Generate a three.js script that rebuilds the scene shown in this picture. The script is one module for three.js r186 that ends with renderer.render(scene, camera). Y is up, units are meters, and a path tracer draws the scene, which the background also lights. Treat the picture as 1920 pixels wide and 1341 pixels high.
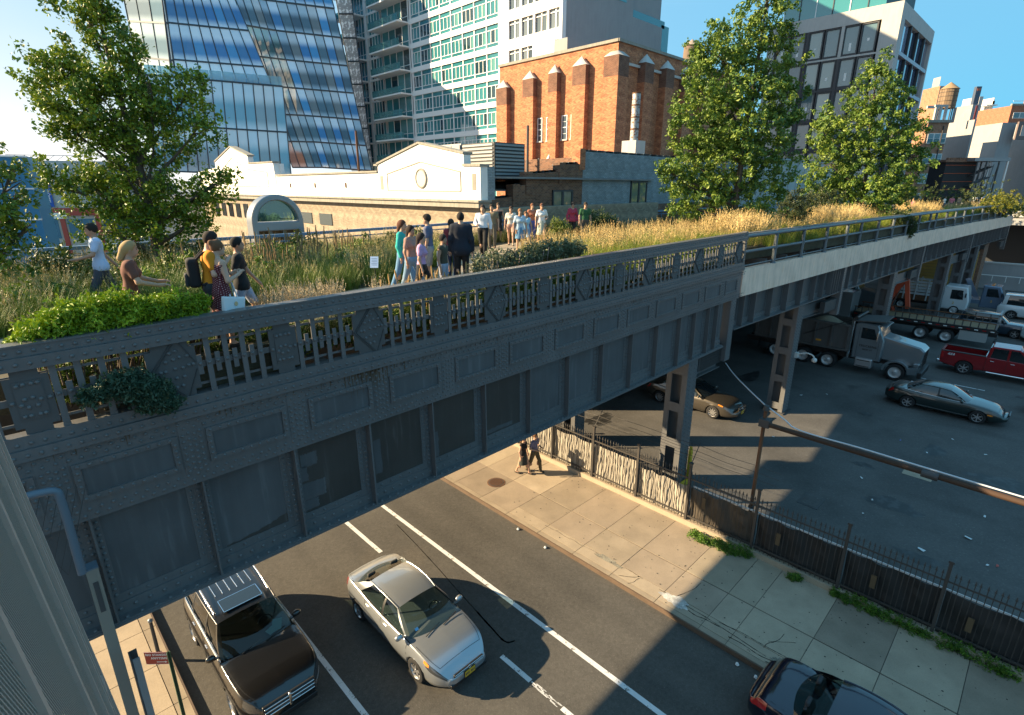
import * as THREE from 'three';
import { mergeGeometries, mergeVertices, toCreasedNormals } from 'three/addons/utils/BufferGeometryUtils.js';
import { RoundedBoxGeometry } from 'three/addons/geometries/RoundedBoxGeometry.js';
import { FontLoader } from 'three/addons/loaders/FontLoader.js';
import { TextGeometry } from 'three/addons/geometries/TextGeometry.js';

const scene = new THREE.Scene();
// ---------------------------------------------------------------- camera, sky, sun, exposure
const camera = new THREE.PerspectiveCamera(67.42, 1920 / 1341, 0.1, 3000);
{
  const a = 45.36 * Math.PI / 180, p = 17.66 * Math.PI / 180;
  camera.position.set(0, 11.5, 8.6);
  camera.lookAt(Math.cos(a) * Math.cos(p), 11.5 - Math.sin(p), 8.6 - Math.sin(a) * Math.cos(p));
}
const SUN = new THREE.Vector3(-0.644, 0.399, -0.653).normalize();
const sun = new THREE.DirectionalLight(new THREE.Color().setRGB(1, 0.77, 0.47), 5.0);
sun.position.copy(SUN).multiplyScalar(200); sun.target.position.set(20, 5, -10);
sun.position.add(sun.target.position);
sun.castShadow = true; sun.shadow.mapSize.set(4096, 4096);
Object.assign(sun.shadow.camera, { left: -90, right: 90, top: 90, bottom: -90, near: 1, far: 500 });
scene.add(sun, sun.target);
function makeSky() {
  const W = 512, H = 256, d = new Float32Array(W * H * 4);
  const sx = SUN.x, sy = SUN.y, sz = SUN.z;
  const mix = (a, b, t) => a + (b - a) * t, ss = (a, b, x) => { const t = Math.min(1, Math.max(0, (x - a) / (b - a))); return t * t * (3 - 2 * t); };
  const hash = (i, j) => { const s = Math.sin(i * 127.1 + j * 311.7) * 43758.5453; return s - Math.floor(s); };
  const vn = (x, y, px) => { const i = Math.floor(x), j = Math.floor(y), fx = x - i, fy = y - j, u = fx * fx * (3 - 2 * fx), v = fy * fy * (3 - 2 * fy); const q = k => ((k % px) + px) % px; return mix(mix(hash(q(i), j), hash(q(i + 1), j), u), mix(hash(q(i), j + 1), hash(q(i + 1), j + 1), u), v); };
  for (let j = 0; j < H; j++) for (let i = 0; i < W; i++) {
    const az = ((i + 0.5) / W - 0.5) * 2 * Math.PI, el = ((j + 0.5) / H - 0.5) * Math.PI;
    const x = Math.cos(el) * Math.cos(az), y = Math.sin(el), z = Math.cos(el) * Math.sin(az);
    const c = x * sx + y * sy + z * sz, ang = Math.acos(Math.max(-1, Math.min(1, c)));
    const e = Math.max(0, y);
    // clear air: deep blue overhead, paler toward the horizon and round the sun
    const up = 1 - Math.exp(-e * 5.0);
    let r = mix(0.055, 0.075, up), g = mix(0.225, 0.18, up), b = mix(0.325, 0.28, up);
    const glow = Math.exp(-Math.pow(ang / 0.98, 2) * 1.15) * Math.exp(-e * 2.4);
    const hz = Math.exp(-e * 7.5) * ss(2.2, 0.5, ang);
    const w = Math.min(1, glow * 0.75 + hz * 1.15);
    r = mix(r, 0.42, w); g = mix(g, 0.41, w); b = mix(b, 0.40, w);
    // thin streaks of high cloud
    const s = vn(i / W * 24 + 3, j / H * 90, 24) * 0.6 + vn(i / W * 60, j / H * 220, 60) * 0.4;
    const cl = ss(0.5, 0.85, s) * 0.22 * ss(2.2, 0.9, ang) * Math.exp(-e * 3.5);
    r = mix(r, 0.42, cl); g = mix(g, 0.41, cl); b = mix(b, 0.41, cl);
    if (y < 0) { r = 0.16; g = 0.17; b = 0.18; }
    d.set([r, g, b, 1], (j * W + i) * 4);
  }
  const t = new THREE.DataTexture(d, W, H, THREE.RGBAFormat, THREE.FloatType);
  t.mapping = THREE.EquirectangularReflectionMapping; t.magFilter = t.minFilter = THREE.LinearFilter; t.needsUpdate = true;
  return t;
}
const skyTex = makeSky();
scene.background = skyTex; scene.environment = skyTex;
const renderer = new THREE.WebGLRenderer({ antialias: true });
renderer.toneMapping = THREE.LinearToneMapping;
renderer.toneMappingExposure = 3.15;
renderer.shadowMap.enabled = true;

// ---------------------------------------------------------------- helpers
let seed_ = 12345;
function srand(s) { seed_ = s >>> 0; }
function rnd() { seed_ = (seed_ + 0x6D2B79F5) >>> 0; let t = seed_; t = Math.imul(t ^ (t >>> 15), t | 1); t ^= t + Math.imul(t ^ (t >>> 7), t | 61); return ((t ^ (t >>> 14)) >>> 0) / 4294967296; }
const rr = (a, b) => a + (b - a) * rnd();
const pick = a => a[Math.floor(rnd() * a.length)];
const V = (x, y, z) => new THREE.Vector3(x, y, z);
const taken = {};
function numbered(n) { const k = taken[n] = (taken[n] || 0) + 1; return k === 1 ? n : n + '_' + String(k - 1).padStart(3, '0'); }
function thing(name, label, category, pos = [0, 0, 0], turn = 0, group) {
  const o = new THREE.Group(); o.name = numbered(name); o.position.set(...pos); o.rotation.y = turn;
  o.userData = { label, category }; if (group) o.userData.group = group; scene.add(o); return o;
}
function mesh(name, geo, mat, parent) {
  const g = Array.isArray(geo) ? merge(geo) : geo;
  const m = new THREE.Mesh(g, mat); m.name = parent === scene ? numbered(name) : name; m.castShadow = m.receiveShadow = true; parent.add(m); return m;
}
function solo(name, geo, mat, label, category, group) { const m = mesh(name, geo, mat, scene); m.userData = { label, category }; if (group) m.userData.group = group; return m; }
function struct(name, geo, mat) { const m = mesh(name, geo, mat, scene); m.userData = { kind: 'structure' }; return m; }
function stuff(m) { m.userData.kind = 'stuff'; return m; }
function merge(list) {
  const a = list.map(g => { let q = g.index ? g.toNonIndexed() : g; for (const k of Object.keys(q.attributes)) if (!['position', 'normal', 'uv', 'color'].includes(k)) q.deleteAttribute(k); if (!q.attributes.uv) q.setAttribute('uv', new THREE.BufferAttribute(new Float32Array(q.attributes.position.count * 2), 2)); return q; });
  const anyC = a.some(g => g.attributes.color);
  if (anyC) for (const g of a) if (!g.attributes.color) g.setAttribute('color', new THREE.BufferAttribute(new Float32Array(g.attributes.position.count * 3).fill(1), 3));
  return a.length === 1 ? a[0] : mergeGeometries(a);
}
// uv in metres chosen by the way each face points
function uvm(g, s = 1, ox = 0, oy = 0) {
  if (g.index) g = g.toNonIndexed();
  const p = g.attributes.position, n = p.count, uv = new Float32Array(n * 2), a = V(), b = V(), c = V(), e = V(), f = V();
  for (let i = 0; i < n; i += 3) {
    a.fromBufferAttribute(p, i); b.fromBufferAttribute(p, i + 1); c.fromBufferAttribute(p, i + 2);
    e.subVectors(b, a); f.subVectors(c, a); e.cross(f);
    const X = Math.abs(e.x), Y = Math.abs(e.y), Z = Math.abs(e.z);
    [a, b, c].forEach((v, k) => { let u, w; if (Y >= X && Y >= Z) { u = v.x; w = v.z; } else if (X >= Z) { u = v.z; w = v.y; } else { u = v.x; w = v.y; } uv[(i + k) * 2] = u * s + ox; uv[(i + k) * 2 + 1] = w * s + oy; });
  }
  g.setAttribute('uv', new THREE.BufferAttribute(uv, 2)); return g;
}
// box from min/max corners
function bx(x0, x1, y0, y1, z0, z1) { const g = new THREE.BoxGeometry(x1 - x0, y1 - y0, z1 - z0); g.translate((x0 + x1) / 2, (y0 + y1) / 2, (z0 + z1) / 2); return g; }
function bxc(w, h, d, x = 0, y = 0, z = 0, r = 0) { const g = r ? new RoundedBoxGeometry(w, h, d, 2, r) : new THREE.BoxGeometry(w, h, d); g.translate(x, y, z); return g; }
function cyl(r0, r1, a, b, seg = 10, open = false) {   // tapered bar from a (r0) to b (r1)
  const A = a.isVector3 ? a : V(...a), B = b.isVector3 ? b : V(...b), d = B.clone().sub(A), L = d.length();
  const g = new THREE.CylinderGeometry(r1, r0, L, seg, 1, open); g.translate(0, L / 2, 0);
  g.applyQuaternion(new THREE.Quaternion().setFromUnitVectors(V(0, 1, 0), d.normalize())); g.translate(A.x, A.y, A.z); return g;
}
function beam(a, b, w, h) { // rectangular bar between two points
  const A = V(...a), B = V(...b), d = B.clone().sub(A), L = d.length(); const g = new THREE.BoxGeometry(w, h, L);
  const m = new THREE.Matrix4().lookAt(B, A, Math.abs(d.y) > 0.98 * L ? V(1, 0, 0) : V(0, 1, 0)); g.applyMatrix4(m); g.translate((A.x + B.x) / 2, (A.y + B.y) / 2, (A.z + B.z) / 2); return g;
}
function tube(pts, r, seg = 24, rad = 8) { return new THREE.TubeGeometry(new THREE.CatmullRomCurve3(pts.map(p => p.isVector3 ? p : V(...p))), seg, r, rad, false); }
function poly(pts, depth, bevel = 0) { // xy outline extruded in +z
  const s = new THREE.Shape(pts.map(p => new THREE.Vector2(p[0], p[1])));
  return new THREE.ExtrudeGeometry(s, { depth: depth - 2 * bevel, bevelEnabled: bevel > 0, bevelSize: bevel, bevelThickness: bevel, bevelSegments: 1, curveSegments: 16 }).translate(0, 0, bevel);
}
const T = (g, x, y, z) => { g.translate(x, y, z); return g; };
const RY = (g, a) => { g.rotateY(a); return g; }; const RX = (g, a) => { g.rotateX(a); return g; }; const RZ = (g, a) => { g.rotateZ(a); return g; };
function rivetGeo(r, h = 0.55) { const g = new THREE.SphereGeometry(r, 7, 3, 0, Math.PI * 2, 0, Math.PI / 2); g.scale(1, h, 1); g.rotateX(Math.PI / 2); return g.toNonIndexed(); } // dome on +z
const RIV = rivetGeo(1.6, 0.85); const RIVN = RIV.attributes.position.count;
function rivets(list, r) { // list of [x,y,z] on +z faces
  const n = list.length, P = new Float32Array(n * RIVN * 3), N = new Float32Array(n * RIVN * 3), sp = RIV.attributes.position.array, sn = RIV.attributes.normal.array;
  list.forEach(([x, y, z, q], i) => { const R = q || r; for (let k = 0; k < RIVN; k++) { const o = (i * RIVN + k) * 3; P[o] = sp[k * 3] * R + x; P[o + 1] = sp[k * 3 + 1] * R + y; P[o + 2] = sp[k * 3 + 2] * R + z; N[o] = sn[k * 3]; N[o + 1] = sn[k * 3 + 1]; N[o + 2] = sn[k * 3 + 2]; } });
  const g = new THREE.BufferGeometry(); g.setAttribute('position', new THREE.BufferAttribute(P, 3)); g.setAttribute('normal', new THREE.BufferAttribute(N, 3)); g.setAttribute('uv', new THREE.BufferAttribute(new Float32Array(n * RIVN * 2), 2)); return g;
}

// ---------------------------------------------------------------- procedural textures
function lattice(n, s) { srand(s); const a = new Float32Array(n * n); for (let i = 0; i < a.length; i++) a[i] = rnd(); return a; }
function tnoise(N, cells, s, cy = cells) { // tileable value noise, NxN
  const L = new Float32Array(cells * cy); srand(s); for (let i = 0; i < L.length; i++) L[i] = rnd();
  const o = new Float32Array(N * N);
  for (let j = 0; j < N; j++) { const y = j / N * cy, j0 = Math.floor(y), fy = y - j0, v = fy * fy * (3 - 2 * fy), a0 = (j0 % cy) * cells, a1 = ((j0 + 1) % cy) * cells;
    for (let i = 0; i < N; i++) { const x = i / N * cells, i0 = Math.floor(x), fx = x - i0, u = fx * fx * (3 - 2 * fx), i1 = (i0 + 1) % cells;
      const p = L[a0 + i0] + (L[a0 + i1] - L[a0 + i0]) * u, q = L[a1 + i0] + (L[a1 + i1] - L[a1 + i0]) * u; o[j * N + i] = p + (q - p) * v; } }
  return o;
}
function fbm(N, c0, oct, s, cy0 = c0) { const o = new Float32Array(N * N); let amp = 1, tot = 0; for (let k = 0; k < oct; k++) { const c = Math.min(N, c0 << k), cy = Math.min(N, cy0 << k), t = tnoise(N, c, s + k * 17, cy); for (let i = 0; i < o.length; i++) o[i] += t[i] * amp; tot += amp; amp *= 0.55; } for (let i = 0; i < o.length; i++) o[i] /= tot; return o; }
const sstep = (a, b, x) => { const t = Math.min(1, Math.max(0, (x - a) / (b - a))); return t * t * (3 - 2 * t); };
const toS = c => c <= 0.0031308 ? c * 12.92 : 1.055 * Math.pow(c, 1 / 2.4) - 0.055;
function texRGB(N, fn, M = N) { // fn(i,j) -> linear rgb
  const d = new Uint8Array(N * M * 4);
  for (let j = 0; j < M; j++) for (let i = 0; i < N; i++) { const c = fn(i, j), o = (j * N + i) * 4; d[o] = Math.min(255, Math.max(0, toS(Math.max(0, c[0])) * 255)); d[o + 1] = Math.min(255, Math.max(0, toS(Math.max(0, c[1])) * 255)); d[o + 2] = Math.min(255, Math.max(0, toS(Math.max(0, c[2])) * 255)); d[o + 3] = 255; }
  const t = new THREE.DataTexture(d, N, M, THREE.RGBAFormat); t.colorSpace = THREE.SRGBColorSpace; t.wrapS = t.wrapT = THREE.RepeatWrapping; t.magFilter = THREE.LinearFilter; t.minFilter = THREE.LinearMipmapLinearFilter; t.generateMipmaps = true; t.needsUpdate = true; return t;
}
function texG(N, fn, M = N) { const d = new Uint8Array(N * M * 4); for (let j = 0; j < M; j++) for (let i = 0; i < N; i++) { const v = Math.min(255, Math.max(0, fn(i, j) * 255)), o = (j * N + i) * 4; d[o] = d[o + 1] = d[o + 2] = v; d[o + 3] = 255; } const t = new THREE.DataTexture(d, N, M, THREE.RGBAFormat); t.wrapS = t.wrapT = THREE.RepeatWrapping; t.magFilter = THREE.LinearFilter; t.minFilter = THREE.LinearMipmapLinearFilter; t.generateMipmaps = true; t.needsUpdate = true; return t; }
const rep = (t, u, v = u) => { const c = t.clone(); c.repeat.set(u, v); c.needsUpdate = true; return c; };
const lin = (r, g, b) => new THREE.Color().setRGB(r, g, b);
function std(o) { const m = new THREE.MeshStandardMaterial(o); return m; }
function phys(o) { return new THREE.MeshPhysicalMaterial(o); }
const M = {};
{
  const N = 512;
  const A = fbm(N, 4, 6, 11), B = fbm(N, 64, 3, 77), Cn = fbm(N, 3, 4, 201), S = fbm(N, 48, 3, 301, 4);
  const speck = tnoise(N, 256, 999);
  const Gn = texG(N, (i, j) => B[j * N + i] * 0.5 + speck[j * N + i] * 0.5);
  M.grain = Gn;
  // asphalt
  const A1 = fbm(1024, 6, 7, 13), G1 = fbm(1024, 180, 2, 14), B1 = fbm(1024, 5, 4, 15, 3), sp1 = tnoise(1024, 900, 16);
  const asph = texRGB(1024, (i, j) => { const k = j * 1024 + i, x = i / 1024 * 12.5; let v = 0.076 * (0.62 + 0.55 * A1[k] + 0.3 * (G1[k] - 0.5) + 0.35 * (sp1[k] - 0.5)); for (const c of [5.5, 6.95, 9.4, 10.6]) v *= 1 - 0.16 * Math.exp(-Math.pow((x - c) / 0.3, 2)) * (0.4 + B1[k]); const st = sstep(0.6, 0.72, B1[k]); v *= 1 + 0.22 * st; if (sp1[k] > 0.93) v *= 1.45; return [v * (1.08 + 0.05 * st), v, v * (0.88 - 0.05 * st)]; });
  M.asphalt = std({ map: rep(asph, 0.08), roughness: 0.92, bumpMap: rep(Gn, 0.6), bumpScale: 0.004 });
  const asph2 = texRGB(N, (i, j) => { const k = j * N + i; let v = 0.080 * (0.36 + 1.1 * A[k] + 0.3 * (speck[k] - 0.5)); const oil = sstep(0.62, 0.72, Cn[k]); v *= 1 - 0.4 * oil; if (speck[k] > 0.97) v *= 1.8; return [v * 1.05, v, v * 0.94]; });
  M.lot = std({ map: rep(asph2, 0.11), roughness: 0.9, bumpMap: rep(Gn, 0.5), bumpScale: 0.005 });
  // concrete pavings in three tones
  const conc = (b, s) => { const st = fbm(N, 5, 5, s); return texRGB(N, (i, j) => { const k = j * N + i; let v = b * (0.74 + 0.42 * st[k] + 0.16 * (speck[k] - 0.5)); const blot = sstep(0.60, 0.75, Cn[(k * 7 + s * 31) % (N * N)]); v *= 1 - 0.14 * blot; if (speck[(k + s * 100) % (N * N)] > 0.985) v *= 0.45; return [v * 1.2, v * 0.97, v * 0.7]; }); };
  M.slab = [0.29, 0.25, 0.33].map((b, i) => std({ map: rep(conc(b, 41 + i * 9), 0.4), roughness: 0.93, bumpMap: rep(Gn, 0.7), bumpScale: 0.003 }));
  M.kerb = std({ map: rep(conc(0.30, 88), 0.5), roughness: 0.9 });
  M.joint = std({ color: lin(0.07, 0.062, 0.05), roughness: 1 });
  // concrete fascia with rust and rain streaks
  const fasc = texRGB(N, (i, j) => { const k = j * N + i; let v = 0.6 * (0.7 + 0.32 * A[k] + 0.36 * S[k]); const ru = sstep(0.66, 0.8, S[(k + 150) % (N * N)]) * 0.4; const wh = sstep(0.68, 0.8, Cn[k]) * 0.25; v *= 1 + wh; return [v * 1.32, v * (0.92 - 0.13 * ru), v * (0.7 - 0.25 * ru)]; });
  M.fascia = std({ map: rep(fasc, 0.2, 0.5), roughness: 0.92, bumpMap: rep(Gn, 0.5), bumpScale: 0.006 });
  // painted steel: mottled, run-marks, small rust
  const steel = (b, s, streak, rust) => texRGB(N, (i, j) => { const k = j * N + i; const st = S[(k + s * 37) % (N * N)]; let v = b * (0.78 + 0.34 * A[(k + s * 513) % (N * N)] + streak * (st - 0.5)); const r = sstep(0.70, 0.84, A[(k + s * 911) % (N * N)] * 0.5 + st * 0.5) * rust; return [v * 1.0 + r * 0.07, v * 1.0 + r * 0.02, v * 1.02 - r * 0.015]; });
  const steelB = rep(Gn, 0.8);
  M.steel = std({ map: rep(steel(0.12, 1, 0.2, 1.0), 0.3), roughness: 0.36, metalness: 0.0, bumpMap: steelB, bumpScale: 0.0012 });
  M.steelWeb = std({ map: rep(steel(0.085, 5, 0.3, 1.0), 0.22, 0.3), roughness: 0.5, bumpMap: steelB, bumpScale: 0.0012 });
  M.steelPlate = std({ map: rep(texRGB(N, (i, j) => { const k = j * N + i; const v = 0.075 * (0.8 + 0.4 * A[k]); return [v * 1.05, v, v * 1.0]; }), 0.5), roughness: 0.6 });
  M.steelDark = std({ map: rep(steel(0.05, 9, 0.3, 1.0), 0.3), roughness: 0.6 });
  M.rust = std({ map: rep(texRGB(N, (i, j) => { const k = j * N + i; const v = 0.5 + A[k]; return [0.13 * v, 0.06 * v, 0.03 * v]; }), 0.8), roughness: 0.95 });
  M.A = A; M.S = S; M.C = Cn; M.SP = speck; M.N = N;
}
// ================================================================ ROAD, PAVEMENTS, LOT
const ROAD_X0 = 1.32, ROAD_X1 = 11.66, FEN_X = 15.8;
{
  const g = new THREE.PlaneGeometry(1600, 1600); g.rotateX(-Math.PI / 2); g.translate(100, -0.06, -100);
  struct('ground', uvm(g), M.lot);
  const r = new THREE.PlaneGeometry(ROAD_X1 - ROAD_X0, 220, 1, 1); r.rotateX(-Math.PI / 2); r.translate((ROAD_X0 + ROAD_X1) / 2, 0, -70);
  struct('road', uvm(r), M.asphalt);
  const l = new THREE.PlaneGeometry(75, 90); l.rotateX(-Math.PI / 2); l.translate(FEN_X + 37.6, 0.1, -10);
  struct('parking_lot', uvm(l), M.lot);
  // painted lines
  const N = 256, wearA = fbm(N, 8, 5, 515), wearB = tnoise(N, 128, 616);
  const paintTex = texRGB(N, (i, j) => { const k = j * N + i; const w = sstep(0.60, 0.74, wearA[k] * 0.75 + wearB[k] * 0.25); const v = 0.62 * (0.9 + 0.2 * wearA[k]); return [v * (1 - w * 0.85), v * (1 - w * 0.86), v * (1 - w * 0.88)]; });
  const paint = std({ map: rep(paintTex, 0.6), roughness: 0.8 });
  const line = (x, z0, z1, w) => { const g = new THREE.PlaneGeometry(w, z1 - z0); g.rotateX(-Math.PI / 2); g.translate(x, 0.004, (z0 + z1) / 2); struct('road_marking', uvm(g), paint); };
  line(4.07, -60, 9, 0.13); line(8.9, -60, 9, 0.14);
  line(7.4, -9, -5.05, 0.14); line(7.4, 0.72, 1.75, 0.13); line(7.4, 2.75, 7, 0.13); line(7.4, -19, -14, 0.13); 
  // scraped remains of the dash between the two fresh ones
  srand(5); { const bits = []; for (let i = 0; i < 26; i++) { const z = rr(1.8, 2.7), g = new THREE.PlaneGeometry(rr(0.01, 0.03), rr(0.05, 0.22)); g.rotateX(-Math.PI / 2); g.translate(7.4 + rr(-0.06, 0.06), 0.0045, z); bits.push(g); } struct('road_marking', bits, paint); }
  // tar seam and damp stains
  const tar = std({ color: lin(0.012, 0.012, 0.012), roughness: 0.45 });
  const strip = (pts, w, y = 0.005, jit = 0.3) => { const P = [], idx = []; const c = new THREE.CatmullRomCurve3(pts.map(p => V(p[0], y, p[1]))); const n = pts.length * 8; for (let i = 0; i <= n; i++) { const p = c.getPoint(i / n), t = c.getTangent(i / n), s = V(-t.z, 0, t.x), ww = w * (1 + rr(-jit, jit)); P.push(p.x + s.x * ww, y, p.z + s.z * ww, p.x - s.x * ww, y, p.z - s.z * ww); if (i < n) idx.push(i * 2, i * 2 + 1, i * 2 + 2, i * 2 + 1, i * 2 + 3, i * 2 + 2); } const g = new THREE.BufferGeometry(); g.setAttribute('position', new THREE.Float32BufferAttribute(P, 3)); g.setIndex(idx); g.computeVertexNormals(); const q = g.toNonIndexed(); const nn = q.attributes.normal; for (let i = 0; i < nn.count; i++) nn.setXYZ(i, 0, 1, 0); return q; };
  srand(8);
  struct('road_tar_seam', [strip([[8.62, -6], [8.45, -4.5], [8.25, -3], [8.1, -2], [7.95, -0.9]], 0.008), strip([[7.95, -0.9], [7.85, -0.2], [7.8, 0.5], [7.98, 0.62]], 0.022)], tar);
  const kerbSteel = std({ map: M.rust.map, color: lin(0.75, 1.1, 1.5), roughness: 0.7 });
  const tones = [0.84, 0.94, 1, 1.08].flatMap(t => M.slab.map(m => { const c = m.clone(); c.color = lin(t, t * (1 - (1 - t) * 0.1), t); return c; }));
  // right pavement: base, steel-faced kerb, slabs as pieces
  const pv = new THREE.Group(); pv.name = numbered('pavement'); pv.userData = { kind: 'structure' }; scene.add(pv);
  mesh('pavement_bed', uvm(bx(ROAD_X1 + 0.02, FEN_X + 0.6, -0.05, 0.135, -60, 16)), M.joint, pv);
  mesh('kerb_edge', uvm(bx(ROAD_X1 - 0.02, ROAD_X1 + 0.018, -0.05, 0.148, -60, 16)), kerbSteel, pv);
  srand(21);
  const slab = (x0, x1, z0, z1, m) => { const g = 0.008, t = rr(-0.003, 0.004); const b = bx(x0 + g, x1 - g, 0.05, 0.15 + t, z0 + g, z1 - g); mesh('paving_slab', uvm(b, 1, rr(0, 9), rr(0, 9)), m, pv); };
  const zs = [-14, -12.4, -10.8, -9.3, -8.0, -6.6, -5.03, -3.56, -2.0, -0.45, 1.0, 2.55, 3.9, 4.65, 6.2, 7.7, 9.2, 10.8, 12.4];
  for (let i = 0; i < zs.length - 1; i++) {
    const a = zs[i], b = zs[i + 1], mm = () => pick(tones);
    slab(ROAD_X1 + 0.02, 11.86, a, b, M.slab[1]);
    if (a < -3.6) slab(11.86, 13.56, a, b, mm()); else { slab(11.86, 12.34, a, b, M.slab[0]); slab(12.34, 13.54, a, b, mm()); }
    slab(13.56, FEN_X + 0.1, a, b, mm());
  }
  // left pavement
  const pl = new THREE.Group(); pl.name = numbered('pavement'); pl.userData = { kind: 'structure' }; scene.add(pl);
  mesh('pavement_bed', uvm(bx(-8, ROAD_X0 - 0.02, -0.05, 0.135, -60, 16)), M.joint, pl);
  mesh('kerb_edge', uvm(bx(ROAD_X0 - 0.018, ROAD_X0 + 0.02, -0.05, 0.148, -60, 16)), kerbSteel, pl);
  for (let z = -14; z < 10; z += 1.5) { const b0 = bx(ROAD_X0 - 0.3, ROAD_X0 - 0.02, 0.05, 0.15, z + 0.008, z + 1.49); mesh('paving_slab', uvm(b0), M.slab[1], pl); for (const [p, q] of [[-0.55, 1.0], [-2.2, -0.55], [-4, -2.2]]) mesh('paving_slab', uvm(bx(p + 0.02, q, 0.05, 0.15 + rr(-0.003, 0.003), z + 0.008, z + 1.49), 1, rr(0, 9), 0), M.slab[2], pl); }
  // cracks, weeds of dirt and gum on the right pavement
  const crackM = std({ color: lin(0.035, 0.03, 0.024), roughness: 1 });
  const ck = []; srand(77);
  const crack = (x, z, dx, dz, n, w) => { const p = []; for (let i = 0; i < n; i++) { p.push([x, z]); x += dx / n + rr(-0.05, 0.05); z += dz / n + rr(-0.05, 0.05); } ck.push(strip(p, w * 0.55, 0.1565, 0.7)); };
  crack(12.2, -2.1, 0.15, 4.4, 14, 0.008); crack(12.25, 2.4, -0.25, 3.4, 10, 0.012); crack(12.3, 4.2, 0.2, 2.4, 9, 0.014); crack(12.4, 2.9, 1.1, 0.2, 6, 0.01); crack(12.3, 5.4, 1.1, 0.3, 6, 0.012); crack(11.9, 1.2, 0.5, 0.5, 5, 0.012); crack(11.8, 1.6, 0.5, 0.2, 5, 0.009); crack(12.0, 4.6, 0.15, 1.8, 7, 0.014); crack(12.6, 5.4, 0.6, 0.6, 5, 0.01); crack(12.1, 3.4, 0.1, 1.2, 5, 0.016); crack(11.9, 5.6, 0.2, 1.6, 6, 0.012);
  struct('pavement_cracks', ck, crackM);
  const gum = []; for (let i = 0; i < 230; i++) { const g = new THREE.CircleGeometry(rr(0.008, 0.026), 6); g.rotateX(-Math.PI / 2); g.translate(rr(11.9, 15.7), 0.157, rr(-4, 10)); gum.push(g); }
  struct('pavement_gum_spots', gum, crackM);
  const patchM = std({ map: rep(texRGB(256, (i, j) => { const k = j * 256 + i, w = wearA[k] * 0.6 + wearB[k] * 0.4; const v = 0.30 + 0.3 * sstep(0.4, 0.7, w); return [v * 1.03, v, v * 0.93]; }), 0.9), roughness: 0.95 });
  const blob = (cx, cz, rx, rz, y, m, nm) => { const s = new THREE.Shape(); const n = 40; const ph = rr(0, 9); for (let i = 0; i <= n; i++) { const a = i / n * Math.PI * 2, r = 1 + 0.16 * Math.sin(a * 3 + ph) + 0.1 * Math.sin(a * 7 + ph * 2) + 0.07 * Math.sin(a * 13 + ph) + rr(-0.04, 0.04); const X = cx + Math.cos(a) * rx * r, Z = cz + Math.sin(a) * rz * r; i ? s.lineTo(X, -Z) : s.moveTo(X, -Z); } const g = new THREE.ShapeGeometry(s); g.rotateX(-Math.PI / 2); g.translate(0, y, 0); return struct(nm, uvm(g), m); };
  blob(12.18, 2.95, 0.2, 0.42, 0.1568, patchM, 'pavement_patch');
  const stainM = std({ map: rep(texRGB(256, (i, j) => { const k = j * 256 + i, w = wearA[k] * 0.5 + wearB[k] * 0.5; const v = 0.12 + 0.16 * sstep(0.35, 0.65, w); return [v * 1.1, v, v * 0.78]; }), 0.9), roughness: 0.95 });
  blob(12.25, 0.55, 0.1, 0.5, 0.1568, stainM, 'pavement_stain'); blob(12.15, 5.95, 0.12, 0.3, 0.1568, stainM, 'pavement_stain');
  const oil = std({ map: rep(texRGB(256, (i, j) => { const k = j * 256 + i; const v = 0.018 + 0.03 * sstep(0.4, 0.7, wearA[k]); return [v, v, v]; }), 0.5), roughness: 0.55 });
  blob(31.3, -1.0, 0.5, 0.3, 0.105, oil, 'lot_oil_stain'); blob(24.5, -7.5, 0.9, 0.35, 0.105, oil, 'lot_oil_stain'); blob(21, -6.2, 0.9, 0.5, 0.105, oil, 'lot_oil_stain'); blob(25.2, 4.6, 0.25, 0.4, 0.105, oil, 'lot_oil_stain');
  for (const [x, z, a, b] of [[29, 6.5, 0.7, 0.4], [22.5, 6.2, 0.5, 0.9], [33, -3.5, 1.2, 0.5], [27.5, 9, 0.6, 1.1], [40.5, 9.5, 0.6, 0.8], [31.5, 3.2, 0.3, 0.3], [19.5, 7.5, 0.3, 0.6]]) blob(x, z, a, b, 0.105, oil, 'lot_oil_stain');
  { const g = new THREE.PlaneGeometry(0.1, 3.2); g.rotateX(-Math.PI / 2); g.translate(40.4, 0.104, 5.6); struct('lot_marking', uvm(g), paint); }
  M.blob = blob; M.strip = strip;
  // pale concrete infill in the lot and a steel cover
  const pg = bx(25.55, 26.2, 0.1, 0.106, 5.9, 6.9); struct('lot_patch', uvm(pg), M.slab[0]);
  const cv = thing('utility_cover', 'square rusty steel cover set flush in the parking lot', 'cover', [20.6, 0.1, 3.95]);
  mesh('frame', uvm(bxc(0.95, 0.012, 0.7, 0, 0.006, 0)), M.steelDark, cv); mesh('lid', uvm(bxc(0.8, 0.018, 0.55, 0, 0.009, 0)), M.lot, cv);
  // manhole
  const mh = thing('manhole_cover', 'round rusty patterned manhole cover in the sunlit pavement', 'manhole cover', [12.93, 0.15, -5.4]);
  mesh('rim', new THREE.CylinderGeometry(0.36, 0.36, 0.02, 40).translate(0, 0.001, 0), M.rust, mh);
  const lidM = std({ map: M.rust.map, roughness: 0.8 }); mesh('lid', new THREE.CylinderGeometry(0.315, 0.315, 0.016, 36).translate(0, 0.006, 0), M.steelDark, mh);
  const st = []; for (let i = -7; i <= 7; i++) for (let j = -7; j <= 7; j++) { const x = i * 0.042 + (j % 2) * 0.021, z = j * 0.036; if (x * x + z * z < 0.083) st.push(bxc(0.026, 0.012, 0.018, x, 0.016, z)); }
  mesh('studs', st, lidM, mh);
}
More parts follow.
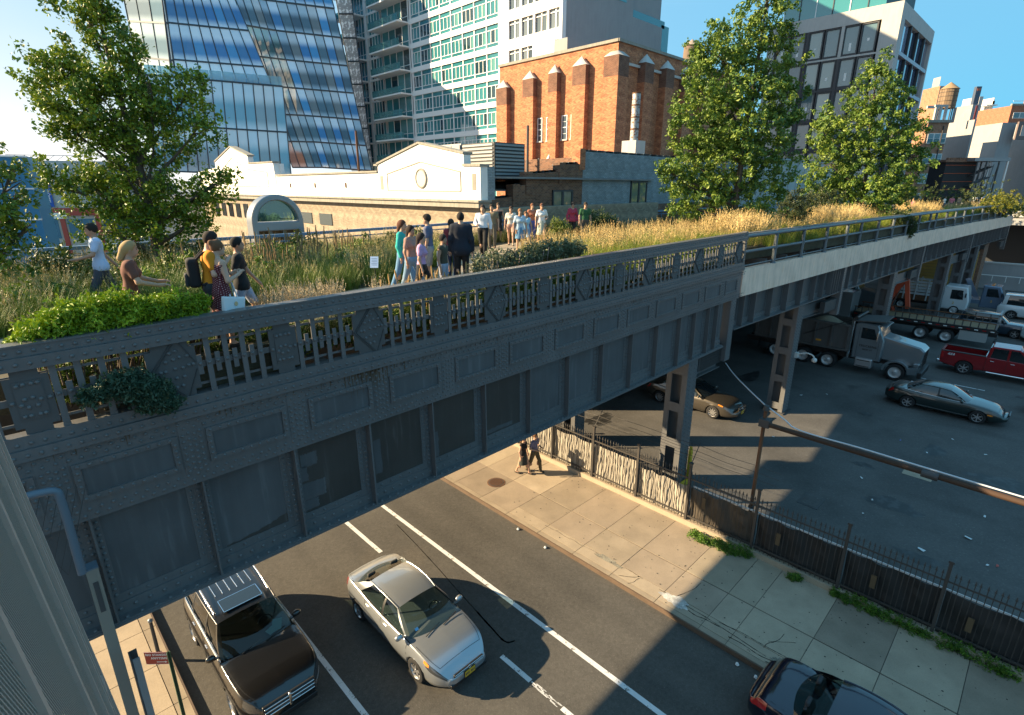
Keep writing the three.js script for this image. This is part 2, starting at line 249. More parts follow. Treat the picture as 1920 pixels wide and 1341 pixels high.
// ================================================================ NEAR SPAN: riveted plate girder with balustrade
const DECK = 9.06;
{
  const G = thing('girder_bridge', 'blue-grey riveted steel girder bridge span crossing over the street', 'bridge', [0, 0, 0]);
  G.rotation.z = 0.0082;
  const rv = [];                    // all rivets of the span: thousands, too small to pick apart
  const X0 = -4.2, X1 = 21.22, WX0 = -0.75, WX1 = 20.3;
  // bottom flange and its angles
  mesh('bottom_flange', uvm(merge([bx(WX0, WX1, 5.28, 5.325, -0.46, 0.0), bx(WX0, WX1, 5.325, 5.35, -0.44, -0.02)])), M.steel, G);
  mesh('flange_angle', uvm(bx(WX0, WX1, 5.35, 5.56, -0.2, -0.165)), M.steel, G);
  for (let x = WX0 + 0.06; x < WX1; x += 0.19) { rv.push([x, 5.46, -0.165, 0.02]); }
  { const up = []; for (let x = WX0 + 0.1; x < WX1; x += 0.19) up.push([x, 0, 0]); const g = rivets(up.map(([x]) => [x, 0, 0]), 0.02); g.rotateX(-Math.PI / 2); g.translate(0, 5.35, -0.07); stuff(mesh('flange_rivets', g, M.steel, G)); }
  // web panels between the stiffeners, each a plate of its own
  const stf = [0.38, 1.81, 3.26, 4.73, 6.22, 7.72, 9.23, 10.75, 12.26, 13.77, 15.24, 16.71, 17.77, 18.85, 19.53];
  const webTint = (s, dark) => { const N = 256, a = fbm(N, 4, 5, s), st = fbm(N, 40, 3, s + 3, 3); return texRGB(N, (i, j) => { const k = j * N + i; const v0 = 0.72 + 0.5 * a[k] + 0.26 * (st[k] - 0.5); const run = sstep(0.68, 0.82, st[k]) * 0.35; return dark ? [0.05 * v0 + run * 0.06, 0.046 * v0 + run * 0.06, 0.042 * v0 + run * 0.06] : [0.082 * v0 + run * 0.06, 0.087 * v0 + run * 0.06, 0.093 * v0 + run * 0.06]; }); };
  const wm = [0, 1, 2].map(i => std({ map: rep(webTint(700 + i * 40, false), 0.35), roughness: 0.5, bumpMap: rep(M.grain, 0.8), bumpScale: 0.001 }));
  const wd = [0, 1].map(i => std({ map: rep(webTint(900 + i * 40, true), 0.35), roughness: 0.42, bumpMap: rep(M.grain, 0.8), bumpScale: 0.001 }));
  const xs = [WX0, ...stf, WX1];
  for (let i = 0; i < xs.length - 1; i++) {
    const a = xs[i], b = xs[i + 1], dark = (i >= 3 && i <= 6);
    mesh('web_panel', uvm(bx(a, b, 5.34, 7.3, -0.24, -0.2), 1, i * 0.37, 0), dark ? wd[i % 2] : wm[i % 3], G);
    if (i > 0) { // stiffener angle: flat leg on the web + outstanding leg
      mesh('stiffener', uvm(bx(a - 0.11, a + 0.11, 5.56, 7.3, -0.2, -0.178)), M.steel, G); mesh('stiffener_leg', uvm(bx(a - 0.014, a + 0.014, 5.35, 7.25, -0.178, -0.02)), M.steel, G);
      for (let y = 5.66; y < 7.1; y += 0.105) { rv.push([a - 0.062, y, -0.178, 0.017]); rv.push([a + 0.062, y + 0.05, -0.178, 0.017]); }
    }
    if (b - a > 0.6) { // cover strips down the far side and along the foot of each panel
      const e = b - 0.11, s0 = a + (i ? 0.11 : 0);
      mesh('border_strip', uvm(bx(e - 0.11, e, 5.70, 7.3, -0.2, -0.19)), M.steel, G); mesh('border_strip', uvm(bx(s0, e, 5.56, 5.70, -0.2, -0.188)), M.steel, G);
      for (let y = 5.78; y < 7.1; y += 0.105) rv.push([e - 0.055, y, -0.19, 0.016]);
      for (let x = s0 + 0.12; x < e - 0.05; x += 0.23) rv.push([x, 5.63, -0.188, 0.018]);
    }
  }
  // rolled-on patches of fresh paint over the dark panels
  srand(31);
  const pat = (x, y, w, h) => { const pts = []; for (let i = 0; i <= 12; i++) pts.push([x + w * i / 12, y + rr(-0.01, 0.01)]); for (let i = 0; i <= 12; i++) pts.push([x + w + rr(-0.012, 0.016), y + h * i / 12]); for (let i = 12; i >= 0; i--) pts.push([x + w * i / 12, y + h + rr(-0.015, 0.015)]); const g = poly(pts, 0.0015); g.translate(0, 0, -0.2005); mesh('paint_patch', uvm(g), wm[1], G); };
  pat(3.38, 5.95, 0.42, 0.34); pat(3.4, 6.62, 0.3, 0.26); pat(3.38, 5.75, 0.26, 0.2); pat(3.38, 6.35, 0.12, 0.3); pat(4.86, 5.9, 0.16, 0.75); pat(6.35, 5.72, 0.1, 0.6); pat(7.85, 5.74, 0.9, 0.1);
  { const pts = []; const N = 20; for (let i = 0; i <= N; i++) pts.push([2.0 + i / N * 1.05, 5.705]); for (let i = N; i >= 0; i--) pts.push([2.0 + i / N * 1.05, 5.72 + 0.16 * Math.pow(i / N, 2) + rr(0, 0.03)]); const g = poly(pts, 0.0015); g.translate(0, 0, -0.2003); mesh('paint_patch', uvm(g), wd[0], G); }
  // fascia plate with raised frames
  mesh('fascia_plate', uvm(bx(X0, X1, 7.13, 8.205, -0.03, 0)), M.steel, G);
  mesh('fascia_lip', uvm(bx(X0, X1, 7.115, 7.15, -0.19, -0.031)), M.steel, G);
  for (let i = -2; i < 13; i++) {
    const a = 0.35 + 1.622 * i, b = i === 12 ? 20.85 : a + 1.235, y0 = 7.42, y1 = 7.985, w = 0.082;
    mesh('panel_frame', uvm(merge([bx(a, b, y0, y0 + w, 0, 0.032), bx(a, b, y1 - w, y1, 0, 0.032), bx(a, a + w, y0 + w, y1 - w, 0, 0.0318), bx(b - w, b, y0 + w, y1 - w, 0, 0.0318)])), M.steel, G);
    mesh('panel_face', uvm(bx(a + w + 0.012, b - w - 0.012, y0 + w + 0.012, y1 - w - 0.012, 0.0005, 0.004)), wm[(i + 3) % 3], G);
    for (let x = a + 0.06; x < b - 0.03; x += 0.135) { rv.push([x, y0 + w / 2, 0.032, 0.0165], [x, y1 - w / 2, 0.032, 0.0165]); }
    for (const y of [7.56, 7.65, 7.75, 7.85]) { rv.push([b - w / 2, y, 0.032, 0.0165], [a + w / 2, y, 0.032, 0.0165]); }
    // cover plate with rows of rivets between two frames
    const c0 = b + 0.03, c1 = 0.35 + 1.622 * (i + 1) - 0.03;
    if (i < 12) { mesh('cover_plate', uvm(bx(c0, c1, 7.3, 8.19, 0, 0.006)), M.steel, G); for (let k = 0; k < 4; k++) for (let y = 7.36; y < 8.0; y += 0.098) rv.push([c0 + 0.05 + k * (c1 - c0 - 0.1) / 3, y + (k % 2) * 0.03, 0.006, 0.0165]); }
    for (let x = a; x < a + 1.622; x += 0.135) { rv.push([x, 7.2, 0, 0.0165], [x + 0.067, 7.29, 0.0, 0.0165], [x, 8.06, 0, 0.0165], [x + 0.067, 8.14, 0, 0.0165]); }
  }
  { srand(37); const rs = []; for (let i = 0; i < 90; i++) { const near = i < 55, x = near ? 4.9 + (rnd() - 0.5) * (rnd() * 1.8) : rr(0.2, 20.8), l = rr(0.05, near ? 0.5 : 0.22), w = rr(0.004, 0.013); rs.push(poly([[x - w, 8.2], [x + w, 8.2], [x + w * 0.7, 8.2 - l * 0.6], [x, 8.2 - l], [x - w * 0.6, 8.2 - l * 0.5]].reverse(), 0.001).translate(0, 0, 0.0065)); } stuff(mesh('rust_streaks', rs, std({ color: lin(0.105, 0.07, 0.045), roughness: 0.9 }), G)); }
  // lower rail band: two angles, rust line below
  mesh('rust_line', uvm(bx(X0, X1, 8.203, 8.222, -0.02, 0.012)), M.rust, G);
  mesh('lower_rail', uvm(merge([bx(X0, X1, 8.222, 8.372, -0.04, 0.075), bx(X0, X1, 8.374, 8.52, -0.04, 0.034), bx(X0, X1, 8.52, 8.545, -0.16, 0.036)])), M.steel, G);
  for (let x = X0; x < X1; x += 0.135) { rv.push([x, 8.295, 0.075, 0.0165], [x + 0.067, 8.44, 0.034, 0.0165]); }
  // top rail
  mesh('top_rail', uvm(merge([bx(X0, X1, 9.38, 9.535, -0.04, 0.075), bx(X0, X1, 9.537, 9.665, -0.04, 0.032), bx(X0, X1, 9.665, 9.69, -0.16, 0.05)])), M.steel, G);
  for (let x = X0; x < X1; x += 0.135) { rv.push([x, 9.455, 0.075, 0.0165], [x + 0.067, 9.60, 0.032, 0.0165]); }
  // splice plate over the rails
  mesh('splice_plate', uvm(bx(4.84, 4.96, 8.224, 8.37, 0.075, 0.084)), M.steel, G); mesh('splice_plate', uvm(bx(4.86, 4.98, 9.54, 9.66, 0.032, 0.04)), M.steel, G);
  // balustrade
  for (const y of [8.68, 9.285]) mesh('cross_bar', uvm(bx(X0, X1, y - 0.018, y + 0.018, -0.05, -0.03)), M.steel, G);
  mesh('middle_bar', uvm(bx(X0, X1, 8.93, 9.02, -0.05, -0.03)), M.steel, G);
  const notch = (w, n, h) => { const a = w / 2, b = n / 2; return [[-b, 0], [b, 0], [b, 0.1], [a, 0.1], [a, h - 0.1], [b, h - 0.1], [b, h], [-b, h], [-b, h - 0.1], [-a, h - 0.1], [-a, 0.1], [-b, 0.1]]; };
  const rpG = uvm(poly(notch(0.44, 0.27, 0.86), 0.025)), rpI = uvm(bx(-0.14, 0.14, 0.2, 0.7, 0, 0.012)), chG = uvm(poly(notch(0.63, 0.47, 0.86), 0.025));
  const rib = (a, b) => beam([a[0], a[1], 0.006], [b[0], b[1], 0.006], 0.012, 0.012);
  const chR = merge([rib([0.02, 0.84], [-0.3, 0.43]), rib([-0.3, 0.43], [0.06, 0.02]), rib([0.06, 0.84], [-0.26, 0.43]), rib([-0.26, 0.43], [0.1, 0.02]), rib([0.12, 0.84], [0.3, 0.5]), rib([0.3, 0.4], [0.14, 0.02])]);
  const at = (name, g, m, x, y, z) => { const o = mesh(name, g, m, G); o.position.set(x, y, z); return o; };
  const balG = uvm(bx(-0.038, 0.038, 0, 0.845, -0.012, 0.012)), balF = uvm(bx(-0.042, 0.042, 0, 0.05, 0.012, 0.02)), tabG = uvm(bx(-0.035, 0.035, -0.15, 0.15, -0.01, 0.01));
  for (let i = -1; i < 7; i++) {
    const rx = 0.17 + 3.155 * i, cx = rx + 1.56;
    at('rivet_plate', rpG, M.steelPlate, rx, 8.53, -0.02); at('inner_plate', rpI, M.steelPlate, rx, 8.53, 0.005);
    for (const [u, v] of [[-0.1, 0.65], [-0.04, 0.66], [0.04, 0.66], [0.1, 0.66], [-0.06, 0.47], [0.02, 0.48], [-0.1, 0.4], [0.09, 0.44], [-0.04, 0.36], [0.05, 0.37], [-0.1, 0.25], [-0.04, 0.25], [0.05, 0.25], [0.1, 0.25]]) rv.push([rx + u, 8.53 + v, 0.017, 0.018]);
    for (const u of [-0.18, 0.18]) rv.push([rx + u, 8.53 + 0.44, 0.005, 0.018]);
    if (cx < 21) { at('chevron_plate', chG, M.steelPlate, cx, 8.53, -0.02); at('chevron_rib', chR, M.steelDark, cx, 8.53, 0.005);
      for (const [u, v] of [[-0.02, 0.7], [0.06, 0.72], [-0.08, 0.58], [0.02, 0.6], [0.1, 0.62], [0.2, 0.62], [-0.16, 0.44], [-0.1, 0.44], [0.02, 0.46], [0.12, 0.46], [0.2, 0.48], [0.26, 0.48], [-0.08, 0.3], [0.02, 0.32], [0.12, 0.32], [0, 0.18], [0.08, 0.19]]) rv.push([cx + u, 8.53 + v, 0.005, 0.018]); }
    for (let k = 0; k < 4; k++) {
      const b1 = rx + 0.27 + k * 0.25, t1 = rx + 0.395 + k * 0.25, b2 = cx + 0.475 + k * 0.25, t2 = cx + 0.35 + k * 0.25;
      for (const b of [b1, b2]) if (b < 20.9) { at('baluster', balG, M.steel, b, 8.535, 0.0); at('baluster_foot', balF, M.steel, b, 8.535, 0); rv.push([b, 8.99, 0.012, 0.018]); }
      for (const b of [t1, t2]) if (b < 20.9) { at('short_tab', tabG, M.steel, b, 8.975, -0.012); rv.push([b, 8.99, -0.002, 0.018]); }
    }
  }
  // end post where the next span begins
  mesh('end_post', uvm(bx(21.05, 21.22, 8.52, 9.71, -0.12, 0.04)), M.steel, G);
  for (let y = 8.6; y < 9.7; y += 0.11) rv.push([21.09, y, 0.04, 0.016], [21.18, y, 0.04, 0.016]);
  // end plate hanging at the bearing, rivets down both edges
  mesh('end_plate', uvm(bx(20.62, 21.06, 4.6, 7.13, -0.4, -0.03)), M.steel, G);
  for (let y = 4.68; y < 7.1; y += 0.12) rv.push([20.7, y, -0.03, 0.02], [20.98, y + 0.06, -0.03, 0.02], [20.84, y + 0.03, -0.03, 0.018]);
  stuff(mesh('rivets', rivets(rv, 0.0165), M.steel, G));
  // screen basket under the bearing
  const bk = thing('mesh_screen', 'dark wire screen basket under the bridge bearing', 'screen', [18.9, 4.75, -0.35]);
  const bars = []; for (let i = 0; i <= 16; i++) bars.push(bxc(0.012, 0.75, 0.012, i * 0.11, 0.33, 0.15)); for (let j = 0; j <= 6; j++) bars.push(bxc(1.76, 0.012, 0.012, 0.88, j * 0.12, 0.165));
  mesh('wires', bars, M.steelDark, bk); mesh('backing', bx(-0.1, 1.75, -0.05, 0.75, -0.3, 0.1), M.steelDark, bk);
}
// inner girder of the crossing, deep like the near one
{
  const g = thing('inner_girder', 'dark inner girder running under the walkway deck over the street', 'girder', [0, 0, 0]);
  mesh('web', uvm(bx(-14, 20.3, 5.35, 8.4, -5.22, -5.18)), M.steelWeb, g); mesh('bottom_flange', uvm(bx(-14, 20.3, 5.3, 5.35, -5.42, -4.98)), M.steel, g);
}
// ================================================================ FOLLOWING SPANS: concrete parapet, pipe railing, plate girders
const PIERS = [[21.24, 0], [34.0, 0.55], [50.9, 1.42], [67.2, 2.55], [84.5, 3.9]];
const pipeM = std({ map: M.steel.map, color: lin(0.9, 1.05, 1.15), roughness: 0.42 });
for (let s = 0; s < 4; s++) {
  const [ax, az] = PIERS[s], [bx_, bz] = PIERS[s + 1], L = Math.hypot(bx_ - ax, bz - az), turn = -Math.atan2(bz - az, bx_ - ax);
  const G = thing('viaduct_span', ['weathered concrete parapet span with pipe railing right after the riveted bridge', 'second concrete parapet span of the viaduct above the dump truck', 'third concrete parapet span of the viaduct above the trucks', 'farthest concrete parapet span of the viaduct with vines on its railing'][s], 'viaduct', [ax, 0, az], turn, 'concrete parapet spans of the viaduct');
  const rv = [];
  mesh('concrete_parapet', uvm(bx(0.01, L - 0.02, 7.33, 8.4, -0.3, 0), 1, s * 3.1, 0), M.fascia, G);
  mesh('web', uvm(bx(0.05, L - 0.05, 6.0, 7.5, -0.42, -0.38)), M.steelWeb, G);
  mesh('bottom_flange', uvm(merge([bx(0.05, L - 0.4, 5.93, 5.975, -0.6, -0.1), bx(0.05, L - 0.4, 5.975, 6.2, -0.38, -0.35)])), M.steel, G);
  const n = s === 0 ? 7 : 9; const last = s === 0 ? L - 2.6 : L - 3;
  for (let i = 0; i < n; i++) { const x = s === 0 ? [0.75, 1.8, 3.45, 5.15, 6.85, 8.55, 9.75][i] : 0.9 + i * 1.53;
    mesh('stiffener', uvm(bx(x - 0.1, x + 0.1, 6.2, 7.33, -0.38, -0.36)), M.steel, G); mesh('stiffener_leg', uvm(bx(x - 0.016, x + 0.016, 5.98, 7.33, -0.36, -0.12)), M.steel, G);
    for (let y = 6.28; y < 7.3; y += 0.11) rv.push([x - 0.06, y, -0.36, 0.018], [x + 0.06, y + 0.05, -0.36, 0.018]); }
  for (let x = 0.2; x < L - 0.6; x += 0.2) rv.push([x, 6.09, -0.35, 0.02], [x + 0.1, 6.16, -0.35, 0.018]);
  // close-set bearing stiffeners and the hanging end plate
  for (const d of [1.9, 1.55, 1.2, 0.85]) mesh('bearing_stiffener', uvm(bx(L - d - 0.02, L - d + 0.02, 5.98, 7.33, -0.38, -0.1)), M.steel, G);
  mesh('end_plate', uvm(bx(L - 0.42, L - 0.03, 4.65, 7.32, -0.42, -0.05)), M.steel, G);
  for (let y = 4.75; y < 7.3; y += 0.13) rv.push([L - 0.36, y, -0.05, 0.02], [L - 0.1, y, -0.05, 0.02]);
  mesh('screen_basket', uvm(bx(L - 2.2, L - 0.45, 5.0, 5.6, -0.4, -0.15)), M.steelDark, G);
  stuff(mesh('rivets', rivets(rv, 0.018), M.steel, G));
  // railing: posts and three rails
  const R = thing('pipe_railing', ['blue-grey pipe railing nearest the riveted bridge, with overhanging grass', 'pipe railing on the second parapet span, shrubs behind', 'pipe railing on the third parapet span', 'pipe railing on the farthest parapet span, overgrown with vines'][s], 'railing', [ax, 0, az], turn, 'pipe railings along the viaduct');
  const pit = s === 0 ? 2.95 : 3.05, off = s === 0 ? 2.9 : 1.2; const top = 9.68;
  mesh('rail', cyl(0.075, 0.075, [0, top, -0.1], [L, top, -0.1], 12), pipeM, R); mesh('rail', cyl(0.06, 0.06, [0, 9.08, -0.1], [L, 9.08, -0.1], 12), pipeM, R); mesh('rail', cyl(0.03, 0.03, [0, 8.52, -0.14], [L, 8.52, -0.14], 8), pipeM, R);
  mesh('cap_rail', uvm(bx(0, L, top + 0.06, top + 0.1, -0.4, -0.18)), pipeM, R);
  for (let x = off; x < L; x += pit) { mesh('post', merge([cyl(0.085, 0.075, [x, 8.4, -0.1], [x, top, -0.1], 12), cyl(0.1, 0.1, [x, 9.02, -0.1], [x, 9.14, -0.1], 12), cyl(0.12, 0.1, [x, 8.4, -0.1], [x, 8.46, -0.1], 12)]), pipeM, R); }
}
// ================================================================ DECK
{
  const near = [[-26, -1.0], [0.6, -1.0], [0.8, -0.2], [3.6, -0.2], [3.8, -1.0], [21.2, -1.0], [34, 0.3], [50.9, 1.15], [67.2, 2.3], [84.5, 3.6]], far = [[-26, -10.2], [8, -10.4], [22, -11.6], [36, -11.6], [55, -11], [84.5, -9]];
  const s = new THREE.Shape([...near, ...far.reverse()].map(([x, z]) => new THREE.Vector2(x, -z)));
  const g = new THREE.ExtrudeGeometry(s, { depth: 0.5, bevelEnabled: false }); g.rotateX(-Math.PI / 2); g.translate(0, 8.55, 0);
  const soil = std({ map: rep(texRGB(256, (() => { const a = fbm(256, 6, 5, 31), b = tnoise(256, 128, 7); return (i, j) => { const k = j * 256 + i, v = 0.5 + 0.7 * a[k] + 0.4 * (b[k] - 0.5); return [0.085 * v, 0.07 * v, 0.042 * v]; }; })()), 0.6), roughness: 1 });
  struct('deck', uvm(g), soil); far.reverse();
  // plank path (concrete boards laid lengthwise)
  const path = new THREE.Group(); path.name = numbered('boardwalk'); path.userData = { kind: 'structure' }; scene.add(path);
  const cA = new THREE.CatmullRomCurve3([[-12, -2.4], [0, -2.6], [3, -2.1], [7, -2.3], [10, -3.2], [14, -6.2], [17, -7.6], [22, -7.6], [30, -7.2], [42, -6.4], [60, -4.4], [84, -2]].map(([x, z]) => V(x, 0, z)));
  srand(99); const nseg = 46, wid = 2.2, rows = 7;
  for (let i = 0; i < nseg; i++) { const t0 = i / nseg, t1 = (i + 1) / nseg - 0.0006, p = cA.getPointAt(t0), q = cA.getPointAt(t1), tg = cA.getTangentAt(t0), tq = cA.getTangentAt(t1); const n0 = V(-tg.z, 0, tg.x), n1 = V(-tq.z, 0, tq.x);
    for (let r = 0; r < rows; r++) { const a = -wid / 2 + r * wid / rows + 0.01, b = a + wid / rows - 0.02; const P = [p.clone().addScaledVector(n0, a), p.clone().addScaledVector(n0, b), q.clone().addScaledVector(n1, b), q.clone().addScaledVector(n1, a)];
      const sh = new THREE.Shape(P.map(v => new THREE.Vector2(v.x, -v.z))); const e = new THREE.ExtrudeGeometry(sh, { depth: 0.05, bevelEnabled: false }); e.rotateX(-Math.PI / 2); e.translate(0, DECK + 0.002 + rr(0, 0.002), 0); mesh('plank', uvm(e, 1, rr(0, 5), rr(0, 5)), M.slab[Math.floor(rnd() * 2)], path); } }
  // edge beam and far railing
  const F = thing('far_railing', 'blue metal railing along the back edge of the elevated walkway', 'railing', [0, 0, 0]);
  const fm = std({ color: lin(0.10, 0.19, 0.33), roughness: 0.35 });
  for (let i = 0; i < far.length - 1; i++) { const [a, c] = far[i], [b, d] = far[i + 1];
    mesh('top_rail', beam([a, 9.92, c + 0.1], [b, 9.92, d + 0.1], 0.16, 0.10), fm, F); mesh('top_rail', beam([a, 9.72, c + 0.1], [b, 9.72, d + 0.1], 0.03, 0.05), fm, F); mesh('edge_beam', beam([a, 8.6, c], [b, 8.6, d], 0.14, 0.5), M.steelDark, F);
    const n = Math.round((b - a) / 1.5); for (let k = 0; k < n; k++) { const t = k / n; mesh('post', cyl(0.03, 0.03, [a + (b - a) * t, 8.85, c + (d - c) * t + 0.1], [a + (b - a) * t, 9.88, c + (d - c) * t + 0.1], 8), fm, F); } }
}
// ================================================================ COLUMNS
function column(x, z, h, turn, label, wide = 0.72) {
  const c = thing('steel_column', label, 'column', [x, 0, z], turn, 'riveted columns carrying the viaduct');
  const w = wide / 2, d = 0.42; const rv = [];
  mesh('flange', uvm(bx(-w, w, 0.1, h, -0.03, 0)), M.steel, c); mesh('flange', uvm(bx(-w, w, 0.1, h, -2 * d, -2 * d + 0.03)), M.steel, c);
  // sides built of corner angles joined by batten plates, open between
  for (const sx of [-1, 1]) { const a = sx < 0 ? -w : w - 0.03, b = sx < 0 ? -w + 0.03 : w;
    for (const zz of [-0.22, -2 * d + 0.03]) mesh('corner_angle', uvm(bx(a, b, 0.1, h, zz, zz + 0.19)), M.steel, c);
    for (let y = 0.3; y < h; y += 1.5) mesh('batten_plate', uvm(bx(a - 0.008, b + 0.008, y, y + 0.36, -2 * d + 0.04, -0.035)), M.steel, c); }
  mesh('core', uvm(bx(-0.02, 0.02, 0.1, h, -2 * d + 0.03, -0.03)), M.steel, c);
  for (let y = 0.3; y < h - 0.1; y += 0.16) for (const u of [-0.28, -0.14, 0.14, 0.28]) rv.push([u * wide / 0.72, y + (Math.abs(u) < 0.2 ? 0.08 : 0), 0, 0.02]);
  stuff(mesh('rivets', rivets(rv, 0.02), M.steel, c));
  mesh('base_plate', uvm(bxc(wide + 0.3, 0.06, 1.1, 0, 0.13, -d)), M.steelDark, c);
  return c;
}
function knee(c, x1, y0, y1, z) { // curved bracket from the column up to the end plate
  const s = new THREE.Shape(); s.moveTo(0.36, y0); s.bezierCurveTo(0.42, y0 + 0.9, 0.9, y1 - 0.35, x1, y1 - 0.3); s.lineTo(x1, y1 + 0.35); s.lineTo(0.36, y1 + 0.35); s.lineTo(0.36, y0);
  const g = new THREE.ExtrudeGeometry(s, { depth: 0.03, bevelEnabled: false, curveSegments: 24 }); g.translate(0, 0, -0.44); mesh('knee_plate', uvm(g), M.steel, c);
  const p = []; const cv = new THREE.CubicBezierCurve(new THREE.Vector2(0.36, y0), new THREE.Vector2(0.42, y0 + 0.9), new THREE.Vector2(0.9, y1 - 0.35), new THREE.Vector2(x1, y1 - 0.3)); const pts = cv.getPoints(20); const sh = new THREE.Shape([...pts, ...pts.slice().reverse().map(v => new THREE.Vector2(v.x + 0.006, v.y - 0.03))]); const gg = new THREE.ExtrudeGeometry(sh, { depth: 0.36, bevelEnabled: false }); gg.translate(0, 0, -0.6); mesh('knee_flange', uvm(gg), M.steel, c);
}
{
  const cA = column(18.1, -0.12, 5.35, 0, 'riveted bridge column standing behind the iron fence, yellow foot guard'); knee(cA, 2.85, 3.75, 4.7);
  const yM = std({ color: lin(0.55, 0.34, 0.02), roughness: 0.6 }); const yg = mesh('foot_guard', uvm(poly([[-0.42, 0.1], [0.46, 0.1], [0.46, 1.5], [0.38, 1.72], [0.3, 1.5], [0.3, 0.3], [-0.42, 0.3]], 0.1)), yM, cA); yg.position.z = 0.05;
  const cB = column(28.75, 0.08, 5.95, -0.04, 'riveted column with a lamp, beside the grey dump truck'); knee(cB, 4.6, 4.4, 5.2);
  // lamp on the column
  const wm = std({ color: lin(0.5, 0.5, 0.48), roughness: 0.4 });
  mesh('lamp_arm', tube([[0.2, 3.3, 0.1], [0.3, 3.42, 0.5], [0.34, 3.34, 0.8], [0.36, 3.22, 0.86]], 0.035), wm, cB); mesh('lamp_head', T(new THREE.SphereGeometry(0.13, 14, 10), 0.36, 3.12, 0.88), wm, cB); mesh('lamp_box', bxc(0.2, 0.28, 0.14, 0.2, 3.25, 0.07), wm, cB);
  const cC = column(44.3, 1.0, 5.95, -0.06, 'riveted column in front of the red crane truck'); knee(cC, 5, 4.4, 5.2);
  const cD = column(60.2, 2.0, 5.95, -0.07, 'riveted column between the white trucks'); knee(cD, 5, 4.4, 5.2);
  const cE = column(66.9, 2.4, 5.95, -0.08, 'left of the two farthest paired columns'); const cF = column(70.5, 2.8, 5.95, -0.08, 'right of the two farthest paired columns');
  column(18.1, -5.3, 5.35, 0, 'riveted inner column in the shade under the walkway deck'); column(28.75, -5.2, 5.95, 0, 'inner column standing behind the dump truck bed'); column(44.3, -4.2, 5.95, 0, 'inner column deep under the viaduct behind the trucks');
  // inner girders over the lot and the cross beams
  for (let s = 0; s < 4; s++) { const [ax, az] = PIERS[s], [qx, qz] = PIERS[s + 1]; const t = thing('inner_girder', ['inner girder under the deck beyond the street', 'inner girder above the dump truck', 'inner girder above the parked trucks', 'farthest inner girder under the deck'][s], 'girder'); mesh('web', uvm(beam([ax, 7.1, az - 5.3], [qx, 7.1, qz - 5.3], 0.04, 2.3)), M.steelWeb, t); mesh('bottom_flange', uvm(beam([ax, 5.95, az - 5.3], [qx, 5.95, qz - 5.3], 0.45, 0.05)), M.steel, t);
    const nb = 6; for (let i = 0; i < nb; i++) { const u = (i + 0.5) / nb, x = ax + (qx - ax) * u, z = az + (qz - az) * u; mesh('floor_beam', uvm(beam([x, 8.2, z - 0.5], [x, 8.2, z - 5.8], 0.2, 0.65)), M.steel, t); } }
  const fb = thing('floor_beams', 'dark cross beams under the walkway deck over the street', 'beams'); for (let x = -8; x < 21; x += 1.5) mesh('floor_beam', uvm(bx(x - 0.1, x + 0.1, 7.9, 8.54, -5.6, -0.3)), M.steel, fb);
}
// ================================================================ VEHICLES (local: +z forward, origin on the ground under the middle)
const rubber = std({ color: lin(0.012, 0.012, 0.013), roughness: 0.85 }), alloy = std({ color: lin(0.48, 0.48, 0.49), metalness: 0.75, roughness: 0.32 }), chrome = std({ color: lin(0.75, 0.75, 0.76), metalness: 1, roughness: 0.12 }), blackPl = std({ color: lin(0.012, 0.012, 0.013), roughness: 0.5 }), darkIn = std({ color: lin(0.03, 0.03, 0.032), roughness: 0.8 }), beigeIn = std({ color: lin(0.28, 0.26, 0.19), roughness: 0.85 });
const glassDark = phys({ color: lin(0.015, 0.02, 0.022), roughness: 0.04, clearcoat: 1, clearcoatRoughness: 0.02, specularIntensity: 1 });
const glassClear = phys({ color: lin(0.42, 0.5, 0.47), roughness: 0.02, transmission: 1, thickness: 0, ior: 1.5, side: THREE.DoubleSide });
const lampClear = phys({ color: lin(0.05, 0.055, 0.06), roughness: 0.08, metalness: 0.2, clearcoat: 1 }), lampAmber = phys({ color: lin(0.75, 0.22, 0.02), roughness: 0.15, clearcoat: 1 }), lampRed = phys({ color: lin(0.35, 0.01, 0.01), roughness: 0.15, clearcoat: 1 });
const plateM = std({ color: lin(0.62, 0.36, 0.03), roughness: 0.5 }), plateInk = std({ color: lin(0.03, 0.03, 0.06), roughness: 0.6 });
function carPaint(r, g, b, metal = 0.3, rough = 0.32) { return phys({ color: lin(r, g, b), metalness: metal, roughness: rough, clearcoat: 1, clearcoatRoughness: 0.05 }); }
function spline(pts) { // monotone-ish interpolation through [t,v]
  return t => { if (t <= pts[0][0]) return pts[0][1]; for (let i = 1; i < pts.length; i++) if (t <= pts[i][0]) { const [a, p] = pts[i - 1], [b, q] = pts[i]; let u = (t - a) / (b - a); const m0 = i > 1 ? (q - pts[i - 2][1]) / (b - pts[i - 2][0]) : (q - p) / (b - a), m1 = i < pts.length - 1 ? (pts[i + 1][1] - p) / (pts[i + 1][0] - a) : (q - p) / (b - a), h = b - a, u2 = u * u, u3 = u2 * u; return (2 * u3 - 3 * u2 + 1) * p + (u3 - 2 * u2 + u) * h * m0 + (-2 * u3 + 3 * u2) * q + (u3 - u2) * h * m1; } return pts[pts.length - 1][1]; };
}
function grid(P, nu, nv, closeU = false) { // P[u][v] -> smooth indexed surface
  const pos = [], idx = [], uv = []; for (let i = 0; i < nu; i++) for (let j = 0; j < nv; j++) { pos.push(...P[i][j]); uv.push(i / (nu - 1), j / (nv - 1)); }
  for (let i = 0; i < nu - 1; i++) for (let j = 0; j < nv - 1; j++) { const a = i * nv + j, b = a + nv; idx.push(a, b, a + 1, b, b + 1, a + 1); }
  const g = new THREE.BufferGeometry(); g.setAttribute('position', new THREE.Float32BufferAttribute(pos, 3)); g.setAttribute('uv', new THREE.Float32BufferAttribute(uv, 2)); g.setIndex(idx); g.computeVertexNormals(); return g;
}
const WHEELS = {};
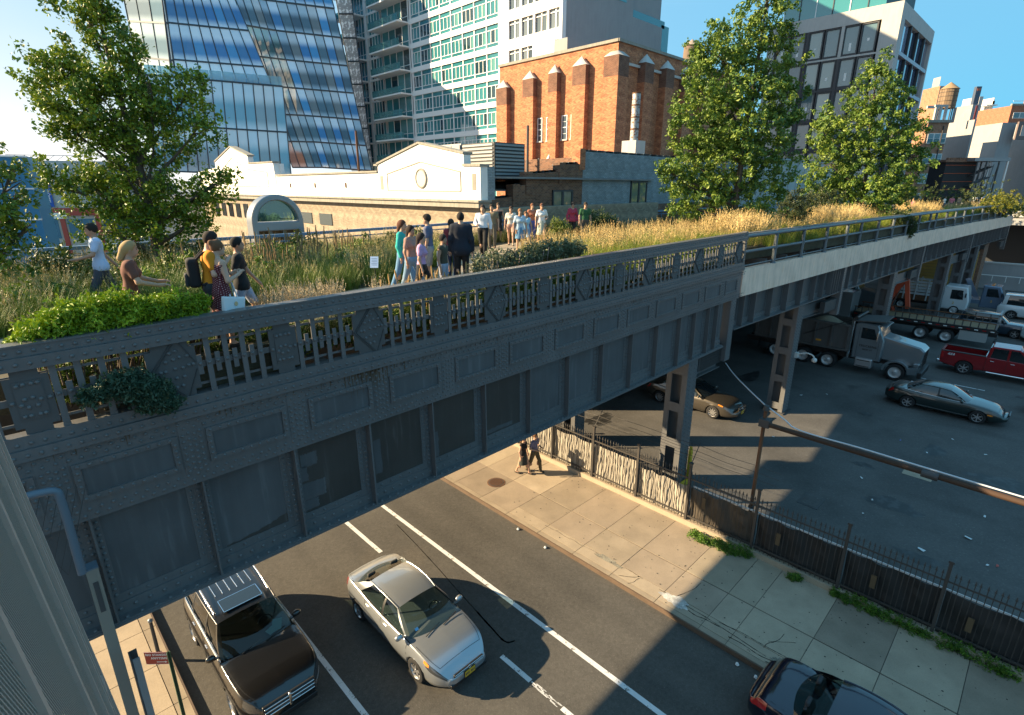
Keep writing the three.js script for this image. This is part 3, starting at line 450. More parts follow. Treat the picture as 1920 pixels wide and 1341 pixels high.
function wheel(parent, x, y, z, r, w, side, spokes = 5, truck = false) {
  const key = [r, w, spokes, truck].join();
  if (!WHEELS[key]) {
    const pr = [[r * 0.66, -w / 2], [r * 0.9, -w / 2], [r * 0.98, -w * 0.42], [r, -w * 0.25], [r, w * 0.25], [r * 0.98, w * 0.42], [r * 0.9, w / 2], [r * 0.66, w / 2]];
    const ty = new THREE.LatheGeometry(pr.map(p => new THREE.Vector2(p[0], p[1])), 28); ty.rotateZ(Math.PI / 2);
    const rim = [], R = r * 0.67; const lip = new THREE.LatheGeometry([[R * 0.9, w * 0.3], [R * 0.98, w * 0.46], [R, w * 0.5], [R * 1.02, w * 0.44], [R, w * 0.1], [R * 0.96, 0]].map(p => new THREE.Vector2(p[0], p[1])), 28); lip.rotateZ(-Math.PI / 2); rim.push(lip);
    if (truck) { const d = new THREE.LatheGeometry([[0, w * 0.36], [R * 0.3, w * 0.36], [R * 0.32, w * 0.2], [R * 0.75, w * 0.14], [R * 0.97, w * 0.3]].map(p => new THREE.Vector2(p[0] + 1e-4, p[1])), 24); d.rotateZ(-Math.PI / 2); rim.push(d); for (let i = 0; i < 8; i++) { const a = i * Math.PI / 4; rim.push(new THREE.SphereGeometry(R * 0.07, 6, 5).translate(w * 0.22, Math.cos(a) * R * 0.5, Math.sin(a) * R * 0.5)); } }
    else { for (let i = 0; i < spokes; i++) { const g = new THREE.BoxGeometry(w * 0.12, R * 0.98, R * 0.24); const p = g.attributes.position; for (let k = 0; k < p.count; k++) if (p.getY(k) > 0) p.setZ(k, p.getZ(k) * 0.7); g.translate(w * 0.36, R * 0.5, 0); g.rotateX(i * 2 * Math.PI / spokes); rim.push(g); } const hub = new THREE.CylinderGeometry(R * 0.2, R * 0.22, w * 0.16, 12); hub.rotateZ(-Math.PI / 2); hub.translate(w * 0.38, 0, 0); rim.push(hub); }
    const back = new THREE.CircleGeometry(R * 0.98, 24); back.rotateY(Math.PI / 2); back.translate(w * 0.05, 0, 0);
    const flip = g => { const q = g.clone(); q.rotateY(Math.PI); return q; };
    const rimG = merge(rim); WHEELS[key] = [[ty, rimG, back], [ty, flip(rimG), flip(back)]];
  }
  const [ty, rim, back] = WHEELS[key][side > 0 ? 0 : 1]; const g = new THREE.Group(); g.name = 'wheel'; g.position.set(x, y, z); parent.add(g);
  mesh('tyre', ty, rubber, g); mesh('rim', rim, truck ? std({ color: lin(0.5, 0.5, 0.5), roughness: 0.4, metalness: 0.3 }) : alloy, g); mesh('brake_disc', back, blackPl, g); return g;
}
function ribbon(pts, w, nrm) { // flat strip along points, lifted along given normals
  const P = [], idx = []; pts.forEach((p, i) => { const a = pts[Math.max(0, i - 1)], b = pts[Math.min(pts.length - 1, i + 1)]; const t = b.clone().sub(a).normalize(), n = nrm[i], s = t.clone().cross(n).normalize().multiplyScalar(w / 2), q = p.clone().addScaledVector(n, 0.003); P.push(q.x + s.x, q.y + s.y, q.z + s.z, q.x - s.x, q.y - s.y, q.z - s.z); if (i < pts.length - 1) idx.push(i * 2, i * 2 + 1, i * 2 + 2, i * 2 + 1, i * 2 + 3, i * 2 + 2); });
  const g = new THREE.BufferGeometry(); g.setAttribute('position', new THREE.Float32BufferAttribute(P, 3)); g.setIndex(idx); g.computeVertexNormals(); return g.toNonIndexed();
}
function buildCar(o) {
  const { L, W, H, paint } = o, hl = L / 2, hw = W / 2, C = thing(o.name, o.label, o.cat || 'car', [o.x, o.y || 0, o.z], o.turn || 0, o.group);
  const top = spline(o.top), bot = spline(o.bot || [[-hl, 0.36], [-hl + 0.35, 0.24], [0, 0.2], [hl - 0.4, 0.22], [hl, 0.3]]);
  const wf_ = o.plan || (z => { const t = z / hl; return hw * (1 - (t > 0 ? 0.11 : 0.09) * Math.pow(Math.abs(t), 4)); });
  const wf0 = wf_, wf = z => { const t = Math.abs(z / hl), e = Math.max(0, (t - 0.78) / 0.22); return wf0(z) * Math.sqrt(1 - e * e * (z > 0 ? 0.42 : 0.28)); };
  const wr = o.wr, ax = o.axles, Rw = wr * 1.14, crown = o.crown ?? 0.035, tum = o.tumble ?? 0.9;
  const sect = z => { const w = wf(z), yt = top(z), yb = bot(z), h = yt - yb; return [[0, yb], [w * 0.86, yb], [w * 0.95, yb + h * 0.08], [w * 0.985, yb + h * 0.25], [w, yb + h * 0.48], [w * 0.995, yb + h * 0.66], [w * 0.97, yb + h * 0.84], [w * 0.93, yb + h * 0.955], [w * tum, yt], [w * tum * 0.78, yt + crown * 0.45], [w * tum * 0.4, yt + crown * 0.88], [0, yt + crown]]; };
  const NZ = o.nz || 64, P = [], S = []; for (let i = 0; i <= NZ; i++) { const t = -Math.cos(Math.PI * i / NZ); S.push(hl * (0.35 * t + 0.65 * (-1 + 2 * i / NZ))); }
  for (const a of ax) for (const d of [-1, -0.96, -0.8, -0.5, 0, 0.5, 0.8, 0.96, 1]) S.push(a + d * Rw); S.sort((a, b) => a - b);
  const row = z => { const s = sect(z); let ar = -1; for (const a of ax) { const d = Math.abs(z - a); if (d < Rw) ar = Math.max(ar, wr + Math.sqrt(Rw * Rw - d * d)); } const out = []; const f = ([x, y], k) => { if (ar > 0 && k < 8 && x > 0.1) { const yy = Math.max(y, Math.min(ar, s[7][1] - 0.03)); return [x, yy]; } return [x, y]; }; for (let k = s.length - 1; k >= 0; k--) { const q = f(s[k], k); out.push([-q[0], q[1], z]); } for (let k = 1; k < s.length; k++) { const q = f(s[k], k); out.push([q[0], q[1], z]); } return out; };
  for (const z of S) P.push(row(z));
  // rounded nose and tail: two extra shrinking rings
  const shrink = (r, k, dz) => { const cy = r.reduce((a, p) => a + p[1], 0) / r.length; return r.map(p => [p[0] * k, cy + (p[1] - cy) * k, p[2] + dz]); };
  const rear = P[0], front = P[P.length - 1]; const rings = [shrink(rear, 0.02, -0.1), shrink(rear, 0.72, -0.09), shrink(rear, 0.9, -0.06), shrink(rear, 0.97, -0.03), ...P, shrink(front, 0.97, 0.03), shrink(front, 0.9, 0.065), shrink(front, 0.72, 0.1), shrink(front, 0.02, 0.11)];
  mesh('body', grid(rings, rings.length, rings[0].length), paint, C).material.side = THREE.DoubleSide;
  mesh('underbody', uvm(bx(-hw * 0.72, hw * 0.72, 0.22, 0.5, -hl * 0.85, hl * 0.85)), blackPl, C);
  const surf = (z, k) => { const s = sect(z); const i = Math.floor(k), f = k - i, a = s[i], b = s[Math.min(s.length - 1, i + 1)]; return V(a[0] + (b[0] - a[0]) * f, a[1] + (b[1] - a[1]) * f, z); };
  const nrmAt = (z, k) => { const a = surf(z, Math.max(0, k - 0.1)), b = surf(z, Math.min(10.9, k + 0.1)), c = surf(z - 0.02, k), d = surf(z + 0.02, k); const n = d.sub(c).cross(b.sub(a)).normalize(); return n.x < 0 || (k > 8 && n.y < 0) ? n.negate() : n; };
  const seam = (zk, name = 'panel_gap', w = 0.011, m = blackPl) => { for (const s of [1, -1]) { const pts = zk.map(([z, k]) => { const p = surf(z, k); return V(p.x * s, p.y, p.z); }), ns = zk.map(([z, k]) => { const n = nrmAt(z, k); return V(n.x * s, n.y, n.z); }); const g = ribbon(pts, w, ns); mesh(name, g, m, C); } };
  C.userData_ = null;
  // greenhouse
  const g = o.cabin, [zwb, zwt, zrt, zrb] = g.z, wB = hw * (g.wb ?? 0.9), wT = hw * (g.wt ?? 0.68), yR = H, yB = z => top(z) + 0.005;
  const belt = z => Math.min(wB, wf(z) * tum * 0.995);
  const roofW = z => wT * (1 - 0.05 * Math.pow((z - (zwt + zrt) / 2) / ((zwt - zrt) / 2), 2)), roofY = (x, z) => yR - 0.035 * Math.pow(x / wT, 2) - (g.drop ?? 0.05) * Math.pow(Math.abs((z - (zwt * 0.45 + zrt * 0.55)) / ((zwt - zrt) / 2)), 2.2);
  { const R = []; const nu = 14, nv = 13; for (let i = 0; i < nu; i++) { const z = zrt + (zwt - zrt) * i / (nu - 1); const r = []; for (let j = 0; j < nv; j++) { const u = -1 + 2 * j / (nv - 1), x = u * roofW(z); r.push([x, roofY(x, z) - (Math.abs(u) > 0.98 ? 0.015 : 0), z]); } R.push(r); } mesh('roof', grid(R, nu, nv), paint, C).material.side = THREE.DoubleSide; }
  const bow = (g.bow ?? 0.1);
  const glassM = o.clear ? glassClear : glassDark;
  const screen = (za, zb, name, mt, inset) => { const nu = 8, nv = 15, R = []; for (let i = 0; i < nu; i++) { const t = i / (nu - 1); const r = []; for (let j = 0; j < nv; j++) { const u = -1 + 2 * j / (nv - 1); const wa = belt(za) * inset, wt2 = roofW(zb) * inset; const w = wa + (wt2 - wa) * t; const sg = Math.sign(za - zb); const z0 = za - sg * bow * 1.3 * u * u * (1 - t * 0.55), y0 = top(za) + crown * 0.6 * (1 - u * u); const z = z0 + (zb - z0) * t, y = y0 + (roofY(u * wt2, zb) - 0.008 - y0) * t + 0.03 * Math.sin(Math.PI * t); r.push([u * w, y, z]); } R.push(r); } return mesh(name, grid(R, nu, nv), mt, C); };
  screen(zwb, zwt, 'windscreen', glassM, 0.93); screen(zrb, zrt, 'rear_window', glassM, 0.92);
  // pillars and side glass on each side: outline along belt and roof
  for (const s of [1, -1]) {
    const bp = (z) => V(s * belt(z) * 1.0, yB(z), z), rp = z => V(s * roofW(z), roofY(roofW(z), z) - 0.012, z);
    const strip2 = (a0, a1, b0, b1, name, mt, out, n = 8) => { const R = []; for (let i = 0; i <= n; i++) { const t = i / n; const A = a0.clone().lerp(b0, t), B = a1.clone().lerp(b1, t); const bulge = 0.035 * Math.sin(Math.PI * t); const r = []; for (let j = 0; j <= 4; j++) { const q = A.clone().lerp(B, j / 4); r.push([q.x + s * (bulge + out), q.y, q.z]); } R.push(r); } return mesh(name, grid(R, n + 1, 5), mt, C); };
    const pw = 0.07, bz = g.pillars; // bz: positions of the B (and C) posts
    strip2(bp(zwb - bow * 1.2), bp(zwb - bow * 1.2 - 0.13), rp(zwt), rp(zwt - 0.06), 'pillar', paint, 0); paint.side = THREE.DoubleSide;
    strip2(bp(zrb + bow * 0.8 + (g.cw ?? 0.34)), bp(zrb + bow * 0.8), rp(zrt + (g.cwt ?? 0.16)), rp(zrt), 'pillar', paint, 0);
    const edges = [[zwb - bow * 1.2 - 0.13, zwt - 0.06], ...bz.flatMap(([b, t]) => [[b + pw / 2, t + pw / 2], [b - pw / 2, t - pw / 2]]), [zrb + bow * 0.8 + (g.cw ?? 0.34), zrt + (g.cwt ?? 0.16)]];
    for (let i = 0; i < edges.length; i += 2) { const [b0, t0] = edges[i], [b1, t1] = edges[i + 1]; strip2(bp(b0), bp(b1), rp(t0), rp(t1), 'side_window', glassM, -0.006); }
    for (const [b, t] of bz) strip2(bp(b + pw / 2), bp(b - pw / 2), rp(t + pw / 2), rp(t - pw / 2), 'pillar', blackPl, 0.001);
    const railPts = []; for (let i = 0; i <= 10; i++) railPts.push(rp(zwt + (zrt - zwt) * i / 10)); mesh('roof_rail', tube(railPts, 0.022, 20, 6), paint, C);
    // belt moulding
    const bm = []; for (let i = 0; i <= 12; i++) bm.push(bp(zwb - 0.15 + (zrb - zwb + 0.2) * i / 12)); mesh('belt_moulding', tube(bm, 0.012, 24, 5), o.chromeBelt ? chrome : blackPl, C);
    // mirror
    const mz = zwb - bow * 1.2 - 0.2, m0 = bp(mz); const mg = new THREE.SphereGeometry(0.11, 14, 10); mg.scale(1.0, 0.75, 0.62); mg.translate(m0.x + s * 0.15, m0.y + 0.09, mz); mesh('mirror', merge([mg, bxc(0.16, 0.03, 0.06, m0.x + s * 0.06, m0.y + 0.03, mz)]), o.mirror || paint, C);
    for (const hz of o.handles || []) { const k = 6.1, p = surf(hz, k); const hd = mesh('door_handle', bxc(0.022, 0.028, 0.17, s * (p.x + 0.006), p.y, hz, 0.01), o.handleM || paint, C); }
  }
  for (const dz of o.doors || []) seam([[dz[0], 7.9], [dz[0], 7], [dz[1] ?? dz[0], 6], [dz[1] ?? dz[0], 4.5], [dz[1] ?? dz[0], 3], [dz[1] ?? dz[0], 2.3]]);
  if (o.sill) { const zz = []; for (let i = 0; i <= 10; i++) zz.push([ax[0] + Rw + (ax[1] - ax[0] - 2 * Rw) * i / 10, 2.5]); seam(zz, 'sill_moulding', 0.05, o.sill); }
  // hood and boot shut lines
  const cross = (z, k0 = 8.05) => { const zz = []; for (let i = 0; i <= 12; i++) zz.push([z, k0 + (10.98 - k0) * i / 12]); seam(zz); };
  if (o.hoodSeam) { const a = o.hoodSeam; const zz = []; for (let i = 0; i <= 14; i++) { const t = i / 14; zz.push([zwb + 0.03 + (a - zwb - 0.03) * t, 8.25 + 0.25 * t * t]); } seam(zz); cross(a, 8.5); }
  if (o.bootSeam) { const a = o.bootSeam; seam([[zrb, 8.3], [(zrb + a) / 2, 8.35], [a, 8.4]]); cross(a, 8.4); }
  // wheels
  for (const a of ax) for (const s of [1, -1]) wheel(C, s * (hw - 0.125), wr, a, wr, 0.21, s, o.spokes || 5);
  // lights
  const front2 = (z, k, w, h, d, mt, name) => { const z0 = Math.max(-hl + 0.005, z - d * 0.5), z1 = Math.min(hl - 0.005, z + d * 0.6), kh = Math.min(1.3, h * 5), n = 7; for (const s of [1, -1]) { const R = []; for (let i = 0; i <= n; i++) { const r = []; for (let j = 0; j <= 5; j++) { const zz = z0 + (z1 - z0) * i / n, taper = 0.55 + 0.45 * Math.sin(Math.PI * (i + 1) / (n + 2)), kk = k + (j / 5 - 0.5) * 2 * kh * taper, p = surf(zz, kk), nn = nrmAt(zz, kk); r.push([s * (p.x + nn.x * 0.008), p.y + nn.y * 0.008, zz]); } R.push(r); } const g = grid(R, n + 1, 6); mt.side = THREE.DoubleSide; mesh(name, g, mt, C); } };
  if (o.head) front2(...o.head, lampClear, 'headlight'); if (o.amber) front2(...o.amber, lampAmber, 'indicator'); if (o.tail) front2(...o.tail, lampRed, 'tail_light');
  // grille, bumper slot, plates
  if (o.grille) { const [y, w, h] = o.grille; const gz = hl + 0.075; mesh('grille', bxc(w, h, 0.06, 0, y, gz, 0.02), blackPl, C); mesh('grille_bar', bxc(w * 0.96, 0.025, 0.07, 0, y + h * 0.25, gz + 0.005, 0.01), chrome, C); if (o.badge) mesh('badge', (() => { const b = new THREE.TorusGeometry(0.045, 0.009, 6, 18); b.translate(0, y + 0.01, gz + 0.04); return b; })(), chrome, C); }
  if (o.intake) { const [y, w, h] = o.intake; mesh('air_intake', bxc(w, h, 0.05, 0, y, hl + 0.08, 0.02), blackPl, C); }
  if (o.plateF) { mesh('number_plate', bxc(0.31, 0.155, 0.012, 0, o.plateF, hl + 0.125), plateM, C); mesh('plate_frame', bxc(0.34, 0.185, 0.01, 0, o.plateF, hl + 0.118), blackPl, C); const ch = []; for (let i = 0; i < 7; i++) if (i !== 3) ch.push(bxc(0.022, 0.06, 0.004, -0.12 + i * 0.04, o.plateF, hl + 0.132)); mesh('plate_characters', ch, plateInk, C); }
  if (o.interior) { // dashboard, seats, steering wheel
    const yb2 = top(zwb) - 0.02; mesh('dashboard', (() => { const g2 = new THREE.CylinderGeometry(0.22, 0.22, W * 0.76, 16, 1, false, 0, Math.PI * 2); g2.rotateZ(Math.PI / 2); g2.scale(1, 0.55, 1.5); g2.translate(0, yb2 - 0.1, zwb - 0.35); return g2; })(), o.interior, C);
    const zs2 = (zwt + zrt) / 2; for (const s of [1, -1]) for (const zz of [zs2 + 0.25, zs2 - 0.65]) { mesh('seat', merge([bxc(0.46, 0.14, 0.48, s * 0.36, 0.58, zz, 0.05), RX(bxc(0.44, 0.62, 0.13, 0, 0, 0, 0.05), -0.22).translate(s * 0.36, 0.9, zz - 0.28), bxc(0.24, 0.17, 0.09, s * 0.36, 1.22, zz - 0.36, 0.04)]), o.seatM || o.interior, C); }
    mesh('floor_pan', bx(-hw * 0.8, hw * 0.8, 0.42, 0.5, zrb + 0.2, zwb), darkIn, C); const sw = new THREE.TorusGeometry(0.18, 0.014, 8, 24); sw.rotateX(-0.45); sw.translate(0.36, yb2 + 0.0, zwb - 0.68); mesh('steering_wheel', sw, blackPl, C);
    mesh('parcel_shelf', bx(-hw * 0.7, hw * 0.7, top(zrb) - 0.08, top(zrb) - 0.05, zrb + 0.02, zrb + 0.5), darkIn, C);
  }
  if (o.wipers) for (const s of [0.12, -0.42]) { const zz = zwb - 0.02; mesh('wiper', beam([s, top(zwb) + crown + 0.012, zz + 0.02], [s + 0.5, top(zwb) + crown * 0.7 + 0.045, zz - 0.1], 0.015, 0.012), blackPl, C); }
  C.car = { surf, top, hw, hl, belt, roofY, seam, nrmAt };
  return C;
}
const silver = carPaint(0.36, 0.385, 0.41, 0.6, 0.28);
// silver sedan driving on the street
{
  const c = buildCar({ name: 'sedan', label: 'silver four-door sedan driving along the street, front toward the viewer', x: 6.27, z: -1.55, L: 4.5, W: 1.78, H: 1.44, paint: silver, wr: 0.315, axles: [-1.40, 1.33], spokes: 5, clear: true, interior: darkIn, seatM: std({ color: lin(0.05, 0.05, 0.05), roughness: 0.9 }),
    top: [[-2.25, 0.86], [-2.0, 1.0], [-1.75, 1.045], [-1.3, 1.02], [-0.5, 0.95], [0.4, 0.93], [1.0, 0.925], [1.5, 0.875], [1.85, 0.79], [2.1, 0.67], [2.25, 0.54]],
    plan: z => { const t = z / 2.25; return 0.89 * (1 - (t > 0 ? 0.12 : 0.08) * Math.pow(Math.abs(t), 3)); },
    cabin: { z: [1.22, 0.28, -1.05, -1.82], wb: 0.9, wt: 0.68, bow: 0.16, drop: 0.07, pillars: [[-0.18, -0.2]], cw: 0.42, cwt: 0.2 }, doors: [[1.0, 0.98], [-0.18], [-1.0, -0.95]], handles: [0.05, -0.82], hoodSeam: 2.02, bootSeam: -2.2, crown: 0.045,
    head: [1.98, 6.6, 0.2, 0.2, 0.5], amber: [1.72, 6.7, 0.09, 0.1, 0.16], tail: [-2.12, 6.4, 0.12, 0.3, 0.22], grille: [0.60, 0.9, 0.07], badge: true, intake: [0.34, 1.1, 0.1], plateF: 0.47, wipers: true, sill: blackPl });
  // inspection sticker inside the windscreen corner and a phone mount
  mesh('windscreen_sticker', T(RX(new THREE.PlaneGeometry(0.09, 0.07), -1.0), -0.5, 1.07, 0.95), std({ color: lin(0.2, 0.45, 0.7), roughness: 0.6 }), c);
}
// parked black SUV
{
  const blk = carPaint(0.006, 0.006, 0.0065, 0, 0.3);
  const c = buildCar({ name: 'suv', cat: 'suv', label: 'black SUV with roof rails and sunroof parked at the left kerb', x: 2.83, z: -3.75, L: 4.85, W: 1.9, H: 1.78, paint: blk, wr: 0.37, axles: [-1.5, 1.42], spokes: 6, clear: true, interior: std({ color: lin(0.09, 0.10, 0.075), roughness: 0.85 }), seatM: std({ color: lin(0.2, 0.21, 0.15), roughness: 0.9 }), handleM: chrome,
    top: [[-2.42, 1.0], [-2.3, 1.1], [-1.5, 1.12], [0, 1.1], [1.0, 1.11], [1.5, 1.09], [2.0, 1.05], [2.3, 0.95], [2.42, 0.82]], bot: [[-2.42, 0.45], [-2.1, 0.36], [0, 0.33], [2.1, 0.34], [2.42, 0.42]],
    plan: z => { const t = z / 2.42; return 0.95 * (1 - (t > 0 ? 0.13 : 0.07) * Math.pow(Math.abs(t), t > 0 ? 5 : 8)); },
    cabin: { z: [1.0, 0.3, -2.1, -2.34], wb: 0.93, wt: 0.74, bow: 0.1, drop: 0.03, pillars: [[-0.22, -0.24], [-1.22, -1.2]], cw: 0.2, cwt: 0.14 }, doors: [[0.85], [-0.22], [-1.2, -1.1]], handles: [-0.02, -1.0], hoodSeam: 2.26, crown: 0.05, mirror: blk,
    head: [2.25, 6.0, 0.26, 0.26, 0.3], grille: [0.78, 1.15, 0.3], intake: [0.42, 1.2, 0.14], wipers: true, sill: chrome, chromeBelt: true });
  for (let i = 0; i < 3; i++) mesh('grille_bar', bxc(1.1, 0.035, 0.05, 0, 0.68 + i * 0.1, 2.54, 0.012), chrome, c); mesh('grille_bar', bxc(0.06, 0.32, 0.06, 0, 0.78, 2.55, 0.015), chrome, c);
  for (const s of [1, -1]) { mesh('roof_rack_rail', tube([[s * 0.62, 1.74, -2.0], [s * 0.64, 1.84, -1.8], [s * 0.65, 1.845, -0.6], [s * 0.63, 1.77, 0.0]], 0.022, 30), chrome, c); }
  for (let i = -3; i <= 2; i++) mesh('roof_rib', bxc(0.018, 0.014, 1.35, 0.085 + i * 0.17, 1.785, -1.25, 0.006), chrome, c);
  mesh('sunroof', T(RX(bxc(0.86, 0.012, 0.46, 0, 0, 0, 0.005), 0.02), 0, 1.79, -0.12), glassDark, c); const fr = []; for (const [w, d, x, z] of [[0.9, 0.014, 0, 0.24], [0.9, 0.014, 0, -0.24], [0.014, 0.48, 0.445, 0], [0.014, 0.48, -0.445, 0]]) fr.push(bxc(w, 0.014, d, x, 1.79, -0.12 + z)); mesh('sunroof_trim', fr, chrome, c);
  mesh('dashboard_papers', merge([T(RY(RX(new THREE.PlaneGeometry(0.3, 0.22), -1.3), 0.4), 0.38, 1.17, 0.78), T(RY(RX(new THREE.PlaneGeometry(0.22, 0.3), -1.25), -0.5), 0.5, 1.2, 0.7)]), std({ color: lin(0.3, 0.5, 0.52), roughness: 0.8, side: THREE.DoubleSide }), c);
}
const sedanShape = { top: [[-2.4, 0.8], [-2.25, 0.98], [-1.9, 1.03], [-1.4, 1.0], [-0.5, 0.95], [0.4, 0.93], [1.0, 0.935], [1.6, 0.88], [2.1, 0.77], [2.35, 0.62], [2.42, 0.52]], cabin: { z: [1.1, 0.2, -1.05, -1.75], wb: 0.9, wt: 0.68, bow: 0.14, drop: 0.06, pillars: [[-0.25, -0.27]], cw: 0.34, cwt: 0.2 }, doors: [[0.85], [-0.25], [-1.12, -1.0]], handles: [-0.02, -0.9], hoodSeam: 2.2, bootSeam: -2.33, crown: 0.045 };
buildCar({ ...sedanShape, name: 'sedan', label: 'dark green four-door sedan with alloy wheels parked in the lot', x: 34.95, y: 0.1, z: 5.95, L: 5.0, W: 1.84, H: 1.46, paint: carPaint(0.012, 0.024, 0.024, 0.35, 0.28), wr: 0.34, axles: [-1.46, 1.46], spokes: 6, chromeBelt: true, head: [2.12, 6.8, 0.2, 0.18, 0.4], amber: [1.9, 4.6, 0.06, 0.06, 0.2], tail: [-2.3, 6.2, 0.14, 0.16, 0.2], grille: [0.6, 0.8, 0.12], sill: chrome });
buildCar({ ...sedanShape, name: 'sedan', label: 'navy blue sedan cut by the right edge of the picture', x: 38.2, y: 0.1, z: 11.6, L: 5.0, W: 1.86, H: 1.46, paint: carPaint(0.006, 0.012, 0.05, 0.35, 0.28), wr: 0.34, axles: [-1.46, 1.46], spokes: 7, tail: [-2.3, 6.3, 0.2, 0.2, 0.3], head: [2.12, 6.8, 0.2, 0.18, 0.4] });
buildCar({ ...sedanShape, name: 'sedan', label: 'bronze-grey sedan parked in the shade under the bridge, behind the column', x: 26.1, y: 0.1, z: -3.75, L: 5.1, W: 1.86, H: 1.48, paint: carPaint(0.085, 0.075, 0.062, 0.6, 0.3), wr: 0.34, axles: [-1.55, 1.5], spokes: 10, chromeBelt: true, head: [2.1, 6.9, 0.22, 0.2, 0.6], amber: [1.85, 6.9, 0.1, 0.1, 0.22], tail: [-2.3, 6.2, 0.14, 0.16, 0.2], grille: [0.64, 0.8, 0.2], badge: true, intake: [0.34, 0.9, 0.12], plateF: 0.45 });
buildCar({ ...sedanShape, name: 'sedan', label: 'glossy dark blue sedan at the bottom edge, parked by the right kerb', x: 10.75, z: 8.35, L: 4.9, W: 1.84, H: 1.45, paint: carPaint(0.006, 0.009, 0.022, 0.3, 0.18), wr: 0.33, axles: [-1.46, 1.42], spokes: 5, clear: true, interior: darkIn, tail: [-2.28, 6.4, 0.2, 0.22, 0.34] });
// ================================================================ BUILDINGS
// survey helpers: the sight line of a point measured on the photograph, met with a vertical plane of the street grid
const FPX = 1005, EYE = V(0, 11.5, 8.6), RGT = V(Math.sin(45.36 * Math.PI / 180), 0, Math.cos(45.36 * Math.PI / 180)), FWH = V(Math.cos(45.36 * Math.PI / 180), 0, -Math.sin(45.36 * Math.PI / 180));
const FWD = FWH.clone().multiplyScalar(Math.cos(17.66 * Math.PI / 180)).add(V(0, -Math.sin(17.66 * Math.PI / 180), 0)), UPV = FWH.clone().multiplyScalar(Math.sin(17.66 * Math.PI / 180)).add(V(0, Math.cos(17.66 * Math.PI / 180), 0));
const sight = (x, y) => FWD.clone().multiplyScalar(FPX).addScaledVector(RGT, x - 960).addScaledVector(UPV, 670.5 - y);
const onX = (x, y, X0) => { const d = sight(x, y); return EYE.clone().addScaledVector(d, X0 / d.x); };
const onZ = (x, y, Z0) => { const d = sight(x, y); return EYE.clone().addScaledVector(d, (Z0 - 8.6) / d.z); };
const onY = (x, y, Y0) => { const d = sight(x, y); return EYE.clone().addScaledVector(d, (Y0 - 11.5) / d.y); };
const at = (x, y, dep) => { const d = sight(x, y); return EYE.clone().addScaledVector(d, dep / d.dot(FWH)); };
// brick textures
function brickTex(c0, c1, mortar, s, N = 512) {
  const a = fbm(N, 5, 4, s); srand(s + 5); const rows = 24, cols = 8, tone = []; for (let i = 0; i < rows * cols * 2; i++) tone.push(rnd());
  return texRGB(N, (i, j) => { const r = Math.floor(j / N * rows), fy = j / N * rows - r, off = (r % 2) * 0.5, cx = i / N * cols + off, c = Math.floor(cx) % cols, fx = cx - Math.floor(cx); const mj = fy < 0.14 || fx < 0.05; const t = tone[r * cols + c], k = j * N + i, v = 0.7 + 0.6 * a[k]; if (mj) return mortar.map(m => m * v); return c0.map((q, z) => (q + (c1[z] - q) * t) * v); });
}
const brickM = (c0, c1, m, s, rough = 0.92) => { const t = brickTex(c0, c1, m, s); return std({ map: rep(t, 1 / 1.8), roughness: rough }); };   // one tile = 1.8 m
M.orange = brickM([0.26, 0.075, 0.032], [0.48, 0.19, 0.085], [0.36, 0.22, 0.14], 400); M.brownBrick = brickM([0.10, 0.045, 0.028], [0.22, 0.10, 0.055], [0.22, 0.19, 0.15], 410); M.beige = brickM([0.25, 0.2, 0.145], [0.35, 0.29, 0.21], [0.2, 0.16, 0.12], 420);
M.greyBrick = brickM([0.20, 0.235, 0.255], [0.27, 0.31, 0.33], [0.10, 0.115, 0.125], 430); M.farBrick = brickM([0.28, 0.13, 0.075], [0.36, 0.19, 0.11], [0.3, 0.22, 0.16], 440); M.redBrick = brickM([0.3, 0.09, 0.045], [0.38, 0.13, 0.07], [0.3, 0.2, 0.14], 450);
{ const N = 512, a = fbm(N, 5, 5, 461), b = fbm(N, 40, 3, 463), st = fbm(N, 40, 3, 465, 4); M.whiteWall = std({ map: rep(texRGB(N, (i, j) => { const k = j * N + i; let v = 0.78 * (0.88 + 0.2 * a[k]); const pl = sstep(0.70, 0.74, b[k] * 0.6 + a[k] * 0.4); v *= 1 - 0.35 * pl; return [v, v * 0.985, v * 0.95]; }), 0.22), roughness: 0.9, bumpMap: rep(M.grain, 0.5), bumpScale: 0.004 });
  M.stone = std({ map: rep(texRGB(N, (i, j) => { const k = j * N + i; const v = 0.24 * (0.6 + 0.4 * a[k] + 0.55 * st[k]); return [v * 1.06, v, v * 0.86]; }), 0.3), roughness: 0.95 });
  M.concTower = std({ map: rep(texRGB(N, (i, j) => { const k = j * N + i; const v = 0.42 * (0.84 + 0.2 * a[k] + 0.14 * st[k]); return [v * 1.02, v, v * 0.96]; }), 0.15), roughness: 0.9 });
  M.concDark = std({ map: rep(texRGB(N, (i, j) => { const k = j * N + i; const v = 0.30 * (0.84 + 0.2 * a[k] + 0.12 * st[k]); return [v, v, v * 1.0]; }), 0.12), roughness: 0.9 }); M.roofing = std({ map: rep(texRGB(N, (i, j) => { const k = j * N + i; const v = 0.2 * (0.5 + 0.9 * a[k]); return [v, v, v * 1.04]; }), 0.3), roughness: 0.6 }); }
const whitePaint = std({ color: lin(0.74, 0.74, 0.72), roughness: 0.6 }), greyMetal = std({ color: lin(0.25, 0.26, 0.27), roughness: 0.45, metalness: 0.4 }), darkFrame = std({ color: lin(0.03, 0.034, 0.04), roughness: 0.5 });
const paneM = (r, g, b, rough = 0.06) => phys({ color: lin(r, g, b), roughness: rough, metalness: 0.1, clearcoat: 1, clearcoatRoughness: 0.03 });
const teal = [paneM(0.03, 0.16, 0.18), paneM(0.035, 0.19, 0.21), paneM(0.05, 0.23, 0.25), paneM(0.015, 0.05, 0.06)], tealC = paneM(0.09, 0.27, 0.24);
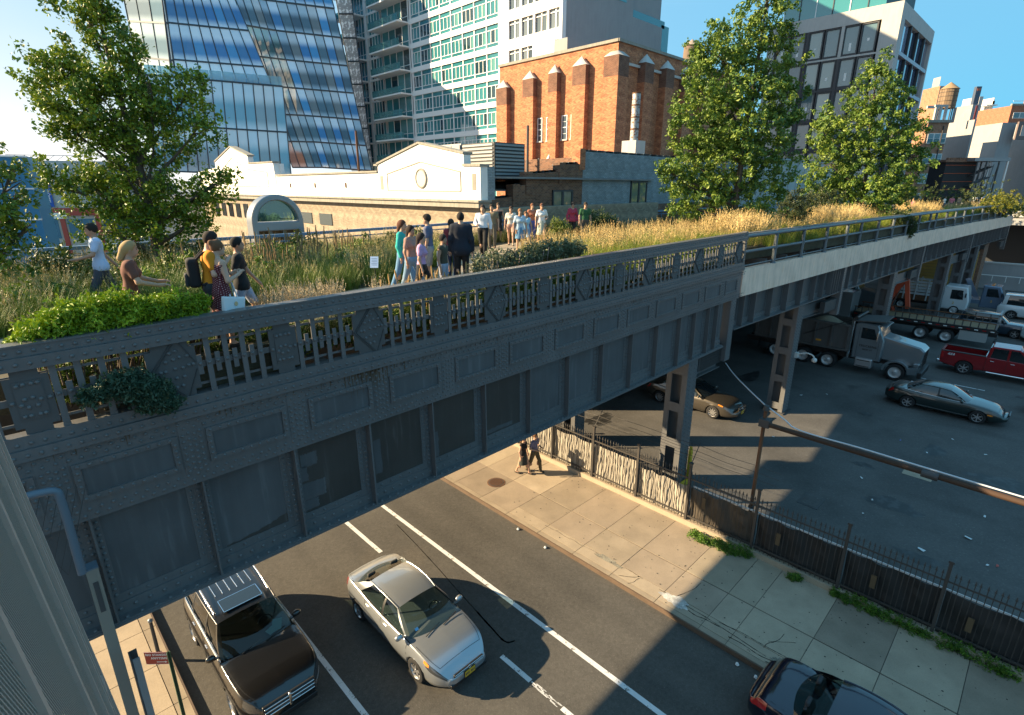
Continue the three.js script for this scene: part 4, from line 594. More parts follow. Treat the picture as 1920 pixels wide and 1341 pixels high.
const winG = [paneM(0.10, 0.13, 0.14), paneM(0.16, 0.19, 0.2), paneM(0.05, 0.07, 0.08)];
// ---- white building with two gabled parapets (its street face looks toward -x)
{
  const X = 17.6, B = thing('white_building', 'low white building with two gabled parapets and a stone ledge behind the railing', 'building', [0, 0, 0]);
  const yz = (px, py) => { const p = onX(px, py, X); return [-p.z, p.y]; };
  const slabX = (pts, d, mt, name, x0 = X) => { const g = poly(pts, d); g.rotateY(Math.PI / 2); g.translate(x0, 0, 0); return mesh(name, uvm(g), mt, B); }; // outline in (-z, y), thickness toward +x
  const zr = 11.3, zl = 54;
  mesh('lower_wall', uvm(bx(X + 0.05, X + 16, 0, 10.5, -zl, -zr)), M.beige, B);
  mesh('parapet_wall', uvm(bx(X, X + 0.4, 10.9, 12.28, -34.95, -20.3)), M.whiteWall, B);
  slabX([[zr, 10.9], [20.25, 10.9], [20.25, 12.7], [16.1, 13.62], [12.5, 12.98], [12.5, 12.46], [zr, 12.42]], 0.45, M.whiteWall, 'gable', X - 0.03);
  slabX([[34.95, 10.9], [zl, 10.9], [zl, 12.9], [48.5, 13.2], [48.5, 13.7], [43.9, 14.75], [40.2, 13.9], [40.2, 13.3], [35.2, 13.25]], 0.45, M.whiteWall, 'gable', X - 0.03);
  mesh('gable_side', uvm(bx(X + 0.42, X + 0.9, 10.9, 12.42, -zr - 0.6, -zr)), M.greyBrick, B); mesh('gable_side', uvm(bx(X + 0.41, X + 0.7, 10.9, 13.2, -35.6, -34.97)), M.whiteWall, B);
  // copings
  const cop = (a, b) => mesh('coping', uvm(beam([X + 0.2, a[1] + 0.05, -a[0]], [X + 0.2, b[1] + 0.05, -b[0]], 0.6, 0.1)), M.stone, B);
  cop([20.3, 12.72], [16.1, 13.64]); cop([16.1, 13.64], [12.45, 13.0]); cop([12.55, 12.46], [zr - 0.05, 12.42]); cop([48.5, 13.7], [43.9, 14.78]); cop([43.9, 14.78], [40.1, 13.92]); cop([40.2, 13.32], [35.1, 13.27]); cop([34.9, 12.3], [20.3, 12.3]); cop([20.6, 12.66], [20.2, 12.66]);
  mesh('ledge', uvm(merge([bx(X - 0.35, X + 0.4, 10.55, 10.88, -zl, -zr + 0.2), bx(X - 0.45, X + 0.4, 10.8, 10.9, -zl - 0.02, -zr + 0.3)])), M.stone, B);
  // moulded panel line and oval medallion on the near gable
  const ln = (a, b) => mesh('panel_moulding', uvm(beam([X - 0.035, a[1], -a[0]], [X - 0.035, b[1], -b[0]], 0.05, 0.05)), M.stone, B);
  ln([19.3, 12.2], [16.05, 12.75]); ln([16.05, 12.75], [12.75, 12.2]); ln([12.75, 12.2], [12.75, 11.3]); ln([12.75, 11.3], [19.3, 11.3]); ln([19.3, 11.3], [19.3, 12.2]);
  ln([48, 11.6], [48, 12.6]); ln([48, 12.6], [44, 13.9]); ln([44, 13.9], [40.6, 12.9]); ln([40.6, 12.9], [36.5, 12.6]); ln([36.5, 12.6], [36.5, 11.5]); ln([36.5, 11.5], [48, 11.6]);
  { const t = new THREE.TorusGeometry(0.46, 0.06, 8, 32); t.scale(1, 1, 1); t.rotateY(Math.PI / 2); t.translate(X - 0.05, 11.93, -16.0); mesh('medallion_ring', t, M.stone, B); const d = new THREE.CylinderGeometry(0.44, 0.44, 0.05, 32); d.rotateZ(Math.PI / 2); d.translate(X - 0.05, 11.93, -16); mesh('medallion', uvm(d), M.concTower, B); }
  for (const z of [19.9, 11.75]) mesh('pilaster_inset', uvm(bx(X - 0.045, X - 0.02, 11.35, 12.1, -z - 0.14, -z + 0.14)), M.stone, B);
  for (const z of [32.5, 28.5, 24.2]) mesh('wall_tie', uvm(bx(X - 0.06, X, 11.45, 11.75, -z - 0.04, -z + 0.04)), M.rust, B);
  mesh('roof', uvm(bx(X + 0.45, X + 16, 11.9, 12.0, -zl, -zr - 0.5)), M.roofing, B);
  for (const [z, h] of [[33, 0.35], [29, 0.4], [24.5, 0.45]]) mesh('skylight', uvm(bx(X + 3, X + 6, 12, 12 + h, -z - 1.2, -z + 1.0)), M.roofing, B);
  for (let i = 0; i < 5; i++) { const z = 50 - i * 1.9; mesh('window', bx(X - 0.0, X + 0.06, 8.9, 10.1, -z - 0.5, -z + 0.5), winG[i % 3], B); for (let k = 0; k < 4; k++) mesh('window_bar', bx(X - 0.05, X, 8.9, 10.1, -z - 0.42 + k * 0.28, -z - 0.39 + k * 0.28), darkFrame, B); }
  for (const z of [30.5, 27.5]) mesh('window', bx(X, X + 0.06, 9.0, 9.75, -z - 0.9, -z + 0.9), winG[2], B);
  // rooftop plant behind the near gable
  const R = thing('rooftop_unit', 'grey louvred air-handling unit on the roof behind the white gable', 'roof equipment', [X + 3.2, 12, -15.2]);
  mesh('casing', uvm(bx(-0.8, 1.6, 0, 1.75, -4.2, -0.4)), greyMetal, R); for (let i = 0; i < 5; i++) mesh('casing_panel', bx(-0.86, -0.8, 0.1, 1.68, -4.15 + i * 0.75, -3.45 + i * 0.75), std({ color: lin(0.3 + 0.05 * (i % 2), 0.3 + 0.05 * (i % 2), 0.3), roughness: 0.5 }), R);
  mesh('louvre_box', bx(-0.75, 1.5, 0, 1.7, -0.38, 2.2), darkFrame, R); for (let i = 0; i < 9; i++) mesh('louvre', bx(-0.8, -0.75, 0.1 + i * 0.18, 0.2 + i * 0.18, -0.3, 2.1), greyMetal, R); for (let i = 0; i < 9; i++) mesh('louvre', bx(-0.7, 1.4, 0.1 + i * 0.18, 0.2 + i * 0.18, 2.2, 2.25), greyMetal, R);
  const P = thing('vent_pipe', 'thin rusty vent pipe on the roof between the white gables', 'pipe', [X + 4, 12, -29.5]); mesh('pipe', cyl(0.09, 0.08, [0, 0, 0], [0, 3.4, 0], 10), M.rust, P); mesh('collar', cyl(0.2, 0.12, [0, 0, 0], [0, 0.25, 0], 12), M.rust, P);
}
// ---- arched glazed entrance bay
{
  const p = onZ(510, 400, -12.2), w = (onZ(556, 430, -12.2).x - onZ(463, 430, -12.2).x) / 2; const A = thing('arched_bay', 'arched glass bay with a grey metal frame rising behind the tall grass', 'bay window', [p.x, 0, -12.2]);
  const top = onZ(510, 366, -12.2).y, cy = top - w; const s = new THREE.Shape(); s.absarc(0, cy, w, 0, Math.PI); s.lineTo(-w, 8.9); s.lineTo(w, 8.9); const h = new THREE.Path(); h.absarc(0, cy, w * 0.84, 0, Math.PI); h.lineTo(-w * 0.84, cy - 0.05); h.lineTo(w * 0.84, cy - 0.05); s.holes.push(h); const h2 = new THREE.Path([[-w * 0.84, 9.0], [w * 0.84, 9.0], [w * 0.84, cy - 0.3], [-w * 0.84, cy - 0.3]].map(q => new THREE.Vector2(...q))); s.holes.push(h2);
  const g = new THREE.ExtrudeGeometry(s, { depth: 0.5, bevelEnabled: true, bevelSize: 0.03, bevelThickness: 0.03, bevelSegments: 1, curveSegments: 32 }); mesh('frame', uvm(g), std({ color: lin(0.26, 0.28, 0.31), roughness: 0.35, metalness: 0.5 }), A);
  const gs = new THREE.Shape(); gs.absarc(0, cy, w * 0.85, 0, Math.PI); const gg = new THREE.ExtrudeGeometry(gs, { depth: 0.03, bevelEnabled: false, curveSegments: 24 }); gg.translate(0, 0, 0.3); mesh('arch_pane', gg, phys({ color: lin(0.25, 0.5, 0.58), roughness: 0.02, metalness: 0.9 }), A);
  for (const i of [-1, 0, 1]) mesh('door_panel', uvm(bx(i * w * 0.54 - w * 0.25, i * w * 0.54 + w * 0.25, 9.0, cy - 0.32, 0.1, 0.15)), std({ color: lin(0.19, 0.11, 0.05), roughness: 0.7 }), A);
  for (const i of [-0.5, 0.5]) mesh('door_post', uvm(bx(i * w * 0.54 - 0.05, i * w * 0.54 + 0.05, 9.0, cy - 0.3, 0.12, 0.3)), greyMetal, A);
  mesh('sill', uvm(bx(-w, w, 8.55, 8.9, -0.2, 0.5)), M.stone, A);
}
// ---- brown and grey brick buildings along the railing (faces look toward +z)
{
  const Z = -12.0, B = thing('brown_brick_building', 'dark brown brick wall with stepped tile coping and a tall window', 'building');
  const q = (x, y) => { const p = onZ(x, y, Z); return [p.x, p.y]; };
  const out = [[917, 374], [962, 370], [962, 350], [987, 347], [987, 327], [1049, 322], [1049, 309], [1094, 307]].map(a => q(...a)); const xl = out[0][0], xr = out[out.length - 1][0];
  const g = poly([[xl, 0], ...out, [xr, 0]].reverse(), 0.4); g.translate(0, 0, Z - 0.4); mesh('wall', uvm(g), M.brownBrick, B);
  const tileM = std({ color: lin(0.1, 0.12, 0.13), roughness: 0.6 });
  for (const [a, b] of [[0, 1], [2, 3], [4, 5], [6, 7]]) { const n = Math.max(2, Math.round((out[b][0] - out[a][0]) / 0.5)); for (let i = 0; i < n; i++) { const x0 = out[a][0] + (out[b][0] - out[a][0]) * i / n, x1 = out[a][0] + (out[b][0] - out[a][0]) * (i + 1) / n - 0.02, y = out[a][1] + (out[b][1] - out[a][1]) * i / n; const c = new THREE.CylinderGeometry(0.26, 0.26, x1 - x0, 10, 1, false, 0, Math.PI); c.rotateZ(Math.PI / 2); c.rotateX(-Math.PI / 2); c.scale(1, 0.5, 1.3); c.translate((x0 + x1) / 2, y, Z - 0.2); mesh('coping_tile', c, tileM, B); } }
  for (const k of [2, 4, 6]) mesh('pier', uvm(bx(out[k][0] - 0.05, out[k][0] + 0.45, out[k][1] - 1.0, out[k][1] + 0.12, Z - 0.45, Z + 0.06)), M.brownBrick, B);
  const win = (Bd, x0, y0, x1, y1, Zp) => { const a = onZ(x0, y1, Zp), b = onZ(x1, y0, Zp); const w = new THREE.Group(); w.name = 'window'; Bd.add(w); mesh('frame', merge([bx(a.x, a.x + 0.1, a.y, b.y, Zp, Zp + 0.08), bx(b.x - 0.1, b.x, a.y, b.y, Zp, Zp + 0.08), bx(a.x, b.x, b.y - 0.1, b.y, Zp, Zp + 0.081), bx(a.x, b.x, a.y, a.y + 0.1, Zp, Zp + 0.081), bx((a.x + b.x) / 2 - 0.08, (a.x + b.x) / 2 + 0.08, a.y, b.y, Zp, Zp + 0.079)]), darkFrame, w); for (const [p, r] of [[a.x + 0.1, (a.x + b.x) / 2 - 0.08], [(a.x + b.x) / 2 + 0.08, b.x - 0.1]]) { mesh('pane', bx(p, r, a.y + 0.1, b.y - 0.1, Zp + 0.005, Zp + 0.03), paneM(0.16, 0.2, 0.16), w); mesh('blind', bx(p + 0.04, r - 0.04, (a.y + b.y) / 2, b.y - 0.12, Zp + 0.002, Zp + 0.004), whitePaint, w); } };
  win(B, 1034, 356, 1073, 402, Z);
  mesh('tin_roof', (() => { const g2 = bx(xl - 0.6, out[5][0], 0, 0.06, -4, 0); g2.rotateX(0.12); g2.translate(0, out[1][1] + 0.3, Z - 0.5); return uvm(g2); })(), std({ color: lin(0.55, 0.58, 0.6), roughness: 0.35, metalness: 0.5 }), B);
  mesh('red_beam', uvm(bx(xl - 0.3, out[5][0], out[3][1] + 0.35, out[3][1] + 0.75, Z - 5, Z - 4.8)), std({ color: lin(0.36, 0.09, 0.05), roughness: 0.7 }), B); mesh('body', uvm(bx(xl, xr, 0, out[0][1] - 0.3, Z - 10, Z - 0.42)), M.brownBrick, B);
  const dish = thing('satellite_dish', 'small white satellite dish on the roof above the brown brick wall', 'satellite dish', onZ(1010, 300, Z - 4).toArray()); { const d = new THREE.SphereGeometry(0.55, 20, 8, 0, Math.PI * 2, 0, 0.8); d.rotateX(Math.PI * 0.62); d.rotateY(0.9); d.translate(0, 0.1, 0.2); mesh('dish', d, std({ color: lin(0.6, 0.6, 0.58), roughness: 0.5, side: THREE.DoubleSide }), dish); mesh('mast', cyl(0.04, 0.04, [0, -1.1, 0], [0, 0.1, 0]), greyMetal, dish); mesh('feed_arm', cyl(0.02, 0.02, [0, -0.2, 0.1], [0.5, 0.05, 0.6]), greyMetal, dish); }
  const vp = thing('vent_pipe', 'tall thin dark pipe rising in front of the orange brick building', 'pipe', onZ(989, 312, Z - 4).toArray()); mesh('pipe', cyl(0.08, 0.08, [0, -0.5, 0], [0, onZ(989, 235, Z - 4).y - vp.position.y, 0], 10), M.steelDark, vp); mesh('bracket', bxc(0.3, 0.06, 0.06, 0.1, 0.2, 0), M.steelDark, vp);
  // grey painted brick
  const Gb = thing('grey_brick_building', 'blue-grey painted brick wall with tile coping and a tall window', 'building'); const a = q(1094, 284), b = q(1300, 297), xe = onZ(1395, 300, Z).x, sy = q(1180, 384)[1];
  mesh('wall', uvm(bx(a[0], xe, sy, a[1], Z - 0.5, Z + 0.02)), M.greyBrick, Gb); mesh('wall_base', uvm(bx(a[0], xe, 0, sy, Z - 0.5, Z)), M.brownBrick, Gb); mesh('body', uvm(bx(a[0], xe, 0, a[1] - 0.3, Z - 6.5, Z - 0.52)), M.brownBrick, Gb);
  for (let i = 0; i < 26; i++) { const x0 = a[0] + (xe - a[0]) * i / 26, x1 = a[0] + (xe - a[0]) * (i + 1) / 26 - 0.03; const c = new THREE.CylinderGeometry(0.3, 0.3, x1 - x0, 10, 1, false, 0, Math.PI); c.rotateZ(Math.PI / 2); c.rotateX(-Math.PI / 2); c.scale(1, 0.5, 1.2); c.translate((x0 + x1) / 2, a[1] - 0.01, Z - 0.25); mesh('coping_tile', c, std({ color: lin(0.18 + 0.12 * (i % 3), 0.22 + 0.11 * (i % 3), 0.23 + 0.1 * (i % 3)), roughness: 0.6 }), Gb); }
  mesh('pier', uvm(bx(a[0] - 0.35, a[0] + 0.15, a[1] - 1.0, a[1] + 0.15, Z - 0.55, Z + 0.05)), M.orange, Gb); win(Gb, 1179, 340, 1213, 398, Z + 0.02);
  // flue on the grey roof
  const zc = Z - 3.2, fb = onZ(1187, 285, zc); const F = thing('chimney_flue', 'rust-streaked round steel flue on a square base before the brick building', 'chimney', [fb.x, fb.y, zc]); const fh = onZ(1184, 173, zc).y - fb.y; const flM = std({ map: rep(texRGB(256, (() => { const n = fbm(256, 6, 5, 71), s = fbm(256, 10, 3, 72); return (i, j) => { const k = j * 256 + i, r = sstep(0.52, 0.66, n[k]), v = 0.2 + 0.3 * s[k]; return [v * (1 - r) + 0.2 * r, v * (1 - r) + 0.08 * r, v * (1 - r) + 0.04 * r]; }; })()), 1), roughness: 0.6, metalness: 0.3 });
  mesh('base', uvm(bx(-0.62, 0.62, -0.6, 0.75, -0.6, 0.6)), M.concTower, F); const nS = 4; for (let i = 0; i < nS; i++) mesh('flue_section', uvm(cyl(0.29, 0.29, [0, 0.75 + (fh - 0.75) * i / nS + 0.02, 0], [0, 0.75 + (fh - 0.75) * (i + 1) / nS, 0], 20)), flM, F); for (let i = 1; i <= nS; i++) mesh('flue_band', cyl(0.31, 0.31, [0, 0.72 + (fh - 0.75) * i / nS, 0], [0, 0.8 + (fh - 0.75) * i / nS, 0], 20), M.rust, F);
  // pale sheet wall further along, seen between the trees
  const W = thing('sheet_metal_building', 'pale grey sheet-clad building seen between the two trees', 'building'); const s0 = xe + 0.3, s1 = 74; for (let i = 0; i < 24; i++) { const x0 = s0 + (s1 - s0) * i / 24, x1 = s0 + (s1 - s0) * (i + 1) / 24 - 0.04; mesh('wall_panel', uvm(bx(x0, x1, 0, 14.0, Z - 0.55, Z - 0.4 + (i % 2) * 0.03)), M.concTower, W); } mesh('body', uvm(bx(s0, s1, 0, 13.9, Z - 6, Z - 0.56)), M.concTower, W); mesh('coping', uvm(bx(s0, s1, 14.0, 14.15, Z - 0.7, Z - 0.3)), greyMetal, W);
}
// ---- orange brick theatre-like block with buttresses
{
  const X = 40, Zc = -19.8, T0 = 22.55, B = thing('orange_brick_building', 'tall sunlit orange brick building with stone-capped buttresses', 'building');
  mesh('wall', uvm(bx(X, X + 24, 0, T0, -33.6, Zc)), M.orange, B);
  for (const [w, d, x, z] of [[0.7, 13.9, X + 0.2, -26.7], [24.3, 0.7, X + 12.05, Zc - 0.2]]) mesh('coping', uvm(bxc(w, 0.22, d, x, T0 + 0.11, z)), M.stone, B);
  const darkB = brickM([0.11, 0.045, 0.03], [0.17, 0.075, 0.045], [0.2, 0.15, 0.11], 470);
  const capM = std({ color: lin(0.46, 0.44, 0.41), roughness: 0.8 });
  const but = (x0, x1, z0, z1, y, side) => { const g = new THREE.Group(); g.name = 'buttress'; B.add(g); mesh('shaft', uvm(bx(x0, x1, 0, y - 1.5, z0, z1)), M.orange, g); mesh('head', uvm(bx(x0 - 0.01, x1 + 0.01, y - 1.5, y, z0 - 0.01, z1 + 0.01)), darkB, g); const w = x1 - x0, d = z1 - z0; const c = new THREE.ConeGeometry(Math.SQRT1_2, 1, 4, 1); c.rotateY(Math.PI / 4); c.scale(w + 0.06, 0.75, d + 0.06); c.translate((x0 + x1) / 2, y + 0.375, (z0 + z1) / 2); mesh('cap', c.toNonIndexed(), capM, g); c.computeVertexNormals(); };
  for (const [a, b, y] of [[-33.55, -32.1, 20.6], [-29.95, -28.6, 20.95], [-26.75, -25.75, 21.05], [-24.0, -22.6, 21.25]]) but(X - 0.55, X + 0.05, a, b, y);
  but(X - 0.35, X + 1.1, Zc - 1.1, Zc + 0.35, 21.55); for (const a of [43.0, 46.4, 49.9, 53.3]) but(a, a + 1.35, Zc - 0.05, Zc + 0.7, 21.4);
  for (const [a, b] of [[41.1, 43], [44.35, 46.4], [47.75, 49.9], [51.25, 53.3]]) mesh('string_course', uvm(bx(a, b, 21.0, 21.2, Zc, Zc + 0.2)), capM, B);
  for (const [z0, z1] of [[-28.45, -27.85], [-27.35, -26.85], [-25.5, -24.85], [-24.45, -24.05]]) { const w = new THREE.Group(); w.name = 'window'; B.add(w); mesh('pane', bx(X - 0.03, X - 0.01, 15.6, 17.6, z0, z1), winG[2], w); mesh('frame', merge([bx(X - 0.06, X - 0.005, 15.6, 17.6, z0, z0 + 0.07), bx(X - 0.06, X - 0.005, 15.6, 17.6, z1 - 0.07, z1), bx(X - 0.061, X - 0.004, 17.53, 17.6, z0, z1), bx(X - 0.061, X - 0.004, 16.55, 16.62, z0, z1), bx(X - 0.06, X - 0.004, 16.05, 16.08, z0, z1), bx(X - 0.06, X - 0.004, 17.05, 17.08, z0, z1)]), whitePaint, w); mesh('sill', uvm(bx(X - 0.12, X, 15.48, 15.6, z0 - 0.06, z1 + 0.06)), capM, w); }
  mesh('plant_box', uvm(bx(X + 1, X + 4, T0, T0 + 1.6, -30.2, -27.5)), whitePaint, B); mesh('plant_box_side', uvm(bx(X + 1.02, X + 3.9, T0, T0 + 1.5, -27.5, -26.0)), M.concDark, B);
  const wt = thing('water_tower', 'small wooden water tower behind the orange brick building', 'water tower', at(1296, 102, 84).toArray()); wt.position.y -= 0; mesh('tank', uvm(cyl(1.15, 1.05, [0, -1.6, 0], [0, 1.0, 0], 18)), std({ color: lin(0.16, 0.12, 0.09), roughness: 0.9 }), wt); { const c = new THREE.ConeGeometry(1.2, 0.9, 18); c.translate(0, 1.45, 0); mesh('roof', c, std({ color: lin(0.3, 0.25, 0.2), roughness: 0.9 }), wt); } for (const [x, z] of [[-0.7, -0.7], [0.7, -0.7], [0.7, 0.7], [-0.7, 0.7]]) mesh('leg', cyl(0.08, 0.08, [x, -5.6, z], [x, -1.6, z], 6), M.steelDark, wt);
}
// ---- white apartment tower with teal glass
{
  const X = 66, f = 66 / 85, zz = z => 8.6 + (z - 8.6) * f, yy = y => 11.5 + (y - 11.5) * f; const B = thing('apartment_tower', 'white apartment tower with teal window bands and glass balconies', 'building');
  const zL = zz(-139), zW = zz(-121.5), zM = zz(-112), zP = zz(-81), zP2 = zz(-78.3), zR = zz(-64.1), H = 52, FH = yy(43.6) - yy(38.45), y0 = yy(43.6);
  mesh('core', uvm(bx(X + 0.6, X + 26, 0, H, zL, zR - 0.5)), M.concDark, B); mesh('side_wall', uvm(bx(X + 0.5, X + 26, 0, H - 14.5, zR - 0.5, zR)), M.concDark, B); mesh('side_wall', uvm(bx(X + 0.5, X + 17, H - 14.5, H, zR - 0.5, zR)), M.concDark, B);
  mesh('corner_glazing', bx(X + 26, X + 28.5, 0, H - 14, zR - 4, zR - 0.2), teal[2], B); mesh('roof_terrace_rail', bx(X + 17, X + 27, H - 14.5, H - 13.4, zR - 0.3, zR - 0.2), teal[1], B); for (const [a, b] of [[X + 12, X + 15]]) mesh('window', bx(a, b, H - 13, H - 9.5, zR, zR + 0.05), teal[2], B);
  srand(500);
  const bars = (name, list) => mesh(name, list, whitePaint, B);
  for (let k = -7; k <= 3; k++) { const y = y0 + k * FH; if (y < 2) continue;
    // main face bays
    mesh('floor_band', uvm(bx(X - 0.25, X + 0.6, y - 0.42, y + 0.42, zM, zP)), whitePaint, B);
    const bays = 8, bw = (zP - zM) / bays; const yb = y + 0.42, yt = y + FH - 0.42, h = yt - yb;
    for (let i = 0; i < bays; i++) { const a = zM + i * bw, b = a + bw; if (y > 45) { mesh('window', bx(X, X + 0.05, yb, yt, a, b), teal[i % 3], B); continue; }
      const w = new THREE.Group(); w.name = 'window'; B.add(w); const fr = [bx(X - 0.12, X + 0.1, yb, yt, a - 0.1, a + 0.1), bx(X - 0.08, X + 0.08, yb + h * 0.17, yb + h * 0.2, a, b), bx(X - 0.08, X + 0.08, yb + h * 0.76, yb + h * 0.79, a, b)]; for (let m = 1; m < 3; m++) fr.push(bx(X - 0.07, X + 0.07, yb + h * 0.2, yb + h * 0.76, a + bw * m / 3 - 0.05, a + bw * m / 3 + 0.05)); mesh('frame', fr, whitePaint, w);
      const tm = rnd() < 0.15 ? teal[3] : pick(teal.slice(0, 3)); mesh('pane', bx(X, X + 0.03, yb, yb + h * 0.17, a, b), pick(teal.slice(0, 3)), w); mesh('pane', bx(X, X + 0.03, yb + h * 0.79, yt, a, b), pick(teal.slice(0, 3)), w); for (let m = 0; m < 3; m++) mesh('pane', bx(X, X + 0.03, yb + h * 0.2, yb + h * 0.76, a + bw * m / 3, a + bw * (m + 1) / 3), rnd() < 0.12 ? teal[3] : rnd() < 0.2 ? tealC : tm, w); }
    // right-hand white part with punched windows
    const rb = 4, rw = (zR - zP2) / rb; mesh('floor_band', uvm(bx(X - 0.3, X + 0.55, y - 0.75, y + 0.75, zP2, zR)), whitePaint, B);
    for (let i = 0; i < rb; i++) { const a = zP2 + i * rw, b = a + rw, yb2 = y + 0.75, yt2 = y + FH - 0.75; mesh('pier', bx(X - 0.29, X + 0.54, yb2, yt2, a - 0.18, a + 0.18), whitePaint, B); const w = new THREE.Group(); w.name = 'window'; B.add(w); mesh('pane', bx(X + 0.0, X + 0.03, yb2, yt2, a + 0.18, (a + b) / 2), winG[i % 2], w); mesh('pane', bx(X, X + 0.03, yb2, yt2, (a + b) / 2, b - 0.18), winG[(i + 1) % 3], w); mesh('frame', merge([bx(X - 0.1, X + 0.05, yb2, yt2, (a + b) / 2 - 0.1, (a + b) / 2 + 0.1), bx(X - 0.1, X + 0.05, yt2 - 0.5, yt2 - 0.38, a + 0.18, b - 0.18)]), whitePaint, w); }
    // balcony wing: two columns of glazing
    const yb3 = y + 0.2, yt3 = y + FH - 0.2, zA = zL + 0.5, zmid = (zL + zW) / 2 - 0.6;
    mesh('floor_band', uvm(bx(X - 0.1, X + 0.6, y - 0.2, y + 0.2, zL, zM)), whitePaint, B);
    for (const [a, b] of [[zA, zmid - 1.2], [zmid + 0.4, zmid + 4.6], [zmid + 5.2, zM - 0.4]]) { const w = new THREE.Group(); w.name = 'window'; B.add(w); const n = 4; const fr = []; for (let m = 0; m <= n; m++) fr.push(bx(X - 0.05, X + 0.1, yb3, yt3, a + (b - a) * m / n - 0.06, a + (b - a) * m / n + 0.06)); fr.push(bx(X - 0.05, X + 0.1, yb3 + 0.9, yb3 + 1.0, a, b)); mesh('frame', fr, whitePaint, w); for (let m = 0; m < n; m++) mesh('pane', bx(X + 0.02, X + 0.05, yb3, yt3, a + (b - a) * m / n, a + (b - a) * (m + 1) / n), pick(teal), w); }
    for (const [a, b, o] of [[zL - 2.4, zmid - 1.0, 0], [zmid + 4.2, zM - 0.3, FH * 0.5]]) { const g = new THREE.Group(); g.name = 'balcony'; B.add(g); const yo = y + o * 0; mesh('slab', uvm(bx(X - 2.6, X, yo - 0.15, yo + 0.1, a, b)), whitePaint, g); mesh('glass_guard', bx(X - 2.55, X - 2.5, yo + 0.1, yo + 1.25, a, b), phys({ color: lin(0.25, 0.55, 0.55), roughness: 0.05, transmission: 0.75, thickness: 0 }), g); mesh('glass_guard', bx(X - 2.5, X, yo + 0.1, yo + 1.25, a, a + 0.04), phys({ color: lin(0.25, 0.55, 0.55), roughness: 0.05, transmission: 0.75, thickness: 0 }), g); }
  }
  for (const z of [zL + 0.2, (zL + zW) / 2 - 1.1, zM - 0.15, zM + 0.2]) mesh('column', uvm(bx(X - 0.2, X + 0.6, 0, H, z - 0.3, z + 0.3)), whitePaint, B);
  mesh('pier', uvm(bx(X - 0.35, X + 0.6, 0, H, zP, zP2)), whitePaint, B); mesh('pier', uvm(bx(X - 0.34, X + 0.5, 0, H, zR - 0.5, zR + 0.02)), whitePaint, B);
}
